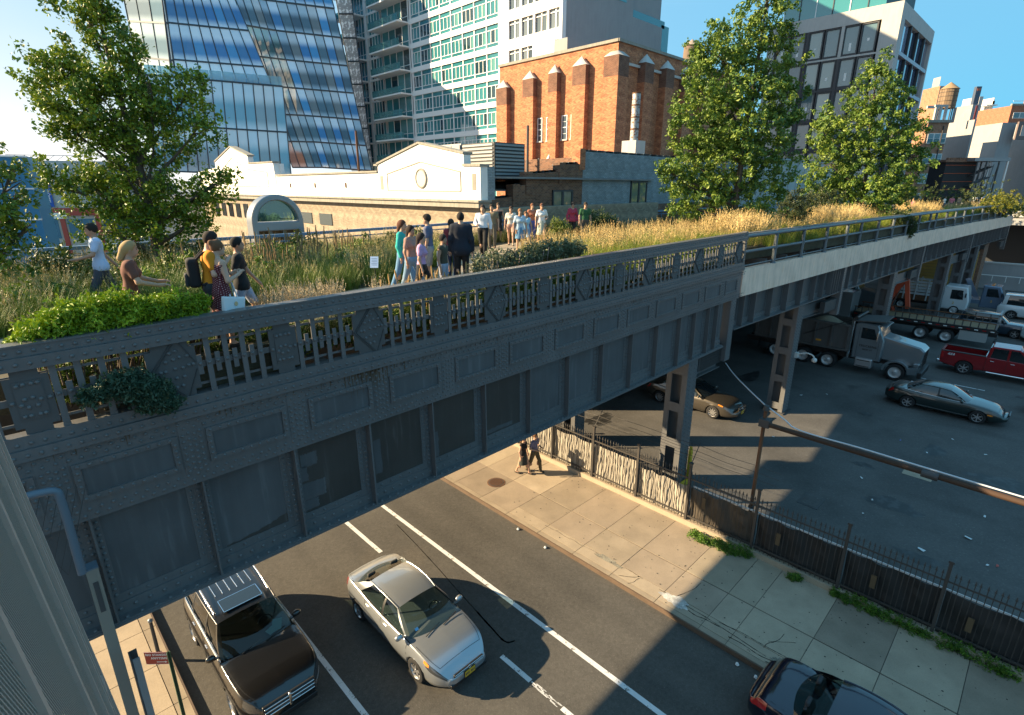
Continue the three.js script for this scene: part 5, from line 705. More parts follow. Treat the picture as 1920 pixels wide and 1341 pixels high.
// ---- curving glass office block: leaning sails of fritted panes
{
  const B = thing('glass_office', 'curving blue-white glass office building with leaning facets', 'building');
  const N = 128; const fn = fbm(N, 4, 4, 611);
  // white dots printed denser toward floor lines: drawn as frit on each pane (v = height within the storey)
  const frit = (cl, wh, s) => texRGB(64, (i, j) => { const v = j / 127; const d = Math.pow(Math.abs(v - 0.36) / 0.64, 1.0); const t = sstep(0.18, 0.62, d + 0.06 * (fn[((j * 2) % N) * N + (i * 2) % N] - 0.5)); return [cl[0] + (wh[0] - cl[0]) * t, cl[1] + (wh[1] - cl[1]) * t, cl[2] + (wh[2] - cl[2]) * t]; }, 128);
  const mk = (cl, wh) => { const t = frit(cl, wh); t.wrapS = t.wrapT = THREE.ClampToEdgeWrapping; return phys({ map: t, roughness: 0.07, metalness: 0.15, clearcoat: 1, clearcoatRoughness: 0.02 }); };
  const blue = [mk([0.03, 0.16, 0.42], [0.66, 0.78, 0.9]), mk([0.05, 0.24, 0.52], [0.68, 0.8, 0.92]), mk([0.04, 0.16, 0.38], [0.6, 0.74, 0.88])], pale = [mk([0.10, 0.17, 0.18], [0.42, 0.52, 0.53]), mk([0.16, 0.2, 0.19], [0.5, 0.58, 0.58])], mirror = [mk([0.07, 0.12, 0.17], [0.4, 0.52, 0.62]), mk([0.14, 0.15, 0.16], [0.52, 0.58, 0.64]), mk([0.05, 0.08, 0.12], [0.36, 0.48, 0.6])], podium = [mk([0.16, 0.36, 0.48], [0.55, 0.7, 0.8]), mk([0.24, 0.34, 0.4], [0.6, 0.68, 0.74])];
  const mull = std({ color: lin(0.03, 0.045, 0.06), roughness: 0.4 });
  // each facet: corner sight points with depths, columns, storeys
  const facet = (name, tl, tr, br, bl, nc, nr, mats, off = 0) => { const P = (u, v) => { const a = tl.clone().lerp(tr, u), b = bl.clone().lerp(br, u); return b.lerp(a, v); }; const F = new THREE.Group(); F.name = name; B.add(F); srand(700 + off);
    const nrm = tr.clone().sub(tl).cross(bl.clone().sub(tl)).normalize(); if (nrm.dot(EYE.clone().sub(tl)) < 0) nrm.negate();
    for (let r = 0; r < nr; r++) for (let c = 0; c < nc; c++) { const g = 0.01; const q = [P((c + g) / nc, (r + g) / nr), P((c + 1 - g) / nc, (r + g) / nr), P((c + 1 - g) / nc, (r + 1 - g) / nr), P((c + g) / nc, (r + 1 - g) / nr)]; const j = [0, 1, 2, 3].map(() => rr(-0.03, 0.03)); q.forEach((p, i) => p.addScaledVector(nrm, j[i])); const ge = new THREE.BufferGeometry(); const A = [q[0], q[1], q[2], q[0], q[2], q[3]]; ge.setAttribute('position', new THREE.Float32BufferAttribute(A.flatMap(p => [p.x, p.y, p.z]), 3)); ge.setAttribute('uv', new THREE.Float32BufferAttribute([0, 0, 1, 0, 1, 1, 0, 0, 1, 1, 0, 1], 2)); ge.computeVertexNormals(); const m = mesh('pane', ge, pick(mats), F); m.material.side = THREE.DoubleSide; }
    const bl2 = []; for (let r = 0; r <= nr; r++) { const a = P(0, r / nr), b = P(1, r / nr); mesh('floor_line', beam(a.toArray(), b.toArray(), 0.22, 0.26), mull, F); } for (let c = 0; c <= nc; c++) { const a = P(c / nc, 0).addScaledVector(nrm, 0.03), b = P(c / nc, 1).addScaledVector(nrm, 0.03); mesh('mullion', beam(a.toArray(), b.toArray(), 0.12, 0.14), mull, F); } };
  const D = (x, y, d) => at(x, y, d + 12);
  facet('left_facet', D(226, -30, 96), D(300, -30, 88), D(330, 180, 89), D(268, 170, 97), 3, 3, pale, 1);
  facet('white_edge', D(300, -30, 88), D(305, -30, 88), D(334, 180, 89), D(326, 180, 89), 1, 3, [whitePaint], 2);
  facet('main_sail', D(303, -30, 88), D(436, -14, 92), D(522, 190, 94), D(336, 178, 89), 8, 3, blue, 3);
  facet('fold', D(436, -14, 92), D(498, 0, 97), D(604, 314, 99), D(548, 314, 96), 4, 6, mirror, 4);
  facet('right_sail', D(498, 0, 97), D(626, 16, 103), D(697, 320, 103.5), D(604, 314, 99), 7, 6, [...blue, ...mirror], 5);
  facet('right_sail_upper', D(440, -150, 97), D(585, -135, 103), D(627, 16, 103), D(498, 0, 97), 7, 3, blue, 6); facet('side_sail', D(585, -135, 103.4), D(575, -135, 142), D(660, 320, 142), D(694, 320, 104), 9, 8, blue, 7);
  facet('podium', D(272, 140, 84), D(530, 162, 91), D(546, 330, 91), D(290, 320, 84), 13, 2, podium, 8);
  // frosted side edge
  facet('frosted_edge', D(626, -20, 103.2), D(656, -20, 106), D(700, 320, 106), D(690, 320, 103.6), 1, 8, [std({ map: rep(texRGB(128, (i, j) => { const v = 0.35 + 0.5 * sstep(0.45, 0.55, fn[j * 128 + i]); return [v, v, v * 1.02]; }), 2), roughness: 0.5 })], 9);
  // glass terrace guard on the podium
  { const a = D(272, 140, 84), b = D(530, 162, 91); for (let i = 0; i < 11; i++) { const p = a.clone().lerp(b, i / 11), q = a.clone().lerp(b, (i + 0.96) / 11); const g = beam([p.x, p.y + 0.75, p.z], [q.x, q.y + 0.75, q.z], 0.04, 1.5); mesh('terrace_guard', g, phys({ color: lin(0.5, 0.7, 0.78), roughness: 0.05, transmission: 0.7, thickness: 0 }), B); } }
}
// ---- unfinished glass and concrete tower at right
{
  const X = 100, p0 = onX(1697, 0, X), f = X / 70; const B = thing('concrete_tower', 'square concrete-framed tower with tall dark window bays, top right', 'building'); const zc = p0.z, yt = p0.y, zl = onX(1446, 36, X).z, W = onZ(1756, 45, zc).x - X;
  const fw = 0.9; const H = yt; const zA = zl, zB = zc;
  mesh('core', uvm(bx(X + 0.8, X + W - 0.8, 0, H - 0.5, zA + 0.5, zB - 0.8)), darkFrame, B);
  mesh('top_beam', uvm(bx(X, X + W, H - 1.9, H, zA, zB)), M.concTower, B); mesh('corner_pier', uvm(bx(X, X + 2.2, 0, H - 1.9, zB - 2.4, zB)), M.concTower, B); mesh('corner_pier', uvm(bx(X, X + 1.2, 0, H - 1.9, zA, zA + 1.2)), M.concTower, B); mesh('end_pier', uvm(bx(X + W - 0.6, X + W, 0, H - 1.9, zB - 1, zB)), M.concTower, B);
  const n = 3, bw = (zB - 2.4 - zA - 1.2) / n, fh = 4.4; srand(900);
  for (let r = 0; r < 7; r++) { const y1 = H - 1.9 - r * fh, y0 = y1 - fh + 0.25; mesh('sill_band', uvm(bx(X + 0.05, X + 0.6, y0 - 0.25, y0, zA + 1.2, zB - 2.4)), r === 0 ? M.concTower : darkFrame, B);
    for (let c = 0; c < n; c++) { const a = zA + 1.2 + c * bw; mesh('bay_pier', uvm(bx(X + 0.02, X + 0.6, y0, y1, a - 0.22, a + 0.22)), c === 2 && r < 1 ? M.concTower : darkFrame, B); for (let m = 0; m < 2; m++) { const u0 = a + 0.35 + m * (bw - 0.3) / 2, u1 = u0 + (bw - 0.3) / 2 - 0.55, w = new THREE.Group(); w.name = 'window'; B.add(w); mesh('frame', merge([bx(X + 0.12, X + 0.5, y0, y1, u0 - 0.2, u0), bx(X + 0.12, X + 0.5, y0, y1, u1, u1 + 0.2), bx(X + 0.121, X + 0.5, y1 - 0.25, y1, u0, u1), bx(X + 0.121, X + 0.5, y0, y0 + 0.3, u0, u1)]), darkFrame, w); mesh('pane', bx(X + 0.3, X + 0.34, y0 + 0.3, y1 - 0.25, u0, u1), pick([paneM(0.12, 0.2, 0.22), paneM(0.08, 0.14, 0.16), paneM(0.2, 0.28, 0.28)]), w); if (rnd() < 0.6) mesh('sticker', bx(X + 0.28, X + 0.3, y0 + 0.6 + rr(0, 1.5), y0 + 0.95 + rr(0.5, 1.6), (u0 + u1) / 2 - 0.15, (u0 + u1) / 2 + 0.15), whitePaint, w); } }
    // +z side
    const m2 = 4, sw = (W - 0.6 - 2.2) / m2; mesh('side_band', uvm(bx(X + 2.2, X + W - 0.6, y0 - 0.35, y0 + 0.15, zB - 0.4, zB - 0.02)), std({ color: lin(0.35, 0.36, 0.42), roughness: 0.4 }), B); for (let c = 0; c < m2; c++) { const a = X + 2.2 + c * sw; mesh('side_fin', bx(a, a + 0.35, y0, y1, zB - 0.4, zB - 0.04), darkFrame, B); mesh('side_pane', bx(a + 0.35, a + sw, y0, y1, zB - 0.5, zB - 0.46), pick([paneM(0.05, 0.08, 0.16), paneM(0.3, 0.36, 0.5), paneM(0.03, 0.05, 0.1)]), B); } }
  // glazed penthouse storey
  for (let i = 0; i < 6; i++) { const a = zA + 1.5 + i * (zB - zA - 4) / 6; mesh('penthouse_pane', bx(X + 1.6, X + 1.66, H, H + 4.5, a, a + (zB - zA - 4) / 6 - 0.15), teal[2], B); mesh('penthouse_mullion', bx(X + 1.5, X + 1.7, H, H + 4.5, a - 0.12, a), i % 2 ? darkFrame : whitePaint, B); } mesh('penthouse_core', uvm(bx(X + 1.8, X + W - 3, H, H + 4.6, zA + 1.4, zB - 3)), darkFrame, B);
}
// ---- far right group
{
  const box = (B, name, x0, y0, x1, y1, d, thick, mt, turn) => { const a = at(x0, y1, d), b = at(x1, y0, d); const w = b.clone().sub(a); const L = Math.hypot(w.x, w.z); const g = bx(0, L, 0, Math.max(0.5, b.y - a.y), -thick, 0); const m = mesh(name, uvm(g), mt, B); m.position.copy(a); m.rotation.y = Math.atan2(-w.z, w.x); return [m, L, b.y - a.y]; };
  const grp = (name, label, cat) => thing(name, label, cat);
  const put = (m, name, g, mt) => { const o = mesh(name, g, mt, m); return o; };
  { const B = grp('brown_apartment_house', 'brown brick house with three rows of sash windows, left of the grey wall', 'building'); const [m, L, h] = box(B, 'wall', 1700, 226, 1781, 420, 118, 9, M.farBrick); for (let r = 0; r < 4; r++) for (let c = 0; c < 3; c++) { const x = L * (0.1 + c * 0.3), y = h - 4.3 - r * 3.9; const w = put(m, 'window', bx(x, x + 1.25, y, y + 1.9, 0, 0.06), whitePaint); put(w, 'pane', bx(x + 0.1, x + 1.15, y + 0.95, y + 1.8, 0.06, 0.08), winG[1]); put(w, 'pane', bx(x + 0.1, x + 1.15, y + 0.1, y + 0.88, 0.06, 0.08), winG[2]); put(m, 'sill', uvm(bx(x - 0.1, x + 1.35, y - 0.2, y, 0, 0.15)), M.stone); } put(m, 'cornice', uvm(bx(-0.2, L + 0.2, h - 0.4, h + 0.1, -0.3, 0.3)), M.stone); put(m, 'downpipe', cyl(0.1, 0.1, [L - 1.3, 0, 0.12], [L - 1.0, h - 1, 0.12], 8), M.steelDark);
    put(m, 'pergola_beam', uvm(bx(1, L - 0.6, h + 2.6, h + 3.1, -3, -2.6)), M.concTower); put(m, 'pergola_beam', uvm(bx(1, L - 0.6, h + 2.6, h + 3.0, -0.8, -0.4)), M.concTower); for (const x of [1.2, L / 2, L - 1]) put(m, 'pergola_post', uvm(bx(x, x + 0.4, h, h + 2.6, -0.8, -0.4)), M.concTower); }
  { const B = grp('grey_party_wall', 'blank grey rendered wall beside the brown brick house', 'building'); box(B, 'wall', 1781, 224, 1832, 420, 119, 8, M.concDark); const [m2] = box(B, 'wall', 1832, 230, 1907, 420, 123, 8, M.concDark); box(B, 'wall', 1907, 226, 2010, 420, 123, 10, M.concDark); }
  { const B = grp('billboard', 'advertising panel fixed on the grey wall at the right edge', 'billboard'); const [m, L, h] = box(B, 'panel', 1903, 228, 1960, 262, 121, 0.4, std({ color: lin(0.16, 0.12, 0.11), roughness: 0.6 })); put(m, 'poster_block', bx(0.8, L * 0.6, h * 0.2, h * 0.8, 0, 0.05), std({ color: lin(0.4, 0.36, 0.34), roughness: 0.7 })); }
  { const B = grp('brick_stair_tower', 'tan brick rooftop tower with a dark box on top', 'building'); const [m, L, h] = box(B, 'wall', 1733, 161, 1764, 300, 150, 6, M.farBrick); put(m, 'top_box', uvm(bx(L * 0.5, L * 1.0, h, h + 2.2, -3, -0.5)), M.concDark); put(m, 'side_strip', uvm(bx(L, L + 1.2, 0, h, -5, -0.2)), M.concDark); }
  { const p = at(1773, 204, 140); const w = thing('water_tower', 'wooden rooftop water tower with a conical roof beside the tan brick tower', 'water tower', p.toArray()); const r = 1.75; for (let i = 0; i < 24; i++) { const a = i / 24 * Math.PI * 2; const g = bxc(0.44, 4.2, 0.12, 0, 2.1, r); g.rotateY(a); mesh('stave', uvm(g), std({ color: lin(0.16 + 0.04 * (i % 3), 0.11 + 0.03 * (i % 3), 0.07 + 0.02 * (i % 3)), roughness: 0.9 }), w); } for (const y of [0.6, 1.6, 2.6, 3.5]) { const t = new THREE.TorusGeometry(r + 0.08, 0.05, 6, 28); t.rotateX(Math.PI / 2); t.translate(0, y, 0); mesh('hoop', t, M.steelDark, w); } const c = new THREE.ConeGeometry(r + 0.25, 1.6, 20); c.translate(0, 5.0, 0); mesh('roof', c, std({ color: lin(0.3, 0.2, 0.11), roughness: 0.9 }), w); for (const [x, z] of [[-1.2, -1.2], [1.2, -1.2], [1.2, 1.2], [-1.2, 1.2]]) mesh('leg', cyl(0.12, 0.12, [x, -12, z], [x, 0, z], 6), M.steelDark, w); }
  { const B = grp('rooftop_block', 'grey-brown rooftop block carrying a red banner, under the dark sign', 'building'); const [m, L, h] = box(B, 'wall', 1800, 196, 1838, 300, 145, 6, M.concDark); put(m, 'banner', bx(L * 0.5, L * 0.75, h * 0.35, h * 0.98, 0, 0.06), std({ color: lin(0.4, 0.07, 0.05), roughness: 0.7 })); }
  { const B = grp('roof_sign', 'dark tilted rooftop sign panel against the sky', 'sign'); const [m, L, h] = box(B, 'panel', 1824, 162, 1842, 198, 146, 0.8, std({ color: lin(0.06, 0.08, 0.12), roughness: 0.5 })); put(m, 'stripe', bx(0.2, L - 0.2, h * 0.78, h * 0.9, 0, 0.05), std({ color: lin(0.45, 0.12, 0.06), roughness: 0.6 })); put(m, 'support', uvm(bx(L * 0.3, L * 0.7, -4, 0, -0.7, -0.3)), M.steelDark); }
  { const B = grp('distant_tower', 'pale stepped apartment slab far off behind the rooftop sign', 'building'); const [m, L, h] = box(B, 'wall', 1836, 183, 1866, 300, 240, 8, M.concTower); for (let i = 0; i < 5; i++) { put(m, 'window_band', bx(0.5, L - 0.5, h - 2.5 - i * 3.4, h - 1.2 - i * 3.4, 0, 0.1), teal[2]); put(m, 'slab_edge', uvm(bx(L - 3, L + 1.4, h - 3.0 - i * 3.4, h - 2.6 - i * 3.4, -4, 0.5)), whitePaint); } }
  { const B = grp('distant_tower', 'low pale building far off behind the rooftop block', 'building'); const [m, L, h] = box(B, 'wall', 1786, 187, 1806, 300, 230, 8, M.concTower); for (let i = 0; i < 3; i++) put(m, 'window_band', bx(0.4, L - 0.4, h - 2.2 - i * 3.4, h - 1.0 - i * 3.4, 0, 0.1), teal[2]); }
  { const B = grp('red_brick_block', 'red brick apartment block with balconies at the far right', 'building'); const [m, L, h] = box(B, 'wall', 1846, 198, 2000, 400, 170, 14, M.redBrick); for (let r = 0; r < 3; r++) for (let c = 0; c < 5; c++) { const x = L * (0.06 + c * 0.12), y = h - 3.4 - r * 4.2; const w = put(m, 'window', bx(x, x + 1.9, y, y + 1.6, 0, 0.06), whitePaint); put(w, 'pane', bx(x + 0.12, x + 1.78, y + 0.12, y + 1.48, 0.06, 0.08), winG[c % 3]); } put(m, 'parapet', uvm(bx(-0.2, L + 0.2, h, h + 0.5, -0.4, 0.2)), M.stone); put(m, 'chimney', uvm(bx(L * 0.36, L * 0.36 + 1.6, h, h + 5, -3, -1.6)), M.farBrick); put(m, 'roof_rail', bx(0.5, L * 0.35, h + 1.2, h + 1.35, -0.6, -0.5), whitePaint); for (let i = 0; i < 2; i++) put(m, 'balcony', uvm(bx(L * 0.36, L * 0.6, h - 5 - i * 4.2, h - 4.7 - i * 4.2, 0, 1.6)), M.concTower); }
  { const B = grp('scaffold_netting', 'dark debris netting with orange lines round a scaffold beside the walkway', 'scaffold'); const [m, L, h] = box(B, 'netting', 1757, 304, 1832, 380, 92, 3.5, std({ color: lin(0.025, 0.028, 0.03), roughness: 0.95 })); for (let i = 0; i < 5; i++) put(m, 'net_rope', bx(0, L, h * (0.12 + i * 0.2), h * (0.12 + i * 0.2) + 0.06, 0, 0.05), std({ color: lin(0.45, 0.09, 0.03), roughness: 0.8 })); put(m, 'cornice', uvm(bx(-0.4, L + 1.2, h, h + 0.35, -3.5, 0.4)), M.brownBrick); for (let i = 0; i < 14; i++) put(m, 'bracket', uvm(bx(i * L / 14, i * L / 14 + 0.25, h + 0.35, h + 0.65, -0.2, 0.35)), M.brownBrick); }
  { const B = grp('steel_stair_frame', 'open steel stair tower frame with a flat roof at the walkway end', 'stair tower'); const [m, L, h] = box(B, 'roof', 1828, 297, 1896, 302, 90, 4, greyMetal); for (const x of [0.5, L * 0.35, L * 0.7, L - 0.3]) for (const z of [-0.2, -3.6]) put(m, 'post', bx(x, x + 0.16, -7.2, 0, z, z + 0.16), x > L * 0.8 ? whitePaint : M.steelDark); for (let i = 0; i < 4; i++) put(m, 'stair_flight', uvm(beam([L * 0.15, -7 + i * 1.6, -1.5], [L * 0.68, -5.6 + i * 1.6, -1.5], 1.2, 0.12)), M.steelDark); for (let i = 0; i < 5; i++) put(m, 'brace', beam([L * (0.1 + i * 0.12), -7, -0.1], [L * (0.22 + i * 0.12), -0.5, -0.1], 0.06, 0.06), M.steelDark); }
}
// ---- far left: blue shed and grey pier building
{
  const B = thing('blue_shed', 'blue corrugated building at the far left edge', 'building'); const a = at(-120, 430, 74), b = at(46, 292, 80); const w = V(b.x - a.x, 0, b.z - a.z), L = w.length(), h = b.y; const bm = std({ color: lin(0.04, 0.2, 0.36), roughness: 0.5 }); const m = mesh('wall', uvm(bx(0, L, 0, h, -12, 0)), bm, B); m.position.set(a.x, 0, a.z); m.rotation.y = Math.atan2(-w.z, w.x);
  for (let i = 0; i < 30; i++) mesh('corrugation', bx(i * L / 30, i * L / 30 + 0.1, 0.5, h - 0.2, 0, 0.05), bm, m); for (const y of [h - 0.1, h * 0.72, h * 0.45]) mesh('white_band', bx(-0.1, L + 0.1, y - 0.12, y + 0.08, -0.2, 0.12), whitePaint, m); mesh('flagpole', cyl(0.08, 0.05, [L - 4, h, -2], [L - 5.2, h + 6, -2], 8), greyMetal, m);
  const P = thing('pier_building', 'grey sheet-clad pier building with a red band numbered 59', 'building'); const c = at(46, 430, 96), d = at(290, 305, 104), w2 = V(d.x - c.x, 0, d.z - c.z), L2 = w2.length(), h2 = d.y; const pm = mesh('wall', uvm(bx(0, L2, 0, h2, -12, 0)), M.concTower, P); pm.position.set(c.x, 0, c.z); pm.rotation.y = Math.atan2(-w2.z, w2.x);
  const redM = std({ color: lin(0.36, 0.06, 0.045), roughness: 0.6 }), yb = at(90, 398, 98).y; mesh('red_band', bx(-0.2, L2, yb - 0.6, yb + 0.7, 0, 0.3), redM, pm); for (let i = 0; i < 7; i++) { mesh('window', bx(1 + i * 3.4, 3.4 + i * 3.4, yb + 3.2, yb + 4.9, 0, 0.08), winG[i % 3], pm); mesh('panel_rib', bx(0.4 + i * 3.4, 0.6 + i * 3.4, yb + 0.7, h2 - 0.4, 0, 0.1), greyMetal, pm); } for (let i = 0; i < 4; i++) mesh('red_post', bx(0.2 + i * 5.2, 0.9 + i * 5.2, 0, yb - 0.6, 0, 0.3), redM, pm); for (let i = 0; i < 4; i++) mesh('shop_pane', bx(1.2 + i * 5.2, 5.0 + i * 5.2, yb - 4.5, yb - 1.2, 0.0, 0.06), paneM(0.03, 0.1, 0.2), pm);
  const xs = L2 * (65 - 46) / 244 + 1.5; mesh('sign_board', bx(xs - 2.2, xs + 3.4, yb - 1.1, yb - 0.1, 0.3, 0.4), whitePaint, pm);
  const font = await new FontLoader().loadAsync('fonts/droid/droid_sans_bold.typeface.json'); M.font = font; const tg = new TextGeometry('59', { font, size: 0.75, depth: 0.04, curveSegments: 4 }); tg.translate(xs - 0.2, yb - 0.97, 0.4); mesh('sign_number', tg, redM, pm);
  mesh('banner', bx(xs + 1.0, xs + 2.0, yb + 0.9, yb + 5.2, 0.35, 0.42), std({ color: lin(0.02, 0.09, 0.4), roughness: 0.7 }), pm); { const t = new TextGeometry('CHELSEA PIERS', { font, size: 0.34, depth: 0.02, curveSegments: 3 }); t.rotateZ(-Math.PI / 2); t.translate(xs + 1.35, yb + 5.0, 0.42); mesh('banner_text', t, whitePaint, pm); }
  mesh('roof_truss', merge([bx(0, L2, h2 + 0.9, h2 + 1.0, -0.3, -0.2), bx(0, L2, h2, h2 + 0.1, -0.3, -0.2), ...Array.from({ length: 16 }, (_, i) => beam([i * L2 / 16, h2, -0.25], [(i + 1) * L2 / 16, h2 + 0.95, -0.25], 0.06, 0.06))]), greyMetal, pm);
}
// ================================================================ TRUCKS AND THE PICKUP
const prof = (pts, w, bev = 0.03) => { const g = poly(pts, w, bev); g.rotateY(-Math.PI / 2); g.translate(w / 2, 0, 0); return toCreasedNormals(g, 0.6); }; // outline in (forward, y)
const greyPaint = carPaint(0.13, 0.155, 0.17, 0.3, 0.35), whiteTruck = carPaint(0.55, 0.57, 0.58, 0.0, 0.35), dirtySteel = std({ map: M.steelDark.map, color: lin(1.6, 1.5, 1.4), roughness: 0.8 });
const textOn = (str, size, mt, parent, x, y, z, ry) => { const t = new TextGeometry(str, { font: M.font, size, depth: 0.008, curveSegments: 3 }); t.computeBoundingBox(); const w = t.boundingBox.max.x; t.translate(-w / 2, 0, 0); const m = mesh('lettering', t, mt, parent); m.position.set(x, y, z); m.rotation.y = ry; return m; };
function dumpTruck(x, z, label, col, mainBody) {
  const C = thing('dump_truck', label, 'truck', [x, 0.1, z], 0); const W = 2.35;
  mesh('chassis', uvm(merge([bx(-0.45, -0.3, 0.75, 1.05, -6.4, 3.9), bx(0.3, 0.45, 0.75, 1.05, -6.4, 3.9), bx(-0.4, 0.4, 0.7, 0.9, -6.3, 2)])), blackPl, C);
  // hood with sloping top, grille, fenders
  mesh('hood', prof([[1.9, 1.15], [4.0, 1.0], [4.1, 1.95], [3.9, 2.12], [1.9, 2.5]], 1.5, 0.08), col, C); mesh('grille', bxc(1.2, 1.05, 0.08, 0, 1.5, 4.12, 0.03), chrome, C); for (let i = 0; i < 8; i++) mesh('grille_bar', bxc(0.05, 0.92, 0.05, -0.5 + i * 0.143, 1.5, 4.16), blackPl, C);
  for (const s of [1, -1]) { const a = []; for (let i = 0; i <= 12; i++) { const t = Math.PI * i / 12; a.push([2.98 + 0.72 * Math.cos(t), 0.55 + 0.72 * Math.sin(t)]); } const o2 = []; for (let i = 12; i >= 0; i--) { const t = Math.PI * i / 12; o2.push([2.98 + 0.62 * Math.cos(t), 0.55 + 0.62 * Math.sin(t)]); } const g = prof([[4.0, 0.62], [4.05, 1.0], ...a.slice(2), ...o2], 0.5, 0.02); g.translate(s * 0.93, 0, 0); mesh('fender', g, col, C); const hl = bxc(0.34, 0.28, 0.3, s * 0.9, 1.12, 3.92, 0.06); mesh('headlight_housing', hl, col, C); mesh('headlight', bxc(0.26, 0.18, 0.04, s * 0.9, 1.12, 4.08, 0.02), lampClear, C); }
  mesh('bumper', bxc(2.4, 0.36, 0.22, 0, 0.62, 4.2, 0.05), blackPl, C);
  // cab
  mesh('cab', prof([[0.55, 1.0], [2.0, 1.0], [2.05, 2.3], [1.62, 3.18], [0.6, 3.22], [0.5, 3.1]], W - 0.25, 0.07), col, C); mesh('windscreen', T(RX(bxc(1.85, 0.86, 0.03, 0, 0, 0, 0.01), -0.44), 0, 2.74, 1.9), glassDark, C); mesh('sun_visor', T(RX(bxc(1.95, 0.05, 0.45, 0, 0, 0, 0.02), 0.2), 0, 3.2, 1.85), col, C);
  for (const s of [1, -1]) { mesh('door_window', prof([[0.85, 2.3], [1.75, 2.3], [1.5, 2.95], [0.85, 2.98]], 0.02, 0.002).translate(s * (W / 2 - 0.115), 0, 0), glassDark, C); mesh('door_gap', bxc(0.01, 1.9, 0.015, s * (W / 2 - 0.12), 2.0, 0.72), blackPl, C); mesh('door_gap', bxc(0.01, 1.2, 0.015, s * (W / 2 - 0.12), 1.7, 1.86), blackPl, C); mesh('mirror_arm', tube([[s * 1.07, 2.95, 1.7], [s * 1.4, 2.95, 1.8], [s * 1.4, 2.2, 1.8], [s * 1.07, 2.2, 1.75]], 0.02, 20, 6), chrome, C); mesh('mirror', bxc(0.2, 0.55, 0.08, s * 1.4, 2.6, 1.8, 0.02), chrome, C); mesh('exhaust_stack', cyl(0.1, 0.1, [s * 1.05, 0.9, 0.3], [s * 1.05, 3.5, 0.3], 14), chrome, C); mesh('step_tank', uvm(bxc(0.5, 0.6, 0.95, s * 0.98, 0.75, 1.25, 0.08)), alloy, C); for (let k = 0; k < 2; k++) mesh('step', bxc(0.3, 0.04, 0.7, s * 1.1, 0.55 + k * 0.36, 1.25), blackPl, C); textOn('TRUCKING', 0.14, blackPl, C, s * (W / 2 - 0.118), 1.75, 1.3, s * Math.PI / 2); textOn('WEST ST', 0.1, blackPl, C, s * (W / 2 - 0.118), 1.55, 1.3, s * Math.PI / 2); }
  // dump body: ribbed sides, canopy over the cab, load of sand
  const B = new THREE.Group(); B.name = 'dump_body'; C.add(B);
  mesh('side_plate', uvm(bx(-1.22, -1.16, 1.35, 2.95, -5.6, 0.35)), mainBody, B); mesh('side_plate', uvm(bx(1.16, 1.22, 1.35, 2.95, -5.6, 0.35)), mainBody, B); mesh('head_plate', uvm(bx(-1.2, 1.2, 1.35, 3.35, 0.25, 0.35)), mainBody, B); mesh('floor', uvm(bx(-1.15, 1.15, 1.3, 1.42, -5.6, 0.3)), mainBody, B); mesh('tail_gate', uvm(bx(-1.2, 1.2, 1.35, 2.9, -5.66, -5.58)), mainBody, B);
  for (const s of [-1, 1]) { for (let i = 0; i < 7; i++) mesh('rib', uvm(bxc(0.13, 1.55, 0.12, s * 1.26, 2.12, -5.5 + i * 0.95)), mainBody, B); mesh('top_rail', uvm(bxc(0.16, 0.14, 5.95, s * 1.22, 2.98, -2.62)), mainBody, B); mesh('bottom_rail', uvm(bxc(0.14, 0.14, 5.95, s * 1.24, 1.38, -2.62)), mainBody, B); mesh('side_marker', bxc(0.03, 0.12, 0.36, s * 1.24, 1.75, -1.5), std({ color: lin(0.6, 0.24, 0.02), roughness: 0.6 }), B); mesh('mud_flap', bxc(0.5, 0.6, 0.03, s * 0.95, 0.75, -5.3), blackPl, B); }
  mesh('cab_shield', uvm(T(RX(bxc(2.3, 0.07, 1.7), -0.1), 0, 3.42, 1.15)), mainBody, B); mesh('tarp_roll', cyl(0.11, 0.11, [-1.25, 3.55, 0.45], [1.25, 3.55, 0.45], 12), blackPl, B); mesh('tarp_arm', beam([-1.3, 3.5, 0.45], [-1.3, 2.0, -2.4], 0.06, 0.05), blackPl, B);
  { const nx = 14, nz = 30, R = []; const nn = fbm(64, 6, 4, 321); for (let i = 0; i <= nz; i++) { const r = []; for (let j = 0; j <= nx; j++) { const u = j / nx, v = i / nz; r.push([-1.15 + 2.3 * u, 2.45 + 0.75 * Math.exp(-Math.pow((v - 0.72) / 0.2, 2)) * Math.sin(Math.PI * u) + 0.25 * Math.exp(-Math.pow((v - 0.25) / 0.2, 2)) * Math.sin(Math.PI * u) + 0.14 * (nn[(i * 2) * 64 + j * 4] - 0.5), -5.5 + 5.7 * v]); } R.push(r); } mesh('sand_load', grid(R, nz + 1, nx + 1), std({ color: lin(0.32, 0.27, 0.19), roughness: 1 }), B); }
  for (const s of [1, -1]) { wheel(C, s * 1.0, 0.52, 2.98, 0.52, 0.3, s, 5, true); for (const a of [-0.77, -2.29, -4.1]) wheel(C, s * 0.98, 0.52, a, 0.52, 0.5, s, 5, true); }
  return C;
}
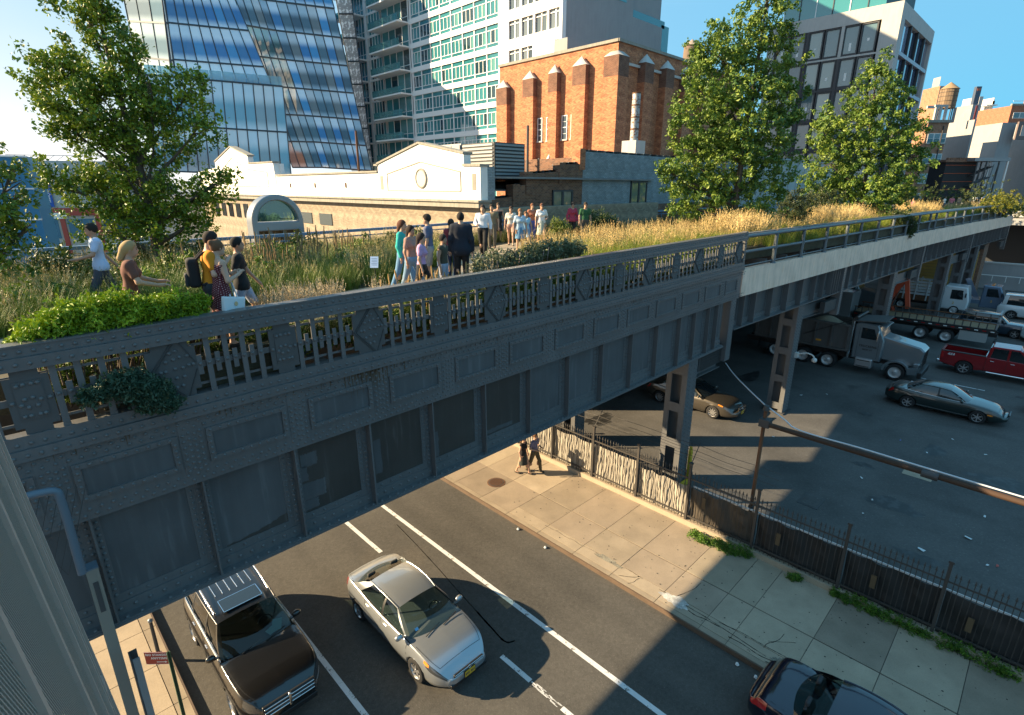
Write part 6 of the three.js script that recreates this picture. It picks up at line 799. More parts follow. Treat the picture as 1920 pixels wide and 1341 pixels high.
{
  dumpTruck(39.75, 0, 'grey dump truck with ribbed body full of sand, parked beyond the column', greyPaint, dirtySteel);
  dumpTruck(57.5, -5.6, 'second dump truck deep in the shade under the viaduct', greyPaint, dirtySteel);
  // flatbed with stakes
  const F = thing('flatbed_truck', 'long flatbed truck with rusty plank bed and stake racks', 'truck', [52.6, 0.1, 3]); const rustP = M.rust;
  mesh('chassis', uvm(merge([bx(-0.45, -0.3, 0.8, 1.1, -6, 3.6), bx(0.3, 0.45, 0.8, 1.1, -6, 3.6), bx(-0.3, 0.3, 0.85, 1.05, -5, 3)])), blackPl, F); for (let i = 0; i < 8; i++) mesh('bed_plank', uvm(bx(-1.2 + i * 0.3, -0.92 + i * 0.3, 1.35, 1.45, -5.6, 3.5)), i % 2 ? std({ color: lin(0.2, 0.13, 0.07), roughness: 0.9 }) : std({ color: lin(0.26, 0.18, 0.1), roughness: 0.9 }), F);
  for (const s of [-1, 1]) { mesh('side_rail', uvm(bx(s * 1.22 - 0.05, s * 1.22 + 0.05, 1.2, 1.5, -5.6, 3.55)), blackPl, F); for (let i = 0; i < 20; i++) mesh('rail_marker', bxc(0.012, 0.06, 0.22, s * 1.278, 1.33, -5.4 + i * 0.46), i % 2 ? whitePaint : lampRed, F); for (let i = 0; i < 20; i++) mesh('stake', uvm(bxc(0.05, 0.42, 0.07, s * 1.2, 1.7, -5.5 + i * 0.47)), M.steelDark, F); mesh('rack_rail', uvm(bxc(0.06, 0.07, 9.1, s * 1.2, 1.92, -1.05)), rustP, F); }
  mesh('tail_rack', merge([bx(-1.25, -1.15, 1.45, 2.6, 3.45, 3.55), bx(1.15, 1.25, 1.45, 2.6, 3.45, 3.55), bx(-1.25, 1.25, 2.5, 2.6, 3.44, 3.56), bx(-1.25, 1.25, 2.0, 2.08, 3.45, 3.55)]), greyMetal, F); mesh('tool_box', uvm(bx(-1.22, -0.7, 0.45, 1.15, 1.5, 3.1)), std({ color: lin(0.3, 0.3, 0.29), roughness: 0.5 }), F); mesh('bumper', bxc(2.3, 0.15, 0.1, 0, 0.6, 3.55), blackPl, F);
  for (const s of [1, -1]) for (const a of [-0.85, 0.75]) wheel(F, s * 1.0, 0.52, a, 0.52, 0.5, s, 5, true);
  for (const s of [1, -1]) wheel(F, s * 1.0, 0.52, -7.2, 0.52, 0.3, s, 5, true); mesh('cab', prof([[-8.3, 0.9], [-5.9, 0.9], [-5.9, 2.9], [-7.2, 2.9], [-7.6, 2.1], [-8.3, 1.9]], 2.2, 0.06), carPaint(0.2, 0.2, 0.2, 0, 0.5), F);
  // folded red loader crane standing behind the flatbed
  const Cr = thing('loader_crane', 'folded red loader crane behind the flatbed truck', 'crane', [55.2, 0.1, -1.2]); const redC = std({ color: lin(0.5, 0.075, 0.03), roughness: 0.5 }); mesh('base', uvm(bxc(0.9, 1.2, 0.9, 0, 0.6, 0)), M.steelDark, Cr); mesh('column', uvm(beam([0, 1.1, 0], [0, 2.4, 0.2], 0.4, 0.45)), redC, Cr); mesh('main_boom', uvm(beam([0, 2.2, 0.2], [-0.1, 4.2, 1.15], 0.35, 0.42)), redC, Cr); mesh('folded_boom', uvm(beam([-0.15, 4.15, 1.2], [-0.2, 1.6, 1.7], 0.3, 0.32)), redC, Cr); mesh('outrigger', uvm(beam([-1.6, 1.0, 1.2], [0.9, 1.35, 0.4], 0.22, 0.22)), redC, Cr); mesh('ram', cyl(0.07, 0.07, [0.1, 1.6, 0.5], [0, 3.4, 0.9], 10), chrome, Cr);
  // white cab-over stake truck
  const S = thing('stake_truck', 'white cab-over truck with a slatted white body behind the columns', 'truck', [64.9, 0.1, 1.3]); mesh('cab', prof([[0.4, 0.55], [2.15, 0.55], [2.2, 1.35], [1.95, 2.5], [0.5, 2.55], [0.4, 2.4]], 2.0, 0.1), whiteTruck, S); mesh('windscreen', T(RX(bxc(1.75, 0.95, 0.03), -0.2), 0, 1.88, 2.12), glassDark, S); for (const s of [1, -1]) { mesh('door_window', prof([[0.9, 1.45], [1.85, 1.45], [1.75, 2.3], [0.9, 2.3]], 0.02, 0.002).translate(s * 1.0, 0, 0), glassDark, S); mesh('headlight', bxc(0.34, 0.2, 0.05, s * 0.72, 0.8, 2.2, 0.02), lampClear, S); mesh('mirror', bxc(0.12, 0.4, 0.1, s * 1.2, 1.9, 2.0, 0.03), blackPl, S); for (let i = 0; i < 5; i++) mesh('body_slat', uvm(bx(s * 1.12 - 0.03, s * 1.12 + 0.03, 1.5 + i * 0.28, 1.7 + i * 0.28, -4.6, 0.1)), whiteTruck, S); for (let i = 0; i < 6; i++) mesh('body_post', uvm(bx(s * 1.17 - 0.04, s * 1.17 + 0.04, 1.0, 2.95, -4.6 + i * 0.92, -4.5 + i * 0.92)), whiteTruck, S); mesh('body_base', uvm(bx(s * 1.12 - 0.04, s * 1.12 + 0.04, 0.95, 1.45, -4.6, 0.1)), M.rust, S); for (const a of [1.35, -2.8]) wheel(S, s * 0.88, 0.42, a, 0.42, 0.25, s, 5, true); } mesh('headboard', uvm(bx(-1.1, 1.1, 1.0, 3.1, 0.1, 0.18)), whiteTruck, S); mesh('chassis', bx(-0.4, 0.4, 0.6, 0.95, -4.5, 2), blackPl, S); mesh('floor', uvm(bx(-1.1, 1.1, 0.95, 1.0, -4.6, 0.1)), M.rust, S);
  textOn('2', 0.2, plateM, S, -1.06, 1.0, 1.2, -Math.PI / 2);
  // tow truck
  const Tt = thing('tow_truck', 'blue-grey tow truck with amber roof lights at the back of the lot', 'truck', [67.9, 0.1, 4.2]); const tb = carPaint(0.1, 0.15, 0.22, 0.3, 0.35); mesh('cab', prof([[0, 0.6], [1.5, 0.6], [1.55, 1.5], [1.15, 2.45], [0.05, 2.5]], 2.0, 0.08), tb, Tt); mesh('hood', prof([[1.5, 0.6], [2.7, 0.6], [2.7, 1.3], [1.5, 1.55]], 1.9, 0.08), tb, Tt); mesh('windscreen', T(RX(bxc(1.7, 0.95, 0.03), -0.4), 0, 2.0, 1.42), glassDark, Tt); mesh('light_bar', bxc(1.3, 0.12, 0.2, 0, 2.58, 0.6), lampAmber, Tt); for (const s of [1, -1]) { mesh('door_window', prof([[0.3, 1.55], [1.25, 1.55], [1.0, 2.3], [0.3, 2.3]], 0.02, 0.002).translate(s * 1.0, 0, 0), glassDark, Tt); mesh('mirror', bxc(0.14, 0.36, 0.1, s * 1.2, 1.8, 1.4, 0.03), blackPl, Tt); for (const a of [1.95, -1.9]) wheel(Tt, s * 0.88, 0.42, a, 0.42, 0.25, s, 5, true); } mesh('bed', uvm(bx(-1, 1, 0.8, 1.15, -3.4, -0.05)), tb, Tt); mesh('tow_boom', uvm(beam([0, 1.1, -0.4], [-0.1, 3.0, -1.4], 0.35, 0.4)), tb, Tt); mesh('tow_arm', uvm(beam([0.2, 1.2, -2.8], [0, 2.6, -1.2], 0.2, 0.2)), greyMetal, Tt); mesh('side_step', bxc(0.25, 0.08, 1.5, -1.05, 0.5, 0.7), chrome, Tt); textOn('2', 0.2, plateM, Tt, -1.06, 1.05, 0.75, -Math.PI / 2);
  const vanTop = [[-2.6, 1.0], [-2.5, 1.2], [0, 1.2], [1.2, 1.2], [2.2, 1.1], [2.6, 0.8]];
  buildCar({ name: 'van', cat: 'van', label: 'white van parked nose out beside the tow truck', x: 66.4, y: 0.1, z: 8.2, L: 5.2, W: 2.0, H: 2.15, paint: whiteTruck, wr: 0.37, axles: [-1.6, 1.6], top: vanTop, cabin: { z: [1.6, 0.7, -2.3, -2.45], wb: 0.95, wt: 0.82, bow: 0.08, drop: 0.03, pillars: [[-0.3, -0.3]], cw: 0.3, cwt: 0.3 } });
  buildCar({ name: 'suv', cat: 'suv', label: 'dark blue SUV parked behind the flatbed tail', x: 57.6, y: 0.1, z: 6.0, L: 4.7, W: 1.85, H: 1.72, paint: carPaint(0.012, 0.03, 0.05, 0.3, 0.3), wr: 0.36, axles: [-1.4, 1.4], top: [[-2.35, 0.95], [-2.2, 1.06], [0, 1.05], [1.0, 1.06], [2.0, 0.98], [2.35, 0.75]], cabin: { z: [0.95, 0.25, -2.0, -2.25], wb: 0.93, wt: 0.76, bow: 0.1, drop: 0.03, pillars: [[-0.25, -0.27], [-1.2, -1.2]], cw: 0.2, cwt: 0.14 }, amber: [1.95, 6, 0.12, 0.12, 0.2] });
  buildCar({ name: 'van', cat: 'van', label: 'pale blue-white van cut by the right edge, behind the red pickup', x: 56.8, y: 0.1, z: 10.4, L: 5.2, W: 2.0, H: 2.0, paint: carPaint(0.4, 0.5, 0.52, 0.1, 0.35), wr: 0.37, axles: [-1.6, 1.6], top: vanTop, cabin: { z: [1.6, 0.7, -2.3, -2.45], wb: 0.95, wt: 0.82, bow: 0.08, drop: 0.03, pillars: [[-0.3, -0.3]], cw: 0.3, cwt: 0.3 }, head: [2.35, 6.5, 0.2, 0.22, 0.3], amber: [2.3, 5.2, 0.1, 0.1, 0.2] });
  // red crew-cab pickup
  const red = carPaint(0.26, 0.008, 0.012, 0.35, 0.28); const P = thing('pickup_truck', 'red crew-cab pickup truck parked in the lot, cut by the right edge', 'pickup', [44.1, 0.1, 7.5]); const R = 0.42;
  const arch = (c, y) => { const a = []; for (let i = 0; i <= 12; i++) { const t = Math.PI * i / 12; a.push([c - (R + 0.08) * Math.cos(t), y + (R + 0.08) * Math.sin(t)]); } return a; };
  for (const s of [1, -1]) { const g = prof([[-2.95, 0.6], ...arch(-1.7, 0.44), [-0.78, 0.5], [-0.78, 1.32], [-2.95, 1.36]], 0.14, 0.03); g.translate(s * 0.9, 0, 0); mesh('bed_side', g, red, P); mesh('bed_rail', bxc(0.16, 0.05, 2.2, s * 0.9, 1.36, -1.87), blackPl, P); mesh('tail_light', bxc(0.1, 0.42, 0.14, s * 0.93, 1.1, -2.9, 0.02), lampRed, P); }
  mesh('tail_gate', prof([[-2.98, 0.68], [-2.9, 0.68], [-2.9, 1.34], [-2.98, 1.34]], 1.7, 0.02), red, P); mesh('bed_floor', bx(-0.85, 0.85, 0.7, 0.76, -2.9, -0.8), blackPl, P); mesh('rear_bumper', bxc(1.9, 0.22, 0.2, 0, 0.62, -3.05, 0.05), chrome, P);
  mesh('lower_cab', prof([[-0.76, 0.5], [1.15, 0.5], ...arch(1.98, 0.44), [2.9, 0.55], [2.95, 1.05], [1.5, 1.28], [-0.76, 1.32]], 1.94, 0.05), red, P);
  mesh('roof', prof([[-0.62, 1.92], [0.75, 1.94], [0.65, 2.0], [-0.55, 1.99]], 1.5, 0.03), red, P); mesh('rear_window', T(RX(bxc(1.5, 0.6, 0.03), 0.12), 0, 1.62, -0.7), glassDark, P); mesh('windscreen', T(RX(bxc(1.55, 0.9, 0.03), -0.85), 0, 1.63, 1.1), glassDark, P);
  for (const s of [1, -1]) { const f = (pts, mt, nm, o = 0) => { const g = prof(pts, 0.03, 0.004); const p = g.attributes.position; for (let i = 0; i < p.count; i++) p.setX(i, p.getX(i) - s * 0.28 * (p.getY(i) - 1.32)); g.translate(s * (0.945 + o), 0, 0); mesh(nm, g, mt, P); }; f([[-0.76, 1.3], [-0.6, 1.3], [-0.5, 1.95], [-0.66, 1.95]], red, 'pillar'); f([[0.2, 1.3], [0.3, 1.3], [0.28, 1.95], [0.18, 1.95]], red, 'pillar'); f([[1.3, 1.28], [1.44, 1.28], [0.8, 1.95], [0.66, 1.95]], red, 'pillar'); f([[-0.6, 1.3], [0.2, 1.3], [0.18, 1.92], [-0.5, 1.92]], glassDark, 'side_window', -0.01); f([[0.3, 1.3], [1.32, 1.28], [0.72, 1.92], [0.28, 1.92]], glassDark, 'side_window', -0.01); for (const z of [-0.74, 0.24, 1.18]) mesh('door_gap', bxc(0.008, 0.75, 0.014, s * 0.972, 0.92, z), blackPl, P); for (const z of [-0.45, 0.5]) mesh('door_handle', bxc(0.03, 0.04, 0.2, s * 0.985, 1.14, z, 0.01), chrome, P); mesh('running_board', cyl(0.05, 0.05, [s * 1.0, 0.42, -0.6], [s * 1.0, 0.42, 1.15], 10), chrome, P); mesh('mirror', bxc(0.22, 0.22, 0.14, s * 1.1, 1.4, 1.2, 0.04), red, P); textOn('4X4', 0.15, std({ color: lin(0.6, 0.6, 0.6), roughness: 0.5 }), P, s * 0.99, 1.12, -2.45, s * Math.PI / 2); for (const a of [-1.7, 1.98]) wheel(P, s * 0.84, R, a, R, 0.26, s, 6); mesh('wheel_well', bxc(0.5, 0.6, 0.96, s * 0.6, 0.66, -1.7), blackPl, P); mesh('wheel_well', bxc(0.3, 0.5, 0.9, s * 0.5, 0.6, 1.98), blackPl, P); }
  mesh('underbody', bx(-0.7, 0.7, 0.4, 0.6, -2.8, 2.8), blackPl, P);
}
// ================================================================ IRON FENCE, GATE PIPE, STREET FURNITURE, STAIR SCREEN
{
  const F = thing('iron_fence', 'black iron picket fence with tarp panels between pavement and parking lot', 'fence'); const X = FEN_X; const ironM = std({ color: lin(0.045, 0.04, 0.036), roughness: 0.55 }), tarpN = fbm(256, 4, 5, 811);
  mesh('footing', uvm(bx(X - 0.08, X + 0.22, 0.1, 0.34, -16, 14)), M.kerb, F);
  const posts = [-13.4, -11.2, -9.1, -7.0, -4.95, -2.8, -0.75, 1.3, 3.6, 6.1, 8.35, 10.6, 12.8]; srand(41);
  for (const z of posts) { const p = new THREE.Group(); p.name = 'post'; F.add(p); mesh('shaft', uvm(bxc(0.08, 2.35, 0.08, X, 1.32, z)), ironM, p); mesh('cap', uvm(bxc(0.12, 0.06, 0.12, X, 2.52, z)), ironM, p); }
  for (const y of [0.5, 1.95]) mesh('rail', uvm(bx(X - 0.02, X + 0.02, y - 0.025, y + 0.025, -16, 14)), ironM, F);
  const pk = [0, 1, 2, 3].map(v => { const sh = cyl(0.011, 0.011, [0, 0.3, 0], [0, 2.12, 0], 5); const tip = new THREE.ConeGeometry(0.026, 0.12, 5); tip.translate(0, 2.2, 0); const bar = bxc(0.02, 0.012, 0.06, 0, 2.13, 0); const g = merge([sh, tip, bar]); const p = g.attributes.position; for (let i = 0; i < p.count; i++) { const y = p.getY(i); p.setZ(i, p.getZ(i) + (v - 1.5) * 0.008 * Math.sin(y * 1.6)); } return g; });
  for (let z = -14; z < 13.9; z += 0.125) { if (posts.some(p => Math.abs(p - z) < 0.06)) continue; const m = mesh('picket', pk[Math.floor(rnd() * 4)], ironM, F); m.position.set(X, 0, z); m.rotation.x = rr(-0.012, 0.012); }
  // bent scrolled bars in the sunlit bays
  const wav = [0, 1, 2].map(v => { const pts = []; for (let i = 0; i <= 12; i++) { const y = 0.34 + 1.6 * i / 12; pts.push([0, y, 0.026 * Math.sin(i * 1.25 + v * 2)]); } return tube(pts, 0.011, 26, 5); });
  for (let z = -8.9; z < 1.2; z += 0.25) { const m = mesh('scroll_bar', wav[Math.floor(rnd() * 3)], ironM, F); m.position.set(X + 0.03, 0, z + 0.06); }
  // tarps tied behind the bars: pale and sagging in the sun, black further on
  const tarp = (z0, z1, y0, y1, mt, amp) => { const nu = 40, nv = 12, R = []; for (let i = 0; i <= nu; i++) { const r = []; for (let j = 0; j <= nv; j++) { const u = i / nu, v = j / nv; r.push([X + 0.1 + amp * (tarpN[((i * 5) % 256) * 256 + (j * 14) % 256] - 0.5) + 0.03 * Math.sin(u * 19 + v * 3), y0 + (y1 - y0) * v - 0.05 * Math.sin(Math.PI * ((u * 4) % 1)) * v, z0 + (z1 - z0) * u]); } R.push(r); } const m = mesh('tarp', grid(R, nu + 1, nv + 1), mt, F); mt.side = THREE.DoubleSide; return m; };
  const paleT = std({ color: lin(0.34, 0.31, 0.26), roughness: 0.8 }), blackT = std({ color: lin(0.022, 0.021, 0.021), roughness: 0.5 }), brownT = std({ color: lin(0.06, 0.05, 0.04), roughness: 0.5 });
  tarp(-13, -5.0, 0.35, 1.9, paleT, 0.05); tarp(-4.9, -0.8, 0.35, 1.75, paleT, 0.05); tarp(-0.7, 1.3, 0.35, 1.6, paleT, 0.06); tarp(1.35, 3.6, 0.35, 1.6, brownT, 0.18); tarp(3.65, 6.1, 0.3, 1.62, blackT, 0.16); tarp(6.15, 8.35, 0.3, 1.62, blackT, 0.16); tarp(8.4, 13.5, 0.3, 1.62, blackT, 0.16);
  const wood = std({ color: lin(0.09, 0.06, 0.03), roughness: 0.85 }); for (const [z, y] of [[4.35, 1.1], [6.9, 1.05], [9.0, 1.0], [1.9, 1.25]]) mesh('plywood_patch', uvm(bxc(0.02, 0.42, 0.13, X - 0.03, y, z)), wood, F);
  mesh('white_strip', bx(X + 0.12, X + 0.15, 1.6, 1.65, 1.4, 13.5), std({ color: lin(0.5, 0.5, 0.5), roughness: 0.5 }), F);
  // strands of wire stretched above the sunlit bays
  const Wr = thing('barbed_wire', 'sagging strands of wire above the sunlit bays of the iron fence', 'wire'); for (const [o, y] of [[0.15, 2.75], [0.3, 2.9], [0.45, 3.05]]) { const pts = []; for (let i = 0; i <= 20; i++) { const z = -13 + i * 0.85; pts.push([X + o + 0.02 * Math.sin(i), y - 0.05 * Math.abs(Math.sin(i * 1.3)), z]); } mesh('strand', tube(pts, 0.008, 60, 4), ironM, Wr); } for (const z of [-11.2, -7, -2.8, 1.3]) mesh('arm', cyl(0.015, 0.015, [X, 2.5, z], [X + 0.5, 3.1, z], 5), ironM, Wr);
  // pole and overhead gate pipe with a pale cable
  const G = thing('gate_pole', 'rusty steel pole with an overhead pipe beam above the fence', 'gate'); mesh('pole', cyl(0.06, 0.055, [16.15, 0.1, 3.3], [16.15, 5.1, 3.3], 14), M.rust, G); mesh('pole_cap', cyl(0.1, 0.08, [16.15, 5.0, 3.3], [16.15, 5.15, 3.3], 12), M.steelDark, G); mesh('clamp', uvm(bxc(0.28, 0.25, 0.3, 16.1, 4.62, 3.35)), M.steelDark, G); mesh('clamp', uvm(bxc(0.12, 0.1, 0.14, 16.15, 1.6, 3.3)), M.steelDark, G); mesh('beam', cyl(0.075, 0.075, [16.05, 4.6, 3.3], [15.98, 4.5, 12.5], 14), std({ map: M.rust.map, color: lin(0.4, 0.45, 0.5), roughness: 0.8 }), G); mesh('splice', cyl(0.11, 0.11, [16.0, 4.55, 7.3], [16.0, 4.54, 7.65], 12), M.steelDark, G);
  const cable = std({ color: lin(0.5, 0.52, 0.55), roughness: 0.4 }); const W = thing('cable', 'pale cable running from the bridge bearing down to the pole and along its pipe', 'cable'); mesh('strand', tube([[20.9, 4.62, -0.1], [19.5, 4.72, 0.85], [17.6, 4.95, 2.2], [16.2, 5.12, 3.25]], 0.022, 30, 6), cable, W); mesh('strand', tube([[16.2, 5.1, 3.3], [16.12, 4.85, 3.9], [16.08, 4.72, 4.15], [16.05, 4.7, 6], [16.02, 4.68, 8], [16, 4.64, 12]], 0.022, 40, 6), cable, W);
  // sign on its post by the left kerb
  const S = thing('parking_sign', 'red NO STANDING ANYTIME sign with arrow on a green post at the left kerb', 'sign', [1.0, 0.15, -1.95]); const gp = std({ color: lin(0.02, 0.07, 0.035), roughness: 0.6 }); mesh('post', uvm(merge([bx(-0.03, 0.03, 0, 2.72, -0.012, 0.0), bx(-0.03, -0.018, 0, 2.72, 0, 0.035), bx(0.018, 0.03, 0, 2.72, 0, 0.035)])), gp, S); const holes = []; for (let y = 0.2; y < 2.7; y += 0.05) holes.push(T(RX(new THREE.CylinderGeometry(0.006, 0.006, 0.004, 8), Math.PI / 2), 0, y, 0.002)); mesh('post_holes', holes, blackPl, S);
  const B = new THREE.Group(); B.name = 'sign_plate'; S.add(B); B.position.set(0, 2.55, -0.02); B.rotation.y = -0.75; const rd = std({ color: lin(0.30, 0.016, 0.012), roughness: 0.5 }), wt = std({ color: lin(0.72, 0.7, 0.68), roughness: 0.6 }); mesh('plate', bx(-0.47, 0.0, -0.15, 0.15, -0.006, 0), rd, B); const tx = (s, sz, x, y) => { const g = new TextGeometry(s, { font: M.font, size: sz, depth: 0.002, curveSegments: 3 }); g.translate(x, y, 0); mesh('lettering', g, wt, B); }; tx('NO STANDING', 0.052, -0.45, 0.06); tx('ANYTIME', 0.052, -0.36, -0.025); mesh('arrow', merge([bx(-0.26, -0.1, -0.098, -0.084, 0, 0.002), poly([[-0.1, -0.115], [-0.055, -0.091], [-0.1, -0.067]], 0.002)]), wt, B); for (const [w, h, x, y] of [[0.47, 0.006, -0.235, 0.147], [0.47, 0.006, -0.235, -0.147]]) mesh('border', bxc(w, h, 0.002, x, y, 0.001), wt, B);
  const K = thing('kerb_post', 'short capped steel post at the left kerb under the girder end', 'post', [1.12, 0.15, -5.3]); mesh('shaft', cyl(0.045, 0.04, [0, 0, 0], [0, 1.05, 0], 10), M.steelDark, K); mesh('cap', T(new THREE.SphereGeometry(0.06, 10, 8), 0, 1.1, 0), greyMetal, K); mesh('foot', cyl(0.09, 0.08, [0, 0, 0], [0, 0.08, 0], 10), M.steelDark, K);
  // litter in the lot and gutter
  srand(61); const paper = [std({ color: lin(0.6, 0.62, 0.62), roughness: 0.9, side: THREE.DoubleSide }), std({ color: lin(0.45, 0.1, 0.08), roughness: 0.9, side: THREE.DoubleSide }), std({ color: lin(0.16, 0.2, 0.5), roughness: 0.9, side: THREE.DoubleSide })];
  const lit = [[1502, 742], [1738, 850], [1727, 1032], [1851, 1062], [1870, 1063], [1615, 897], [1635, 938], [1618, 964], [1688, 827], [1786, 825], [1815, 1010], [1846, 970], [1550, 740], [1450, 820], [1848, 854], [1560, 680]]; let k = 0;
  for (const [x, y] of lit) { const p = onY(x, y, 0.1); const o = thing('litter', ['scrap of white paper lying in the lot near the column', 'flat sheet of pale cardboard in the lot', 'folded paper in the lot beyond the fence', 'pale crumpled wrapper near the fence at right', 'red paper cup crushed in the lot', 'tiny white scrap in the lot left of the cover', 'white scrap in the middle of the lot', 'white scrap close behind the fence', 'blue wrapper in the lot', 'small white scrap in front of the green sedan', 'torn leaflet in the lot by the overhead pipe', 'small scrap beside the torn leaflet', 'crumpled white tissue near the dump truck', 'white scrap near the end of the sunlit strip', 'small white scrap at the right of the lot', 'white bag scrap beside the dump truck wheels'][k], 'litter', [p.x, 0.11, p.z], rr(0, 6)); const s = k === 0 || k === 2 || k === 10 ? 0.11 : 0.055; const pts = [[-s, -s * 0.6], [s, -s * 0.5], [s * 0.9, s * 0.6], [-s * 0.8, s * 0.5]]; const g = new THREE.BufferGeometry(); const h = () => rr(0.003, 0.05); const q = pts.map(([a, b]) => [a, h(), b]); const m0 = [0, rr(0.02, 0.06), 0]; const tri = []; for (let i = 0; i < 4; i++) tri.push(...m0, ...q[(i + 1) % 4], ...q[i]); g.setAttribute('position', new THREE.Float32BufferAttribute(tri, 3)); g.computeVertexNormals(); mesh('scrap', g, paper[k === 4 ? 1 : k === 8 ? 2 : 0], o); k++; }
  const gut = [['white crumpled bag in the gutter at the kerb edge', 976, 990], ['small white wad in the gutter', 1027, 1024], ['clear bottle lying in the gutter near the blue car', 1421, 1265], ['white cup lid in the shaded gutter', 1386, 1241], ['pale bag caught in the weeds at the fence foot', 1377, 1026]]; for (const [lb, x, y] of gut) { const p = onY(x, y, 0.02); const o = thing('litter', lb, 'litter', [p.x - (x === 1377 ? 0.05 : 0.12), x === 1377 ? 0.16 : 0.0, p.z], 0.5); const g = new THREE.IcosahedronGeometry(0.045, 2); const ps = g.attributes.position; for (let i = 0; i < ps.count; i++) { const f = 1 + 0.35 * Math.sin(ps.getX(i) * 61 + ps.getY(i) * 47) * Math.cos(ps.getZ(i) * 53); ps.setXYZ(i, ps.getX(i) * f * 1.3, Math.max(-0.03, ps.getY(i) * f * 0.7), ps.getZ(i) * f); } g.translate(0, 0.035, 0); g.computeVertexNormals(); mesh('scrap', g, paper[0], o); }
  // stair screen beside the viewpoint
  const St = thing('stair_screen', 'beige-framed mesh screen of the stair close to the viewpoint, lower left', 'screen', [-0.17, 9.7, 3.05]); St.rotation.z = 0.066; const fm = std({ map: rep(texRGB(128, (i, j) => { const v = 0.32 + 0.14 * M.A[j * 512 + i]; return [v * 1.22, v * 0.92, v * 0.76]; }), 1), roughness: 0.6 }), wire = std({ color: lin(0.42, 0.4, 0.36), roughness: 0.5, metalness: 0.3 });
  const weave = std({ map: rep(texRGB(64, (i, j) => { const a = ((i + j * 2) % 32 + 32) % 32, b = ((i - j * 2) % 32 + 64) % 32, on = a < 11 || b < 11; return on ? [0.6, 0.45, 0.36] : [0.19, 0.14, 0.11]; }), 10), roughness: 0.6 });
  for (const [z, w, d] of [[0.03, 0.06, 0.07], [0.42, 0.05, 0.05], [0.62, 0.05, 0.05], [1.15, 0.05, 0.06], [1.95, 0.05, 0.1], [3.3, 0.05, 0.08], [4.9, 0.05, 0.08]]) mesh('frame_post', uvm(bx(-0.05, 0.0, -8.5, 2.6, z - d / 2, z + d / 2)), fm, St);
  const panes = [[0.07, 0.4], [0.45, 0.59], [0.65, 1.12], [1.18, 1.9], [2.0, 3.26], [3.34, 4.86]]; for (const [a, b] of panes) { for (const y of [-2.6, -5.4]) mesh('cross_rail', uvm(bx(-0.045, -0.005, y - 0.03, y + 0.03, a, b)), fm, St); const bars = []; const dz = 0.03, hgt = 11; for (let z = a - hgt * 0.5; z < b; z += dz) { for (const s of [1, -1]) { const z0 = s > 0 ? z : z + hgt * 0.5; let A = [-0.025 + s * 0.002, -8.4, z0], Bq = [-0.025 + s * 0.002, 2.6, z0 + s * hgt * 0.5]; const clip = (P, Q) => { const t0 = (a - P[2]) / (Q[2] - P[2]), t1 = (b - P[2]) / (Q[2] - P[2]); const u0 = Math.max(0, Math.min(t0, t1)), u1 = Math.min(1, Math.max(t0, t1)); if (u1 - u0 < 0.003) return null; const L = u => [0, 1, 2].map(i => P[i] + (Q[i] - P[i]) * u); return [L(u0), L(u1)]; }; const c = clip(A, Bq); if (c) bars.push(beam(c[0], c[1], 0.004, 0.008)); } } if (bars.length) stuff(mesh('wire_mesh', bars, wire, St)); mesh('backing_sheet', uvm(bx(-0.05, -0.04, -8.5, 2.5, a, b)), weave, St); }
  mesh('top_cap', uvm(bx(-0.06, 0.01, 2.6, 2.65, 0, 5)), fm, St);
  const Bp = thing('stair_guard', 'blue pipe guard with wire infill at the stair landing by the girder end', 'railing', [0.09, 5.0, 0.62]); const bp = std({ color: lin(0.10, 0.135, 0.17), roughness: 0.45 }); mesh('pipe', tube([[0, 1.75, 0], [0, 2.8, 0], [-0.02, 2.96, 0], [-0.16, 3.0, 0], [-1.2, 3.0, 0]], 0.05, 60, 10), bp, Bp); const wi = []; for (let i = 0; i < 14; i++) for (const s of [1, -1]) wi.push(beam([-0.04 - i * 0.09, 1.8, s * 0.004], [-0.04 - i * 0.09 + s * 0.4 * (i ? 1 : 0), 2.95, s * 0.004], 0.008, 0.008)); stuff(mesh('wire_infill', wi, M.steelDark, Bp));
  const Bc = thing('stair_column', 'grey boxed steel column of the stair beside the girder end', 'column', [0.2, 0.15, 0.12]); mesh('shaft', uvm(bxc(0.14, 6.35, 0.18, 0.0, 3.18, 0)), std({ color: lin(0.2, 0.18, 0.15), roughness: 0.6 }), Bc); mesh('cap_plate', uvm(bxc(0.15, 0.02, 0.19, 0, 6.36, 0)), bp, Bc); mesh('recess', bxc(0.06, 0.5, 0.01, 0, 5.9, 0.092), M.steelDark, Bc);
  const Ch = thing('stair_stringer', 'dark channel stringer of the stair descending beside the grey column', 'stair part', [0.33, 0.15, 0.55]); mesh('web', uvm(bxc(0.02, 5.0, 0.22, 0, 2.5, 0)), M.steelDark, Ch); mesh('flange', uvm(bxc(0.09, 5.0, 0.02, 0.05, 2.5, 0.1)), greyMetal, Ch); mesh('flange', uvm(bxc(0.09, 5.0, 0.02, 0.05, 2.5, -0.1)), M.steelDark, Ch);
}
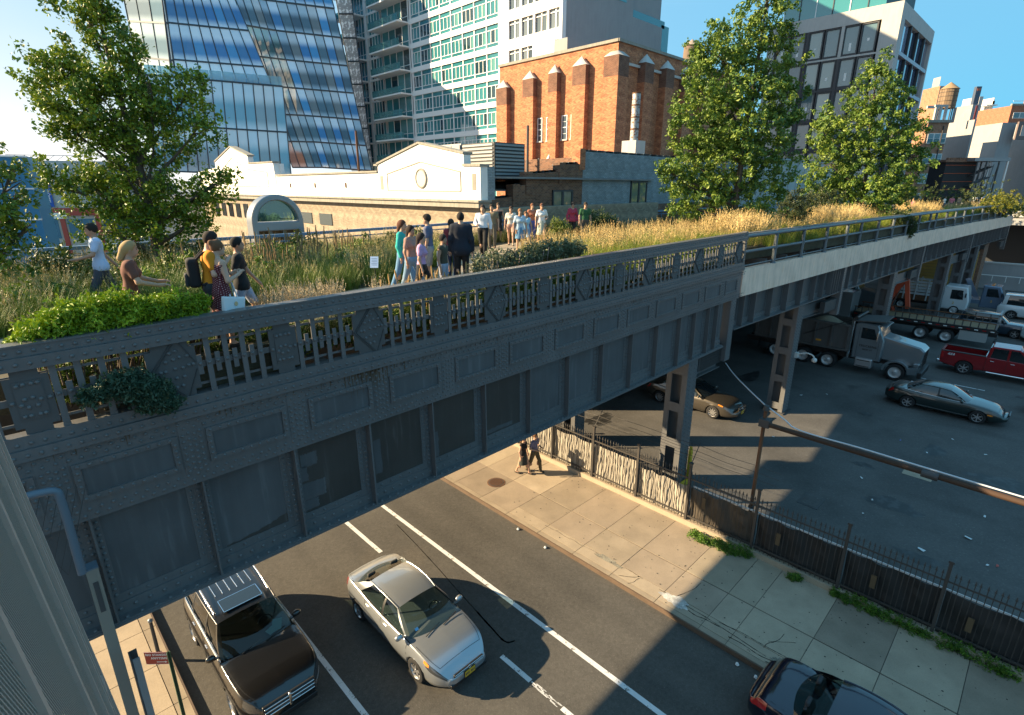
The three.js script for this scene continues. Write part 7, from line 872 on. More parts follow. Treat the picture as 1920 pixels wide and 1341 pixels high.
// ================================================================ PLANTS
const D2 = 9.08;
function leafGeo(n, spread, size, fold, seed, thin = 0.55) { // n folded leaves round a twig point
  srand(seed); const P = []; const q = new THREE.Quaternion(), e = new THREE.Euler();
  for (let i = 0; i < n; i++) { e.set(rr(-1.2, 1.2), rr(0, 6.28), rr(-1.2, 1.2)); q.setFromEuler(e); const o = V(rr(-1, 1), rr(-1, 1), rr(-1, 1)).multiplyScalar(spread); const s = size * rr(0.75, 1.25); const pts = [[0, 0, 0], [s * thin * 0.5, fold * s, s * 0.5], [0, 0.0, s], [-s * thin * 0.5, fold * s, s * 0.5]].map(p => V(...p).applyQuaternion(q).add(o)); for (const t of [[0, 2, 1], [0, 3, 2]]) for (const k of t) P.push(pts[k].x, pts[k].y, pts[k].z); }
  const g = new THREE.BufferGeometry(); g.setAttribute('position', new THREE.Float32BufferAttribute(P, 3)); g.computeVertexNormals(); g.setAttribute('uv', new THREE.Float32BufferAttribute(new Float32Array(P.length / 3 * 2), 2)); return g;
}
const leafMat = phys({ color: 0xffffff, roughness: 0.5, side: THREE.DoubleSide, transmission: 0.38, thickness: 0, specularIntensity: 0.6 });
const leafDry = std({ color: 0xffffff, roughness: 0.85, side: THREE.DoubleSide });
function inst(name, geo, mat, list, parent) { // list of [pos, scale, quat, color]
  const m = new THREE.InstancedMesh(geo, mat, list.length); m.name = parent === scene ? numbered(name) : name; const M4 = new THREE.Matrix4(), s3 = V(1, 1, 1); list.forEach(([p, s, q, c], i) => { M4.compose(p, q, Array.isArray(s) ? s3.set(...s) : s3.set(s, s, s)); m.setMatrixAt(i, M4); m.setColorAt(i, c); }); m.castShadow = m.receiveShadow = true; parent.add(m); return m;
}
const rq = () => new THREE.Quaternion().setFromEuler(new THREE.Euler(rr(0, 6.28), rr(0, 6.28), rr(0, 6.28)));
const yq = (tilt = 0.15) => new THREE.Quaternion().setFromEuler(new THREE.Euler(rr(-tilt, tilt), rr(0, 6.28), rr(-tilt, tilt)));
const mixC = (a, b, t) => lin(a[0] + (b[0] - a[0]) * t, a[1] + (b[1] - a[1]) * t, a[2] + (b[2] - a[2]) * t);
const barkM = std({ map: rep(texRGB(128, (i, j) => { const k = j * 512 + i, v = 0.5 + 0.9 * M.S[k] ; return [0.11 * v, 0.085 * v, 0.065 * v]; }), 2), roughness: 0.95 });
function tree(name, label, base, dep, blobs, nper, leaf, lo, hi, seed, sz, limbsTo) {
  const Tt = thing(name, label, 'tree', base.toArray(), 0, 'trees on the elevated walkway'); srand(seed);
  const W = blobs.map(([x, y, r]) => ({ c: at(x, y, dep).addScaledVector(FWH, rr(-0.35, 0.35) * r * dep / FPX * 1.2).sub(base), r: r * dep / FPX }));
  // trunk with a slight bend, limbs toward the foliage masses
  const topB = W.reduce((a, b) => b.c.y > a.c.y ? b : a), H = topB.c.y; const tp = [V(0, -0.1, 0), V(0.02, H * 0.2, 0.03), V(topB.c.x * 0.25 + 0.05, H * 0.45, topB.c.z * 0.25), V(topB.c.x * 0.7, H * 0.75, topB.c.z * 0.7), topB.c.clone()]; const cv = new THREE.CatmullRomCurve3(tp);
  { const n = 18, g = []; for (let i = 0; i < n; i++) { const r0 = sz * Math.pow(1 - i / n, 0.8) + 0.012, r1 = sz * Math.pow(1 - (i + 1) / n, 0.8) + 0.012; g.push(cyl(r0, r1, cv.getPoint(i / n), cv.getPoint((i + 1) / n), 9, true)); } mesh('trunk', uvm(merge(g)), barkM, Tt); }
  for (const b of W) { const t = Math.min(0.92, Math.max(0.12, (b.c.y / H) * 0.72)); const s = cv.getPoint(t); const mid = s.clone().lerp(b.c, 0.55); mid.y -= 0.1 * b.r; const lc = new THREE.CatmullRomCurve3([s, mid, b.c]); const r = sz * (1 - t) * 0.5 + 0.02; const g = []; for (let i = 0; i < 6; i++) g.push(cyl(r * (1 - i / 7), r * (1 - (i + 1) / 7), lc.getPoint(i / 6), lc.getPoint((i + 1) / 6), 6, true)); for (let k = 0; k < 7; k++) { const d = V(rr(-1, 1), rr(-0.6, 1), rr(-1, 1)).normalize().multiplyScalar(b.r * rr(0.6, 0.95)); g.push(cyl(0.018, 0.005, lc.getPoint(rr(0.6, 1)), b.c.clone().add(d), 4, true)); } mesh('limb', merge(g), barkM, Tt); }
  const list = []; for (const b of W) { const n = Math.round(nper * b.r * b.r); // leaf sprays grouped on small twigs
    let left = n; while (left > 0) { const d = V(rr(-1, 1), rr(-1, 1), rr(-1, 1)); if (d.lengthSq() > 1 || d.length() < 0.25) continue; const c0 = b.c.clone().addScaledVector(d, b.r * 1.05); if (rnd() < 0.12) c0.addScaledVector(d, b.r * rr(0.1, 0.4)); const k = Math.floor(rr(4, 9)); const tw = rr(0.10, 0.24) * (sz / 0.14 * 0.5 + 0.5); for (let i = 0; i < k; i++) { const p = c0.clone().add(V(rr(-1, 1), rr(-0.8, 0.8), rr(-1, 1)).multiplyScalar(tw)); const c = mixC(lo, hi, Math.pow(rnd(), 1.4)); list.push([p, rr(0.55, 1.3), rq(), c]); } left -= k; } }
  stuff(inst('crown', leaf, leafMat, list, Tt)); return Tt;
}
const oak = leafGeo(7, 0.10, 0.105, 0.12, 3, 0.6), oakS = leafGeo(7, 0.13, 0.135, 0.12, 4, 0.58), tiny = leafGeo(6, 0.035, 0.052, 0.15, 5, 0.5), small = leafGeo(6, 0.05, 0.075, 0.15, 6, 0.5), mid = leafGeo(7, 0.09, 0.12, 0.15, 7, 0.5);
{
  const bL = at(293, 470, 14.6); bL.y = D2; tree('oak_tree', 'large broad-leaved tree at left rising from the grasses behind the couple', bL, 14.6, [[165, -25, 40], [165, 15, 42], [195, 75, 45], [120, 118, 38], [72, 112, 22], [150, 170, 55], [88, 180, 30], [235, 130, 48], [215, 200, 58], [300, 185, 45], [350, 165, 34], [368, 240, 34], [125, 235, 36], [165, 245, 45], [280, 255, 55], [215, 295, 50], [140, 335, 34], [185, 365, 50], [255, 375, 55], [335, 365, 45], [400, 345, 32], [425, 335, 16], [300, 425, 45], [370, 405, 36], [220, 430, 45], [100, 335, 26]], 520, oak, [0.055, 0.13, 0.014], [0.34, 0.42, 0.025], 71, 0.13);
  const b2 = at(-40, 520, 10.5); b2.y = D2; tree('oak_tree', 'leafy branches of a tree entering at the left edge', b2, 10.5, [[-40, 300, 30], [12, 335, 30], [20, 372, 26], [15, 405, 32], [30, 440, 32], [-30, 420, 50], [-60, 350, 50], [10, 470, 34]], 420, oak, [0.05, 0.12, 0.02], [0.24, 0.31, 0.02], 73, 0.1);
  const bM = at(1372, 430, 26); bM.y = D2; tree('oak_tree', 'tall conical tree in front of the grey brick wall, left of two', bM, 26, [[1440, -25, 28], [1435, 20, 34], [1400, 75, 45], [1335, 85, 30], [1350, 150, 60], [1440, 125, 52], [1480, 65, 22], [1305, 110, 18], [1310, 215, 52], [1395, 225, 70], [1465, 200, 36], [1290, 295, 40], [1360, 310, 68], [1440, 300, 55], [1268, 335, 26], [1245, 320, 12], [1330, 375, 48], [1415, 380, 50], [1275, 380, 25]], 300, oakS, [0.065, 0.15, 0.024], [0.29, 0.38, 0.05], 75, 0.16);
  const bR = at(1610, 405, 40); bR.y = D2; tree('oak_tree', 'rounded bushy tree in front of the concrete tower, right of two', bR, 40, [[1645, 120, 22], [1622, 175, 38], [1675, 185, 30], [1590, 235, 52], [1655, 250, 52], [1700, 245, 28], [1552, 250, 26], [1560, 305, 45], [1635, 320, 62], [1700, 305, 28], [1538, 350, 30], [1600, 370, 50], [1675, 365, 34], [1718, 290, 12]], 170, oakS.clone().scale(1.25, 1.25, 1.25), [0.065, 0.15, 0.024], [0.29, 0.38, 0.05], 77, 0.16);
}
// shrubs: clouds of small leaves on short stems
function shrub(name, label, cat, pts, leaf, lo, hi, seed, n, opts = {}) { // pts: [centre V, radius]
  const base = pts[0][0].clone(); base.y = opts.base ?? D2 - 0.05; const S = thing(name, label, cat, base.toArray(), 0, opts.group); srand(seed); const stems = []; const list = []; const tot = pts.reduce((a, p) => a + p[1] * p[1], 0);
  for (const [c, r] of pts) { const cc = c.clone().sub(base); const foot = V(cc.x * 0.9, 0, cc.z - (opts.back ?? 0)); for (let i = 0; i < 4; i++) stems.push(cyl(0.012, 0.004, foot.clone().add(V(rr(-0.1, 0.1), 0, rr(-0.1, 0.1))), cc.clone().add(V(rr(-1, 1), rr(-0.5, 0.8), rr(-1, 1)).multiplyScalar(r * 0.7)), 4, true)); let k = Math.round(n * r * r / tot); while (k > 0) { const d = V(rr(-1, 1), rr(-1, 1), rr(-1, 1)); if (d.lengthSq() > 1) continue; if (rnd() < 0.16) d.normalize().multiplyScalar(rr(1.0, 1.42)); const m = 4, tw = leaf === tiny ? 0.05 : 0.1; for (let i = 0; i < m; i++) list.push([cc.clone().addScaledVector(d, r).add(V(rr(-tw, tw), rr(-tw, tw), rr(-tw, tw))), rr(0.7, 1.3), rq(), mixC(lo, hi, Math.pow(rnd(), 1.3))]); k -= m; } }
  mesh('stems', merge(stems), barkM, S); stuff(inst('foliage', leaf, leafMat, list, S)); return S;
}
{
  const P = (x, y, z) => onZ(x, y, z), R = (px, p) => px * p.distanceTo(EYE) / FPX; const bl = (arr, z) => arr.map(([x, y, r]) => { const p = P(x, y, z); return [p, R(r, p)]; });
  shrub('shrub', 'bright yellow-green shrub spilling over the bridge rail at left', 'shrub', bl([[70, 632, 22], [110, 612, 26], [150, 600, 28], [190, 590, 26], [225, 585, 28], [262, 592, 26], [300, 582, 24], [335, 572, 18], [355, 592, 20], [240, 608, 24], [180, 615, 22], [210, 622, 14], [372, 575, 12], [40, 640, 14], [382, 562, 8]], -0.28), tiny, [0.16, 0.27, 0.01], [0.44, 0.54, 0.02], 81, 5600);
  shrub('shrub', 'dark blue-green shrub pushing out through the balusters at left', 'shrub', bl([[265, 732, 24], [295, 742, 20], [235, 722, 20], [200, 730, 14], [172, 742, 12], [310, 752, 12], [275, 760, 10], [330, 756, 6]], 0.14), tiny, [0.035, 0.085, 0.045], [0.085, 0.15, 0.09], 83, 1900, { back: 0.4, base: 8.6 });
  // low greenery behind the balusters all along
  srand(85); for (let i = 0; i < 11; i++) { const x = 0.6 + i * 1.9 + rr(-0.3, 0.3); shrub('low_shrub', ['low green shrub behind the first balusters at left', 'low shrub behind the leftmost chevron plate', 'low shrub behind the balusters below the couple', 'low leafy shrub just left of the rail splice', 'low leafy shrub just right of the rail splice', 'low shrub behind the balusters below the suited man', 'low shrub behind the third chevron plate', 'low shrub behind the balusters below the lavender', 'low shrub behind the balusters below the golden grass', 'low shrub near the far end of the balustrade', 'low shrub behind the last balusters'][i], 'shrub', [[V(x, 9.0, -0.62), 0.3], [V(x + 0.5, 8.96, -0.7), 0.28], [V(x + 0.95, 9.0, -0.6), 0.26], [V(x + 1.4, 8.98, -0.66), 0.27]], small, [0.05, 0.10, 0.016], [0.22, 0.3, 0.03], 86 + i, 620, { base: 8.6, group: 'low shrubs behind the balustrade' }); }
  shrub('shrub', 'grey-green lavender-like shrub in front of the walking crowd', 'shrub', bl([[900, 500, 16], [930, 492, 18], [965, 487, 18], [1000, 480, 18], [1030, 474, 18], [1060, 470, 16], [1085, 466, 14]], -1.1), small, [0.10, 0.13, 0.06], [0.24, 0.26, 0.15], 101, 1500);
  shrub('shrub', 'dark green bush beside the two people at the back railing', 'shrub', bl([[1120, 412, 16], [1140, 420, 16], [1110, 425, 14]], -7.6), small, [0.025, 0.06, 0.014], [0.06, 0.11, 0.02], 102, 700);
  shrub('shrub', 'yellow-green bush to the left of the pair at the railing', 'shrub', bl([[1045, 425, 14], [1060, 440, 14], [1040, 445, 12]], -7.0), small, [0.10, 0.15, 0.015], [0.22, 0.26, 0.03], 103, 600);
  shrub('shrub', 'dark feathery bush between the two tall trees', 'shrub', bl([[1490, 385, 26], [1520, 395, 24], [1545, 385, 24], [1475, 410, 20], [1510, 415, 18]], -2.2), mid, [0.03, 0.05, 0.014], [0.09, 0.11, 0.03], 104, 1300);
  shrub('shrub', 'dark trailing bush over the pipe railing', 'shrub', [[V(44.4, 9.35, 0.7), 0.55], [V(45.2, 9.0, 0.85), 0.5], [V(43.8, 9.6, 0.6), 0.45], [V(45.0, 8.7, 1.2), 0.35]], mid, [0.025, 0.055, 0.014], [0.08, 0.11, 0.02], 105, 600);
  shrub('shrub', 'yellow flowering vine over the far end of the pipe railing', 'shrub', [[V(70, 9.8, 2.6), 0.8], [V(73, 9.9, 2.9), 0.9], [V(76, 9.9, 3.1), 0.9], [V(79, 10.0, 3.3), 1.0], [V(82, 9.8, 3.6), 1.1], [V(78, 9.2, 3.6), 0.7], [V(84, 9.2, 4.0), 0.9]], oakS, [0.07, 0.11, 0.02], [0.3, 0.28, 0.02], 106, 1300);
  for (const [i, [x, z, r]] of [[34, -6, 0.9], [52, -3, 1.1], [60, -1, 1.0], [12, -9.3, 0.6], [4, -9.2, 0.7], [1, -7.5, 0.7], [7.5, -9.2, 0.6]].entries()) shrub('shrub', ['leafy green bush under the left tall tree', 'leafy bush under the right tall tree', 'bush beyond the right tall tree', 'small bush at the back railing behind the crowd', 'bush at the foot of the large left tree', 'rounded bush at the left among the grasses', 'small bush at the back railing left of the arched bay'][i], 'shrub', [[V(x, D2 + r * 0.5, z), r], [V(x + r, D2 + r * 0.4, z + 0.3), r * 0.8], [V(x - r, D2 + r * 0.4, z - 0.2), r * 0.8]], mid, [0.03, 0.07, 0.015], [0.13, 0.17, 0.03], 110 + i, 520);
  const per = [[2.2, -5.6, 0.45], [3.4, -6.8, 0.55], [4.8, -4.8, 0.4], [6.0, -7.2, 0.5], [7.4, -5.4, 0.4], [8.6, -7.0, 0.5], [0.4, -4.6, 0.5], [9.8, -6.0, 0.4]]; per.forEach(([x, z, r], i) => shrub('perennial', ['leafy green perennial left of the tree foot', 'leafy perennial at the tree foot', 'low leafy perennial right of the couple', 'leafy perennial before the arched bay', 'low leafy perennial left of the plant label', 'leafy perennial behind the plant label', 'leafy perennial at the left edge of the meadow', 'leafy perennial left of the crowd'][i], 'plant', [[V(x, D2 + r * 0.6, z), r], [V(x + r * 0.9, D2 + r * 0.45, z + 0.2), r * 0.75]], mid, [0.05, 0.12, 0.015], [0.26, 0.34, 0.03], 150 + i, 300));
  const far = [[60, -5, 1.3], [70, -3, 1.4], [78, -1, 1.6], [84, 1, 1.6], [88, -5, 2.2], [94, 0, 2.4]]; far.forEach(([x, z, r], i) => shrub('shrub', ['bush on the walkway beyond the second tree', 'bush near the scaffold netting', 'bush beside the distant walkers', 'bush at the far bend of the railing', 'dark bush at the far end of the walkway', 'dark bush at the right edge above the vines'][i], 'shrub', [[V(x, D2 + r * 0.4, z), r], [V(x + r, D2 + r * 0.3, z - 1), r]], oakS, [0.03, 0.06, 0.016], [0.12, 0.15, 0.03], 130 + i, 420));
}
// grasses
function bladeGeo(n, h, spread, w, lean, seed, seg = 3) { srand(seed); const P = []; for (let i = 0; i < n; i++) { const a = rr(0, 6.28), b = rr(0, 6.28), d = Math.sqrt(rnd()) * spread, x0 = Math.cos(a) * d, z0 = Math.sin(a) * d, L = h * rr(0.6, 1.1), ln = lean * rr(0.3, 1) * L, cx = Math.cos(b), cz = Math.sin(b); const pt = t => [x0 + cx * ln * t * t, L * t * (1 - 0.18 * t * lean), z0 + cz * ln * t * t]; for (let s = 0; s < seg; s++) { const t0 = s / seg, t1 = (s + 1) / seg, p = pt(t0), q = pt(t1), w0 = w * (1 - t0) + 0.0008, w1 = w * (1 - t1) + 0.0008; const sx = -cz, sz = cx; const A = [p[0] + sx * w0, p[1], p[2] + sz * w0], B = [p[0] - sx * w0, p[1], p[2] - sz * w0], Cc = [q[0] + sx * w1, q[1], q[2] + sz * w1], Dd = [q[0] - sx * w1, q[1], q[2] - sz * w1]; P.push(...A, ...B, ...Cc, ...B, ...Dd, ...Cc); } } const g = new THREE.BufferGeometry(); g.setAttribute('position', new THREE.Float32BufferAttribute(P, 3)); g.computeVertexNormals(); g.setAttribute('uv', new THREE.Float32BufferAttribute(new Float32Array(P.length / 3 * 2), 2)); return g; }
function plumeGeo(n, h, spread, lean, seed, r = 0.012) { srand(seed); const P = []; for (let i = 0; i < n; i++) { const a = rr(0, 6.28), d = Math.sqrt(rnd()) * spread, x0 = Math.cos(a) * d, z0 = Math.sin(a) * d, L = h * rr(0.8, 1.15), b = rr(0, 6.28), ln = lean * L * rr(0.3, 1); for (let k = 0; k < 14; k++) { const t = 0.72 + 0.3 * k / 14, x = x0 + Math.cos(b) * ln * t * t, y = L * t, z = z0 + Math.sin(b) * ln * t * t; const q = rr(0, 6.28), e = r * rr(1, 3.2) * (1.15 - (t - 0.72) * 2.2); P.push(x, y, z, x + Math.cos(q) * e, y + 0.02, z + Math.sin(q) * e, x + Math.cos(q + 0.5) * e * 0.6, y + 0.035, z + Math.sin(q + 0.5) * e * 0.6); } const w = 0.0018; const X = t => [x0 + Math.cos(b) * ln * t * t, L * t, z0 + Math.sin(b) * ln * t * t]; for (let s = 0; s < 3; s++) { const p = X(s / 3), q2 = X((s + 1) / 3); P.push(p[0] - w, p[1], p[2], p[0] + w, p[1], p[2], q2[0], q2[1], q2[2]); } } const g = new THREE.BufferGeometry(); g.setAttribute('position', new THREE.Float32BufferAttribute(P, 3)); g.computeVertexNormals(); g.setAttribute('uv', new THREE.Float32BufferAttribute(new Float32Array(P.length / 3 * 2), 2)); return g; }
function field(label, regions, geos, mat, lo, hi, n, seed, s0, s1, y = D2) { // regions: [x0,x1,z0,z1,weight] on the deck
  srand(seed); const tot = regions.reduce((a, r) => a + r[4], 0); const lists = geos.map(() => []); for (const r of regions) { const k = Math.round(n * r[4] / tot); for (let i = 0; i < k; i++) { const p = V(rr(r[0], r[1]), y, rr(r[2], r[3])); p.z += r[5] ? r[5] * (p.x - r[0]) : 0; if (onPath(p)) continue; lists[Math.floor(rnd() * geos.length)].push([p, rr(s0, s1), yq(0.18), mixC(lo, hi, rnd())]); } }
  lists.forEach((l, i) => { if (!l.length) return; const m = inst('grass', geos[i], mat, l, scene); m.userData = { kind: 'stuff', label: label, category: 'grass' }; });
}
const PATHC = [[-12, -2.4], [0, -2.6], [3, -2.1], [7, -2.3], [10, -3.2], [14, -6.2], [17, -7.6], [22, -7.6], [30, -7.2], [42, -6.4], [60, -4.4], [84, -2]];
function onPath(p) { for (let i = 0; i < PATHC.length - 1; i++) { const [a, b] = PATHC[i], [c, d] = PATHC[i + 1]; if (p.x >= a && p.x < c) { const z = b + (d - b) * (p.x - a) / (c - a); return Math.abs(p.z - z) < (p.x < 8 ? 0.75 : 1.25); } } return false; }
{
  const bl = [0, 1, 2].map(i => bladeGeo(46, 0.75, 0.16, 0.0045, 0.55, 200 + i)), pl = [0, 1].map(i => plumeGeo(12, 1.0, 0.2, 0.25, 210 + i)), low = [0, 1].map(i => bladeGeo(50, 0.42, 0.16, 0.004, 0.7, 220 + i));
  const leftBack = [[0.0, 4.0, -10, -3.5, 3], [4.0, 9.5, -10, -3.4, 4.5], [-3, 1.0, -9, -3.4, 2], [9, 13, -10.2, -5.5, 2]];
  field('green meadow grasses behind the couple and along the path', leftBack, bl, leafMat, [0.06, 0.14, 0.016], [0.27, 0.33, 0.05], 2700, 301, 0.6, 1.05); field('straw-coloured grass plumes rising behind the couple', [...leftBack, [0, 2.5, -2.2, -0.9, 0.2]], pl, leafDry, [0.3, 0.24, 0.1], [0.5, 0.4, 0.2], 420, 302, 0.55, 0.95);
  field('low green grass along the inner side of the bridge rail', [[0.4, 20.5, -1.15, -0.45, 1]], low, leafMat, [0.05, 0.09, 0.02], [0.17, 0.2, 0.05], 420, 303, 0.6, 0.95, 8.95); field('pale seed heads just behind the bridge rail', [[3.2, 4.6, -1.1, -0.5, 1], [4.6, 9, -0.9, -0.5, 0.25]], pl, leafDry, [0.4, 0.32, 0.2], [0.55, 0.45, 0.3], 70, 304, 0.55, 0.75);
  const gold = [[12.5, 17, -4.6, -1.4, 3], [16, 24, -5.2, -1.2, 6], [24, 33, -5.0, 0.0, 5], [33, 48, -4, 0.3, 4], [48, 66, -2.5, 1.2, 3], [66, 84, -1, 2.2, 2]]; field('golden grasses filling the bed behind the far half of the rail', gold, bl, leafMat, [0.14, 0.22, 0.025], [0.42, 0.44, 0.07], 2900, 305, 0.6, 1.0); field('golden-pink grass plumes behind the far half of the rail', gold, pl, leafDry, [0.36, 0.23, 0.09], [0.54, 0.42, 0.18], 700, 306, 0.65, 1.05);
  field('upright tan grass plumes beside the tall trees', [[22.5, 27, -2.6, -0.8, 2], [34, 38, -2, 0, 2], [50, 56, -1, 0.8, 1]], pl, leafDry, [0.5, 0.36, 0.14], [0.7, 0.52, 0.24], 260, 307, 1.0, 1.4);
  field('mixed grass along the back railing', [[10, 24, -10.8, -9.2, 2], [24, 48, -10.5, -8.6, 2]], bl, leafMat, [0.06, 0.09, 0.02], [0.2, 0.2, 0.05], 600, 308, 0.6, 1.0);
  // dark dry seed stalks
  const stalks = (label, pts, h0, h1, col, seed, thick) => { srand(seed); pts.forEach(([x, z, n]) => { const S = thing('seed_stalks', label[0], 'dry plant', [x, D2 - 0.15, z]); label.shift(); const g = []; for (let i = 0; i < n; i++) { const a = V(rr(-0.5, 0.5), 0, rr(-0.4, 0.4)), b = a.clone().add(V(rr(-0.18, 0.18), rr(h0, h1), rr(-0.12, 0.12))); g.push(cyl(0.008, 0.006, a, b, 5, true)); g.push(cyl(thick * 0.6, thick, b.clone().lerp(a, 0.22), b.clone().lerp(a, 0.1), 6)); g.push(cyl(thick, thick * 0.5, b.clone().lerp(a, 0.1), b, 6)); } stuff(mesh('stalks', g, std({ color: lin(...col), roughness: 0.95 }), S)); }); };
  stalks(['brown seed stalks in front of the arched bay, left bunch', 'brown seed stalks in front of the arched bay, right bunch', 'brown seed stalks left of the crowd', 'brown seed stalks at the foot of the left tree'], [[5.2, -5.4, 26], [6.4, -5.6, 24], [7.6, -6.0, 14], [3.9, -5.2, 12]], 1.0, 1.6, [0.2, 0.13, 0.06], 311, 0.018);
  stalks(['tan flower spikes at the rail in front of the suited man', 'tan flower spikes at the rail in front of the women'], [[7.1, -0.75, 9], [6.0, -0.7, 9]], 0.72, 1.1, [0.36, 0.22, 0.08], 313, 0.02); stalks(['mauve flower spikes over the lavender shrub, left half', 'mauve flower spikes over the lavender shrub, right half'], [[9.2, -1.2, 20], [10.4, -1.2, 22]], 0.7, 1.1, [0.3, 0.22, 0.2], 315, 0.012);
  // plant label
  const Lb = thing('plant_label', 'small pale blue plant label on a black stake beside the path', 'plant label', [6.9, D2, -3.2]); Lb.rotation.y = -0.8; mesh('stake', cyl(0.01, 0.01, [0, 0, 0], [0, 0.55, 0], 6), blackPl, Lb); const pf = T(RX(bxc(0.2, 0.28, 0.008), -0.35), 0, 0.66, 0); mesh('face', pf, std({ color: lin(0.42, 0.55, 0.78), roughness: 0.5 }), Lb); const ink = []; for (let i = 0; i < 5; i++) ink.push(T(RX(bxc(0.14, 0.008, 0.002, 0, 0.09 - i * 0.04, 0.006), -0.35), 0, 0.66, 0)); mesh('print', ink, std({ color: lin(0.08, 0.12, 0.22), roughness: 0.7 }), Lb);
  // weeds at the fence foot
  const wd = [[1300, 1005, 0.16], [1318, 1018, 0.16], [1345, 1025, 0.2], [1366, 1035, 0.18], [1390, 1040, 0.2], [1487, 1085, 0.14], [1565, 1115, 0.1], [1590, 1128, 0.18], [1620, 1143, 0.2], [1655, 1158, 0.2], [1690, 1172, 0.2], [1722, 1186, 0.16], [1770, 1208, 0.2], [1800, 1222, 0.22], [1850, 1245, 0.22], [1885, 1262, 0.2]];
  const ord = ['first', 'second', 'third', 'fourth', 'fifth', 'sixth', 'seventh', 'eighth', 'ninth', 'tenth', 'eleventh', 'twelfth', 'thirteenth', 'fourteenth', 'fifteenth', 'sixteenth']; wd.forEach(([x, y, r], i) => { const p = onY(x, y, 0.16); p.x = Math.min(p.x, FEN_X - 0.12); shrub('weed', ord[i] + ' weed clump from the sunlit end along the foot of the fence', 'weed', [[V(p.x, 0.16 + r * 0.5, p.z), r], [V(p.x + 0.05, 0.16 + r * 0.4, p.z + r), r * 0.7]], tiny, [0.05, 0.13, 0.015], [0.16, 0.3, 0.02], 400 + i, 170, { base: 0.15, group: 'weeds along the fence foot' }); });
  // bare tree in the far lot
  const bt = at(1895, 590, 78); bt.y = 0.1; const Bt = thing('bare_tree', 'leafless small tree at the back of the lot at right', 'tree', bt.toArray()); srand(91); const seg = []; const grow = (a, d, L, r, k) => { const b = a.clone().addScaledVector(d, L); seg.push(cyl(r, r * 0.7, a, b, 5, true)); if (k) for (let i = 0; i < 3; i++) grow(b, d.clone().add(V(rr(-0.7, 0.7), rr(-0.1, 0.5), rr(-0.7, 0.7))).normalize(), L * rr(0.6, 0.85), r * 0.62, k - 1); }; grow(V(0, 0, 0), V(0.02, 1, 0), 2.2, 0.09, 5); const tr = seg.splice(0, 1); mesh('trunk', tr, barkM, Bt); mesh('branches', seg, barkM, Bt);
}
// back of the lot: low wall, shutter shed
{
  const B = thing('concrete_wall', 'low concrete wall closing the back of the parking lot', 'wall'); mesh('wall', uvm(bx(84, 84.5, 0, 3.0, -30, 40)), M.concDark, B); mesh('coping', uvm(bx(83.95, 84.55, 3.0, 3.15, -30, 40)), M.concTower, B); for (let i = 0; i < 30; i++) mesh('railing_bar', bxc(0.06, 0.7, 0.06, 83.2, 1.4, -6 + i * 1.2), whitePaint, B); mesh('railing_rail', bx(83.15, 83.25, 1.7, 1.78, -8, 32), whitePaint, B);
  const S = thing('shutter_shed', 'yellow-lit corrugated shutter shed under the viaduct at the back', 'shed', [76, 0, -1]); const ym = std({ color: lin(0.55, 0.33, 0.09), roughness: 0.5 }); for (let i = 0; i < 14; i++) mesh('slat', uvm(bxc(0.12, 0.3, 7, 0, 0.4 + i * 0.34, 0)), ym, S); mesh('body', uvm(bx(0.1, 4, 0, 5.6, -3.8, 3.8)), M.brownBrick, S); mesh('lintel', uvm(bx(-0.2, 0.1, 5.2, 5.6, -3.8, 3.8)), M.steelDark, S);
  const T3 = thing('street_overpass', 'dark overpass and street beyond the lot at right', 'building'); mesh('slab', uvm(bx(96, 110, 6.8, 7.8, -8, 60)), M.concDark, T3); mesh('back_wall', uvm(bx(108, 109, 0, 6.8, -8, 60)), darkFrame, T3); mesh('parapet', uvm(bx(95.8, 96.1, 7.8, 8.6, -8, 60)), M.concTower, T3);
}
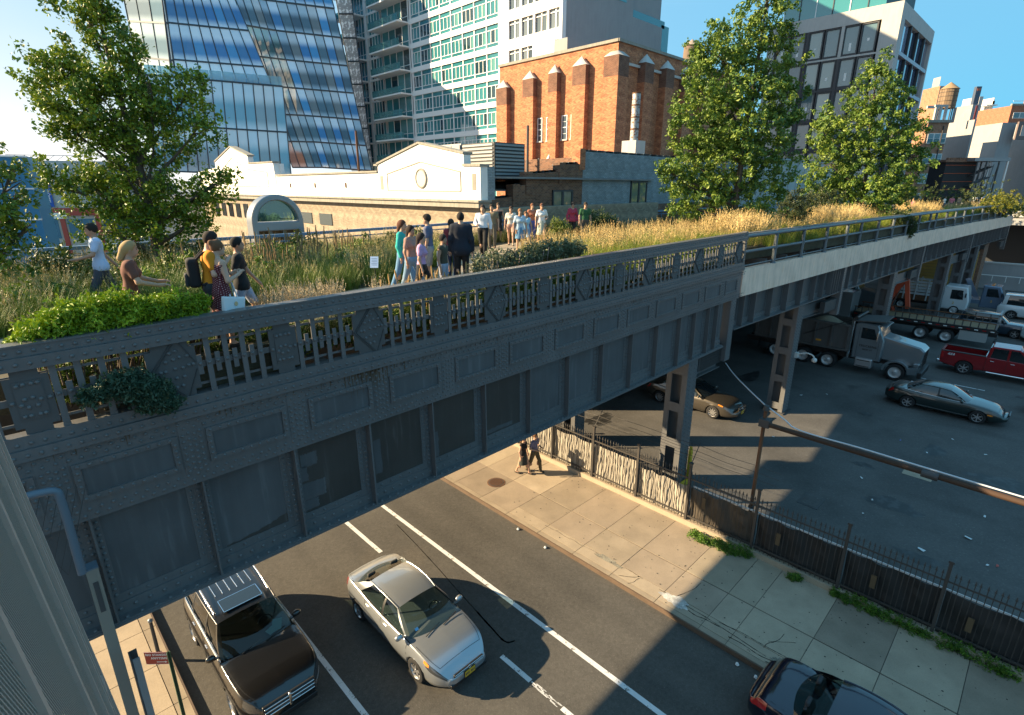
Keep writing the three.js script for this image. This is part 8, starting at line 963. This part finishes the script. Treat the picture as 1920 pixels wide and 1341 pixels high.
// ================================================================ PEOPLE
// surface nets over a signed distance field: one continuous skin per garment or body
function surfaceNets(f, lo, hi, cell) {
  const nx = Math.ceil((hi[0] - lo[0]) / cell) + 1, ny = Math.ceil((hi[1] - lo[1]) / cell) + 1, nz = Math.ceil((hi[2] - lo[2]) / cell) + 1, F = new Float32Array(nx * ny * nz); let o = 0;
  for (let k = 0; k < nz; k++) for (let j = 0; j < ny; j++) for (let i = 0; i < nx; i++) F[o++] = f(lo[0] + i * cell, lo[1] + j * cell, lo[2] + k * cell);
  const id = new Int32Array(nx * ny * nz).fill(-1), P = [], idx = [], ix = (i, j, k) => i + nx * (j + ny * k);
  const E = [[0, 1], [0, 2], [0, 4], [1, 3], [1, 5], [2, 3], [2, 6], [3, 7], [4, 5], [4, 6], [5, 7], [6, 7]];
  for (let k = 0; k < nz - 1; k++) for (let j = 0; j < ny - 1; j++) for (let i = 0; i < nx - 1; i++) { const v = []; let m = 0; for (let c = 0; c < 8; c++) { const q = F[ix(i + (c & 1), j + ((c >> 1) & 1), k + (c >> 2))]; v.push(q); if (q < 0) m |= 1 << c; } if (m === 0 || m === 255) continue; let x = 0, y = 0, z = 0, n = 0; for (const [a, b] of E) { if ((v[a] < 0) === (v[b] < 0)) continue; const t = v[a] / (v[a] - v[b]); x += (a & 1) + t * ((b & 1) - (a & 1)); y += ((a >> 1) & 1) + t * (((b >> 1) & 1) - ((a >> 1) & 1)); z += (a >> 2) + t * ((b >> 2) - (a >> 2)); n++; } id[ix(i, j, k)] = P.length / 3; P.push(lo[0] + (i + x / n) * cell, lo[1] + (j + y / n) * cell, lo[2] + (k + z / n) * cell); }
  const quad = (a, b, c, d, fl) => { if (a < 0 || b < 0 || c < 0 || d < 0) return; fl ? idx.push(a, c, b, b, c, d) : idx.push(a, b, c, b, d, c); };
  for (let k = 1; k < nz - 1; k++) for (let j = 1; j < ny - 1; j++) for (let i = 1; i < nx - 1; i++) { const s = F[ix(i, j, k)] < 0; if (s !== F[ix(i + 1, j, k)] < 0) quad(id[ix(i, j - 1, k - 1)], id[ix(i, j, k - 1)], id[ix(i, j - 1, k)], id[ix(i, j, k)], !s); if (s !== F[ix(i, j + 1, k)] < 0) quad(id[ix(i - 1, j, k - 1)], id[ix(i, j, k - 1)], id[ix(i - 1, j, k)], id[ix(i, j, k)], s); if (s !== F[ix(i, j, k + 1)] < 0) quad(id[ix(i - 1, j - 1, k)], id[ix(i, j - 1, k)], id[ix(i - 1, j, k)], id[ix(i, j, k)], !s); }
  const g = new THREE.BufferGeometry(); g.setAttribute('position', new THREE.Float32BufferAttribute(P, 3)); g.setIndex(idx); g.computeVertexNormals(); g.setAttribute('uv', new THREE.Float32BufferAttribute(new Float32Array(P.length / 3 * 2), 2)); return g;
}
const cap = (x, y, z, a, b, ra, rb) => { const bx0 = b[0] - a[0], by = b[1] - a[1], bz = b[2] - a[2], px = x - a[0], py = y - a[1], pz = z - a[2]; let h = (px * bx0 + py * by + pz * bz) / (bx0 * bx0 + by * by + bz * bz + 1e-9); h = h < 0 ? 0 : h > 1 ? 1 : h; const dx = px - bx0 * h, dy = py - by * h, dz = pz - bz * h; return Math.sqrt(dx * dx + dy * dy + dz * dz) - (ra + (rb - ra) * h); };
const smin = (a, b, k) => { const h = Math.max(k - Math.abs(a - b), 0) / k; return Math.min(a, b) - h * h * k * 0.25; };
const ell = (x, y, z, c, r) => { const a = (x - c[0]) / r[0], b = (y - c[1]) / r[1], d = (z - c[2]) / r[2]; const l = Math.sqrt(a * a + b * b + d * d); return (l - 1) * Math.min(r[0], r[1], r[2]); };
const cloth = (c, s = 1) => std({ color: lin(...c), roughness: 0.9 });
const SKIN = [[0.42, 0.25, 0.17], [0.36, 0.2, 0.13], [0.5, 0.31, 0.22]];
const ARMS = { down: s => ({ e: [s * 0.26, 1.14, -0.02], w: [s * 0.28, 0.88, 0.05], d: [0, -1, 0.15] }), bent: s => ({ e: [s * 0.28, 1.15, -0.04], w: [s * 0.18, 1.1, 0.2], d: [-s * 0.4, 0.05, 1] }), phone: s => ({ e: [s * 0.24, 1.14, 0.02], w: [s * 0.1, 1.2, 0.27], d: [-s * 0.3, 0.5, 0.8] }), swing: s => ({ e: [s * 0.26, 1.15, s * 0.1], w: [s * 0.26, 0.94, s * 0.26], d: [0, -0.8, s * 0.6] }), reach: s => ({ e: [s * 0.26, 1.17, 0.12], w: [s * 0.22, 1.1, 0.38], d: [0, 0, 1] }), chest: s => ({ e: [s * 0.27, 1.16, 0.05], w: [s * 0.06, 1.32, 0.24], d: [-s * 0.7, 0.6, 0.4] }) };
function person(o) {
  const { x, z, h = 1.72, turn = 0, label, cell = 0.03 } = o, G = thing('person', label, 'person', [x, o.y ?? D2, z], turn, o.group), K = h / 1.75, skin = cloth(o.skin || SKIN[0]); skin.roughness = 0.6; G.scale.setScalar(K);
  const fem = o.fem ? 1 : 0, sw = fem ? 0.165 : 0.19, hipw = fem ? 0.105 : 0.095; const lean = o.lean || 0; const st = o.walk ? 0.24 : 0.0; const L = {}; for (const s of [1, -1]) { const f = s * st; L[s] = { hip: [s * hipw, 0.93, 0], knee: [s * 0.1, 0.5, f * 0.65 + 0.03], ank: [s * 0.1, 0.085, f - (f < 0 ? 0.06 : 0)], toe: [s * 0.115, 0.035, f + 0.14] }; }
  const A = {}; for (const s of [1, -1]) { const p = typeof (s > 0 ? o.armL : o.armR) === 'string' ? ARMS[s > 0 ? o.armL : o.armR](s) : (s > 0 ? o.armL : o.armR) || ARMS.down(s); A[s] = { sh: [s * sw, 1.42, 0], ...p }; }
  const hd = [o.headX || 0, 1.635, 0.03 + (o.nod ? 0.03 : 0)];
  const torso = (X, Y, Z, e) => { let d = cap(X, Y, Z * 1.35, [-0.055, 1.33, 0], [0.055, 1.33, 0], 0.135 + e, 0.135 + e); d = smin(d, cap(X, Y, Z * 1.3, [-0.03, 1.1, 0], [0.03, 1.1, 0], 0.115 - fem * 0.012 + e, 0.115 - fem * 0.012 + e), 0.12); d = smin(d, cap(X, Y, Z * 1.2, [-0.05, 0.93, -0.01], [0.05, 0.93, -0.01], 0.12 + fem * 0.012 + e, 0.12 + fem * 0.012 + e), 0.1); if (fem) d = smin(d, ell(X, Y, Z, [0, 1.28, 0.09], [0.13, 0.07, 0.06 + e]), 0.05); for (const s of [1, -1]) d = smin(d, cap(X, Y, Z, [s * 0.06, 1.43, 0], [s * sw, 1.42, 0], 0.06 + e, 0.055 + e), 0.06); return d; };
  const upper = (X, Y, Z, e, s) => cap(X, Y, Z, A[s].sh, A[s].e, 0.052 + e, 0.042 + e), fore = (X, Y, Z, e, s) => cap(X, Y, Z, A[s].e, A[s].w, 0.041 + e, 0.028 + e), thigh = (X, Y, Z, e, s) => cap(X, Y, Z, L[s].hip, L[s].knee, 0.085 + e, 0.058 + e), calf = (X, Y, Z, e, s) => smin(cap(X, Y, Z, L[s].knee, L[s].ank, 0.055 + e, 0.037 + e), ell(X, Y, Z, [L[s].knee[0], 0.38, L[s].knee[2] * 0.7 - 0.025], [0.05 + e, 0.11, 0.055 + e]), 0.03);
  const body = (X, Y, Z) => { let d = torso(X, Y, Z, 0); d = smin(d, cap(X, Y, Z, [0, 1.42, -0.01], [hd[0] * 0.6, 1.56, 0.01], 0.06, 0.052), 0.05); let q = smin(ell(X, Y, Z, [hd[0], hd[1] + 0.025, hd[2] - 0.01], [0.078, 0.105, 0.096]), ell(X, Y, Z, [hd[0], hd[1] - 0.065, hd[2] + 0.035], [0.052, 0.055, 0.06]), 0.04); q = smin(q, ell(X, Y, Z, [hd[0], hd[1] - 0.01, hd[2] + 0.097], [0.015, 0.026, 0.022]), 0.015); for (const s of [1, -1]) q = Math.min(q, ell(X, Y, Z, [hd[0] + s * 0.079, hd[1], hd[2] - 0.005], [0.012, 0.03, 0.02])); d = smin(d, q, 0.025); for (const s of [1, -1]) { d = smin(d, upper(X, Y, Z, 0, s), 0.04); d = smin(d, fore(X, Y, Z, 0, s), 0.03); d = smin(d, thigh(X, Y, Z, 0, s), 0.04); d = smin(d, calf(X, Y, Z, 0, s), 0.03); d = smin(d, cap(X, Y, Z, L[s].ank, L[s].toe, 0.042, 0.03), 0.03); const w = A[s].w, dr = A[s].d, n = Math.hypot(...dr); d = smin(d, cap(X, Y, Z, w, [w[0] + dr[0] / n * 0.07, w[1] + dr[1] / n * 0.07, w[2] + dr[2] / n * 0.07], 0.028, 0.034), 0.02); } return d; };
  const bend = g => { if (lean) { const p = g.attributes.position; for (let i = 0; i < p.count; i++) { const y = p.getY(i), t = Math.max(0, y - 0.95); p.setZ(i, p.getZ(i) + t * lean); } g.computeVertexNormals(); } return g; };
  const box = [[-0.52, -0.03, -0.5], [0.52, 1.86, 0.6]];
  const fingers = []; for (const s of [1, -1]) { const w = V(...A[s].w), d = V(...A[s].d).normalize(), side = d.clone().cross(V(0, 1, 0.3)).normalize(), nrm = side.clone().cross(d); const palm = w.clone().addScaledVector(d, 0.085); [0.066, 0.076, 0.072, 0.056].forEach((len, i) => { const r = palm.clone().addScaledVector(side, (i - 1.5) * 0.019); const k = r.clone().addScaledVector(d, len * 0.5), t = k.clone().addScaledVector(d, len * 0.4).addScaledVector(nrm, -0.02); fingers.push(cyl(0.0095, 0.009, r, k, 6), cyl(0.009, 0.0075, k, t, 6)); }); const b = w.clone().addScaledVector(d, 0.035).addScaledVector(side, -0.028), t1 = b.clone().addScaledVector(side, -0.028).addScaledVector(d, 0.03), t2 = t1.clone().addScaledVector(d, 0.032); fingers.push(cyl(0.011, 0.01, b, t1, 6), cyl(0.01, 0.008, t1, t2, 6)); }
  const bg = surfaceNets(body, ...box, cell); mesh('body', merge([bend(bg), ...fingers.map(bend)]), skin, G);
  // face: eyes, brows, mouth
  const fp = []; for (const s of [1, -1]) { fp.push(T(new THREE.SphereGeometry(0.009, 8, 6), hd[0] + s * 0.03, hd[1] + 0.012, hd[2] + 0.079)); fp.push(bxc(0.03, 0.006, 0.008, hd[0] + s * 0.031, hd[1] + 0.033, hd[2] + 0.082)); } fp.push(bxc(0.04, 0.008, 0.008, hd[0], hd[1] - 0.055, hd[2] + 0.088)); if (o.glasses) for (const s of [1, -1]) fp.push(T(RX(new THREE.CylinderGeometry(0.026, 0.026, 0.006, 12), Math.PI / 2), hd[0] + s * 0.032, hd[1] + 0.012, hd[2] + 0.092)); mesh('face_features', bend(merge(fp)), cloth([0.06, 0.025, 0.02]), G);
  // top garment
  if (o.top) { const { c, sleeve = 0.5, hem = 0.9, neck = 1.47, e = 0.016, open } = o.top; const f = (X, Y, Z) => { let d = torso(X, Y, Z, e); for (const s of [1, -1]) { if (sleeve >= 0.4) { const a = A[s].sh, b = A[s].e, t = Math.min(1, sleeve / 0.5 * 0.62), m = sleeve >= 0.9 ? b : [a[0] + (b[0] - a[0]) * t, a[1] + (b[1] - a[1]) * t, a[2] + (b[2] - a[2]) * t]; d = smin(d, cap(X, Y, Z, a, m, 0.053 + e, 0.046 + e), 0.03); if (sleeve >= 0.9) d = smin(d, cap(X, Y, Z, b, A[s].w, 0.046 + e * 0.8, 0.034 + e * 0.8), 0.03); } } if (hem < 0.85) d = smin(d, cap(X, Y, Z * 1.15, [-0.06, 0.9, 0], [0.06, 0.9, 0], 0.13 + e, 0.14 + e), 0.08); d = Math.max(d, hem - Y); return Math.max(d, Y - neck - 0.04, -cap(X, Y, Z, [0, 1.5, 0.02], [0, 1.7, 0.02], 0.085, 0.085)); }; mesh(o.top.n || 'shirt', bend(surfaceNets(f, [-0.5, 0.5, -0.5], [0.5, 1.56, 0.55], cell)), cloth(c), G); }
  if (o.jacket) { const { c } = o.jacket; const f = (X, Y, Z) => { let d = torso(X, Y, Z, 0.035); for (const s of [1, -1]) { d = smin(d, cap(X, Y, Z, A[s].sh, A[s].e, 0.072, 0.062), 0.04); d = smin(d, cap(X, Y, Z, A[s].e, A[s].w, 0.06, 0.048), 0.03); } d = smin(d, cap(X, Y, Z * 1.1, [-0.07, 0.86, 0], [0.07, 0.86, 0], 0.155, 0.155), 0.1); d = Math.max(d, 0.74 - Y); return Math.max(d, Y - 1.53, -cap(X, Y, Z, [0, 1.52, 0.02], [0, 1.7, 0.02], 0.075, 0.075)); }; mesh('jacket', bend(surfaceNets(f, [-0.5, 0.5, -0.5], [0.5, 1.56, 0.55], cell)), cloth(c), G); }
  // lower garment
  if (o.legs) { const { t, c, hem = 0.06 } = o.legs; const f = (X, Y, Z) => { let d; if (t === 'skirt' || t === 'dress') { const y = Math.max(hem, Y), w = 0.135 + (1.02 - y) * 0.16; d = Math.hypot(X, Z * 1.15) - w; d = Math.max(d, hem - Y, Y - 1.03); if (t === 'dress') d = smin(d, Math.max(torso(X, Y, Z, 0.016), Y - 1.4), 0.05); return d; } d = Math.max(torso(X, Y, Z, 0.018), Y - 1.02); for (const s of [1, -1]) { d = smin(d, thigh(X, Y, Z, 0.02, s), 0.03); if (hem < 0.45) d = smin(d, cap(X, Y, Z, L[s].knee, L[s].ank, 0.078, 0.066), 0.03); } d = Math.max(d, hem - Y); return Math.max(d, Y - 1.02); }; mesh(t, bend(surfaceNets(f, [-0.45, -0.03, -0.5], [0.45, 1.5, 0.5], cell)), o.legs.m || cloth(c), G); }
  { const f = (X, Y, Z) => Math.min(...[1, -1].map(s => Math.max(cap(X, Y, Z, [L[s].ank[0], 0.05, L[s].ank[2] - 0.03], L[s].toe, 0.05, 0.042), Y - 0.1))); mesh('shoes', surfaceNets(f, [-0.3, -0.03, -0.5], [0.3, 0.16, 0.55], cell), cloth(o.shoes || [0.03, 0.025, 0.02]), G); }
  { const { c, len = 0 } = o.hair || { c: [0.02, 0.015, 0.012] }; const f = (X, Y, Z) => { let d = ell(X, Y, Z, [hd[0], hd[1] + 0.04, hd[2] - 0.018], [0.092, 0.108, 0.108]); d = Math.max(d, -ell(X, Y, Z, [hd[0], hd[1] - 0.035, hd[2] + 0.085], [0.085, 0.095, 0.085])); if (len < 0.1) d = Math.max(d, hd[1] - 0.03 - (Z < 0 ? 0.03 : 0) - Y); if (len > 0) d = smin(d, cap(X, Y, Z * 0.95, [hd[0], hd[1] + 0.02, hd[2] - 0.075], [hd[0], hd[1] - len, -0.1], 0.062, 0.045), 0.04); if (o.hair && o.hair.bun) d = smin(d, ell(X, Y, Z, [hd[0], hd[1] + 0.1, hd[2] - 0.1], [0.045, 0.045, 0.045]), 0.02); return d; }; mesh('hair', bend(surfaceNets(f, [-0.2 + hd[0], 1.1, -0.3], [0.2 + hd[0], 1.86, 0.3], Math.min(cell, 0.016))), cloth(c), G); }
  return G;
}
{
  const face = d => d; // turn: 0 looks toward +z, PI/2 toward +x
  // couple at the rail
  const py = (px, hy) => { const p = onY(px[0], px[1], hy); return p; };
  const placeZ = (px, py2, zz) => { const p = onZ(px, py2, zz); return { x: p.x, z: zz, h: p.y - D2 }; };
  const place = (px, py2, hh) => { const p = onY(px, py2, D2 + hh); return { x: p.x, z: p.z, h: hh }; };
  person({ ...placeZ(378, 437, -0.55), turn: 1.35, cell: 0.018, label: 'person in a mustard T-shirt with a black backpack standing at the rail', skin: SKIN[2], top: { c: [0.58, 0.21, 0.008], sleeve: 0.5, hem: 0.86 }, legs: { t: 'trousers', c: [0.025, 0.027, 0.03] }, hair: { c: [0.018, 0.011, 0.008] }, armL: 'bent', armR: 'chest', lean: 0.08, nod: true });
  const dotT = texRGB(64, (i, j) => { const u = (i % 16) - 8, v = ((j + (Math.floor(i / 16) % 2) * 8) % 16) - 8; return u * u + v * v < 9 ? [0.5, 0.38, 0.36] : [0.09, 0.012, 0.022]; }); const dotM = std({ map: rep(dotT, 7), roughness: 0.9 });
  const gd = person({ ...placeZ(399, 453, -0.36), turn: 1.75, cell: 0.018, fem: true, label: 'person in a burgundy dotted dress looking at a phone beside the mustard T-shirt', skin: SKIN[2], legs: { t: 'dress', c: [0.1, 0.012, 0.025], hem: 0.55, m: dotM }, hair: { c: [0.14, 0.065, 0.03], bun: true }, armL: 'phone', armR: 'phone', nod: true });
  gd.children.forEach(c => { if (c.name === 'dress') c.geometry = uvm(c.geometry); });
  person({ ...placeZ(440, 447, -1.0), turn: 1.2, cell: 0.023, walk: true, label: 'person in a black top and patterned shorts walking behind the couple', skin: SKIN[1], top: { c: [0.008, 0.009, 0.011], sleeve: 0.5, hem: 0.84 }, legs: { t: 'shorts', c: [0.28, 0.32, 0.42], hem: 0.55 }, hair: { c: [0.01, 0.008, 0.007] }, armL: 'swing', armR: 'swing' });
  person({ x: 1.72, z: -4.9, h: 1.72, turn: -1.6, cell: 0.023, walk: true, label: 'person in a pale blue T-shirt walking toward the left edge', skin: SKIN[1], top: { c: [0.42, 0.5, 0.68], sleeve: 0.5, hem: 0.84 }, legs: { t: 'trousers', c: [0.06, 0.06, 0.08] }, hair: { c: [0.012, 0.01, 0.008] }, armL: 'reach', armR: 'swing' });
  person({ ...placeZ(224, 455, -0.9), turn: 1.35, cell: 0.023, fem: true, walk: true, label: 'blond person in a brown dress leaning forward with a shoulder bag', skin: SKIN[0], top: { c: [0.13, 0.05, 0.035], sleeve: 0.5, hem: 0.9 }, legs: { t: 'skirt', c: [0.11, 0.04, 0.03], hem: 0.5 }, hair: { c: [0.36, 0.24, 0.11], len: 0.12 }, armL: 'reach', armR: 'reach', lean: 0.12 });
  // crowd in the middle
  const P = (px, hy, hh, o) => person({ ...place(px, hy, hh), ...o });
  P(752, 414, 1.66, { turn: 0.6, fem: true, label: 'person in a teal top at the left of the crowd', top: { c: [0.02, 0.36, 0.34], sleeve: 0.9, hem: 0.86 }, legs: { t: 'trousers', c: [0.1, 0.22, 0.38] }, hair: { c: [0.09, 0.03, 0.015], len: 0.25 }, walk: true });
  P(768, 424, 1.58, { turn: 0.4, fem: true, label: 'long-haired person with crossed bag beside the teal top', skin: SKIN[1], top: { c: [0.3, 0.18, 0.15], sleeve: 0.5, hem: 0.9 }, legs: { t: 'trousers', c: [0.14, 0.24, 0.36] }, hair: { c: [0.018, 0.01, 0.008], len: 0.32 }, walk: true });
  P(788, 438, 1.48, { turn: 0.8, fem: true, label: 'person in a lilac top and black shorts in front of the crowd', top: { c: [0.42, 0.26, 0.44], sleeve: 0.5, hem: 0.88 }, legs: { t: 'shorts', c: [0.012, 0.012, 0.014], hem: 0.62 }, hair: { c: [0.02, 0.012, 0.01], len: 0.34 }, walk: true });
  P(801, 403, 1.76, { turn: -2.4, label: 'person in a slate-blue T-shirt carrying a white shopping bag', top: { c: [0.1, 0.12, 0.2], sleeve: 0.5 }, legs: { t: 'shorts', c: [0.3, 0.3, 0.32], hem: 0.5 }, hair: { c: [0.03, 0.018, 0.012] } });
  P(829, 441, 1.42, { turn: 0.5, label: 'short dark-haired person in an olive vest left of the suited man', skin: SKIN[1], top: { c: [0.05, 0.045, 0.03], sleeve: 0.0, hem: 0.86 }, legs: { t: 'trousers', c: [0.28, 0.3, 0.38] }, hair: { c: [0.012, 0.009, 0.008] } });
  P(863, 400, 1.8, { turn: 2.4, cell: 0.023, label: 'person in a dark navy suit seen from behind', jacket: { c: [0.012, 0.016, 0.028] }, top: { c: [0.3, 0.38, 0.6], sleeve: 0, hem: 1.0, neck: 1.52, e: 0.03 }, legs: { t: 'trousers', c: [0.008, 0.009, 0.012] }, hair: { c: [0.012, 0.009, 0.008] }, skin: SKIN[2] });
  P(905, 385, 1.8, { turn: -0.9, cell: 0.023, walk: true, label: 'person in a white shirt and black trousers holding papers', top: { c: [0.62, 0.66, 0.74], sleeve: 1, hem: 0.95 }, legs: { t: 'trousers', c: [0.01, 0.01, 0.012] }, hair: { c: [0.04, 0.025, 0.018] }, armR: 'bent' });
  P(934, 381, 1.72, { turn: -0.7, fem: true, label: 'person in a black dress right of the white shirt', legs: { t: 'dress', c: [0.01, 0.01, 0.012], hem: 0.5 }, hair: { c: [0.06, 0.035, 0.02], bun: true }, skin: SKIN[0] });
  P(958, 388, 1.62, { turn: -0.8, fem: true, label: 'person in a cream top in the middle of the crowd', top: { c: [0.6, 0.55, 0.48], sleeve: 0.5 }, legs: { t: 'shorts', c: [0.42, 0.25, 0.2], hem: 0.62 }, hair: { c: [0.05, 0.025, 0.015], len: 0.1 }, walk: true });
  P(975, 392, 1.62, { turn: -0.6, fem: true, label: 'person in a pale denim shirt and jeans skirt in the crowd', top: { c: [0.38, 0.5, 0.62], sleeve: 0.5 }, legs: { t: 'skirt', c: [0.1, 0.22, 0.36], hem: 0.55 }, hair: { c: [0.22, 0.11, 0.05], bun: true } });
  P(998, 382, 1.7, { turn: -0.5, fem: true, label: 'auburn-haired person with a rust top behind the crowd', top: { c: [0.3, 0.12, 0.07], sleeve: 0.5 }, legs: { t: 'trousers', c: [0.05, 0.08, 0.3] }, hair: { c: [0.16, 0.065, 0.03], len: 0.2 } });
  P(1016, 382, 1.72, { turn: -0.6, cell: 0.023, fem: true, glasses: true, walk: true, label: 'person in a white T-shirt and sunglasses with a long ponytail', top: { c: [0.68, 0.68, 0.68], sleeve: 0.5 }, legs: { t: 'skirt', c: [0.42, 0.46, 0.4], hem: 0.4 }, hair: { c: [0.11, 0.045, 0.025], len: 0.3 }, armL: 'bent' });
  P(922, 384, 1.74, { turn: -0.9, label: 'person in an olive shirt just behind the white shirt', top: { c: [0.16, 0.14, 0.09], sleeve: 0.5 }, legs: { t: 'trousers', c: [0.1, 0.09, 0.07] }, hair: { c: [0.03, 0.02, 0.012] } });
  P(845, 412, 1.6, { turn: 2.2, fem: true, label: 'person in a maroon vest close to the left of the suited man', top: { c: [0.2, 0.03, 0.04], sleeve: 0 }, legs: { t: 'trousers', c: [0.04, 0.05, 0.1] }, hair: { c: [0.03, 0.016, 0.01], len: 0.2 } });
  P(986, 397, 1.5, { turn: -0.7, fem: true, walk: true, label: 'person in a sky-blue vest at the front of the right-hand crowd', top: { c: [0.3, 0.5, 0.66], sleeve: 0 }, legs: { t: 'shorts', c: [0.2, 0.3, 0.44], hem: 0.6 }, hair: { c: [0.12, 0.06, 0.03], len: 0.14 } });
  P(1074, 380, 1.7, { turn: -0.5, fem: true, glasses: true, label: 'person in a raspberry cardigan near the back railing', top: { c: [0.36, 0.04, 0.08], sleeve: 1, hem: 0.84 }, legs: { t: 'trousers', c: [0.02, 0.02, 0.022] }, hair: { c: [0.02, 0.012, 0.01], bun: true } });
  P(1098, 380, 1.74, { turn: -0.6, glasses: true, label: 'person in a dark green T-shirt near the back railing', top: { c: [0.025, 0.1, 0.04], sleeve: 0.5 }, legs: { t: 'trousers', c: [0.07, 0.06, 0.05] }, hair: { c: [0.03, 0.02, 0.012] } });
  // two walkers on the pavement
  const g1 = onY(981, 888, 0.15), g2 = onY(1002, 884, 0.15);
  person({ x: g1.x, z: g1.z, y: 0.15, h: 1.68, turn: 0.2, fem: true, walk: true, cell: 0.02, label: 'person in a black top and dark skirt walking on the sunlit pavement', legs: { t: 'skirt', c: [0.03, 0.035, 0.03], hem: 0.48 }, top: { c: [0.012, 0.01, 0.01], sleeve: 0 }, hair: { c: [0.1, 0.05, 0.02], len: 0.15 } });
  person({ x: g2.x, z: g2.z, y: 0.15, h: 1.74, turn: 0.2, walk: true, cell: 0.02, label: 'person in a striped shirt and olive trousers walking on the sunlit pavement', top: { c: [0.14, 0.13, 0.2], sleeve: 0.5 }, legs: { t: 'trousers', c: [0.09, 0.07, 0.035] }, hair: { c: [0.14, 0.06, 0.02] }, armL: 'bent', armR: 'bent' });
  // distant walkers at the far end
  const far = [[1786, 372, 58, [0.6, 0.16, 0.2], 'pink shirt among the distant walkers'], [1772, 374, 57, [0.6, 0.6, 0.58], 'white top among the distant walkers, nearest the netting'], [1800, 372, 60, [0.45, 0.3, 0.2], 'tan top among the distant walkers'], [1830, 368, 66, [0.6, 0.62, 0.65], 'pale shirt among the distant walkers, left of two'], [1844, 367, 68, [0.55, 0.5, 0.55], 'pale shirt among the distant walkers, right of two'], [1712, 384, 46, [0.5, 0.05, 0.2], 'magenta top half hidden in the grass']];
  far.forEach(([x, y, d, c, l], i) => { const p = at(x, y, d); person({ x: p.x, z: p.z, h: Math.max(1.5, Math.min(1.85, p.y - D2 + 0.15)), turn: -1.2 + i, cell: 0.045, fem: i % 2, label: 'person in a ' + l, top: { c, sleeve: 0.5 }, legs: { t: 'trousers', c: [0.05, 0.06, 0.1] }, hair: { c: [0.05, 0.03, 0.02], len: i % 2 ? 0.15 : 0 }, group: undefined }); });
  // carried things
  const c0 = placeZ(378, 437, -0.55), bp = thing('backpack', 'black backpack on the back of the person in mustard', 'backpack', [c0.x, D2 + 1.12, c0.z], 1.35); mesh('bag', bxc(0.3, 0.44, 0.17, 0.0, 0.06, -0.2, 0.06), cloth([0.012, 0.012, 0.014]), bp); mesh('pocket', bxc(0.22, 0.2, 0.06, 0, -0.04, -0.3, 0.03), cloth([0.03, 0.03, 0.034]), bp); for (const s of [1, -1]) mesh('strap', tube([[s * 0.1, 0.26, -0.14], [s * 0.11, 0.36, -0.02], [s * 0.11, 0.28, 0.14], [s * 0.13, 0.0, 0.13], [s * 0.15, -0.12, -0.1]], 0.022, 24, 6), cloth([0.015, 0.015, 0.018]), bp);
  const c1 = placeZ(399, 453, -0.36), tb = thing('tote_bag', 'white canvas tote bag with a printed badge hanging from the shoulder', 'bag', [c1.x + 0.1, D2 + 0.62, c1.z + 0.12], 0.5); tb.rotation.z = -0.2; const cv = cloth([0.62, 0.66, 0.68]); mesh('bag', (() => { const g = new RoundedBoxGeometry(0.42, 0.4, 0.09, 3, 0.035); const p = g.attributes.position; for (let i = 0; i < p.count; i++) { const y = p.getY(i); p.setZ(i, p.getZ(i) * (1.1 - y)); p.setX(i, p.getX(i) * (0.95 + y * 0.45)); p.setY(i, y - 0.05 * Math.cos(p.getX(i) * 7)); } g.computeVertexNormals(); return g; })(), cv, tb); for (const s of [1, -1]) mesh('strap', tube([[-0.09, 0.18, s * 0.03], [-0.12, 0.45, -0.06], [-0.08, 0.7, -0.2], [0.0, 0.5, -0.1], [0.05, 0.18, s * 0.03]], 0.01, 24, 6), cv, tb); mesh('print_panel', bxc(0.17, 0.1, 0.004, 0.06, -0.11, 0.065), cloth([0.2, 0.55, 0.5]), tb); mesh('print_badge', T(RX(new THREE.CylinderGeometry(0.035, 0.035, 0.004, 16), Math.PI / 2), 0.0, 0.08, 0.052), cloth([0.6, 0.42, 0.22]), tb);
  const sg = place(801, 403, 1.76), sb = thing('shopping_bag', 'white shopping bag held in the crowd beside the suited man', 'bag', [sg.x + 0.1, D2 + 0.72, sg.z + 0.32], 0.7); mesh('bag', bxc(0.3, 0.36, 0.1, 0, 0, 0, 0.01), cloth([0.62, 0.6, 0.62]), sb); mesh('print_stripes', merge([bxc(0.2, 0.03, 0.004, 0, 0.08, 0.052), bxc(0.2, 0.03, 0.004, 0, 0.0, 0.052), bxc(0.2, 0.03, 0.004, 0, -0.08, 0.052)]), cloth([0.03, 0.03, 0.05]), sb); mesh('handle', tube([[-0.07, 0.18, 0], [-0.05, 0.32, 0], [0.05, 0.32, 0], [0.07, 0.18, 0]], 0.006, 16, 5), cloth([0.5, 0.5, 0.5]), sb);
}
renderer.render(scene, camera);
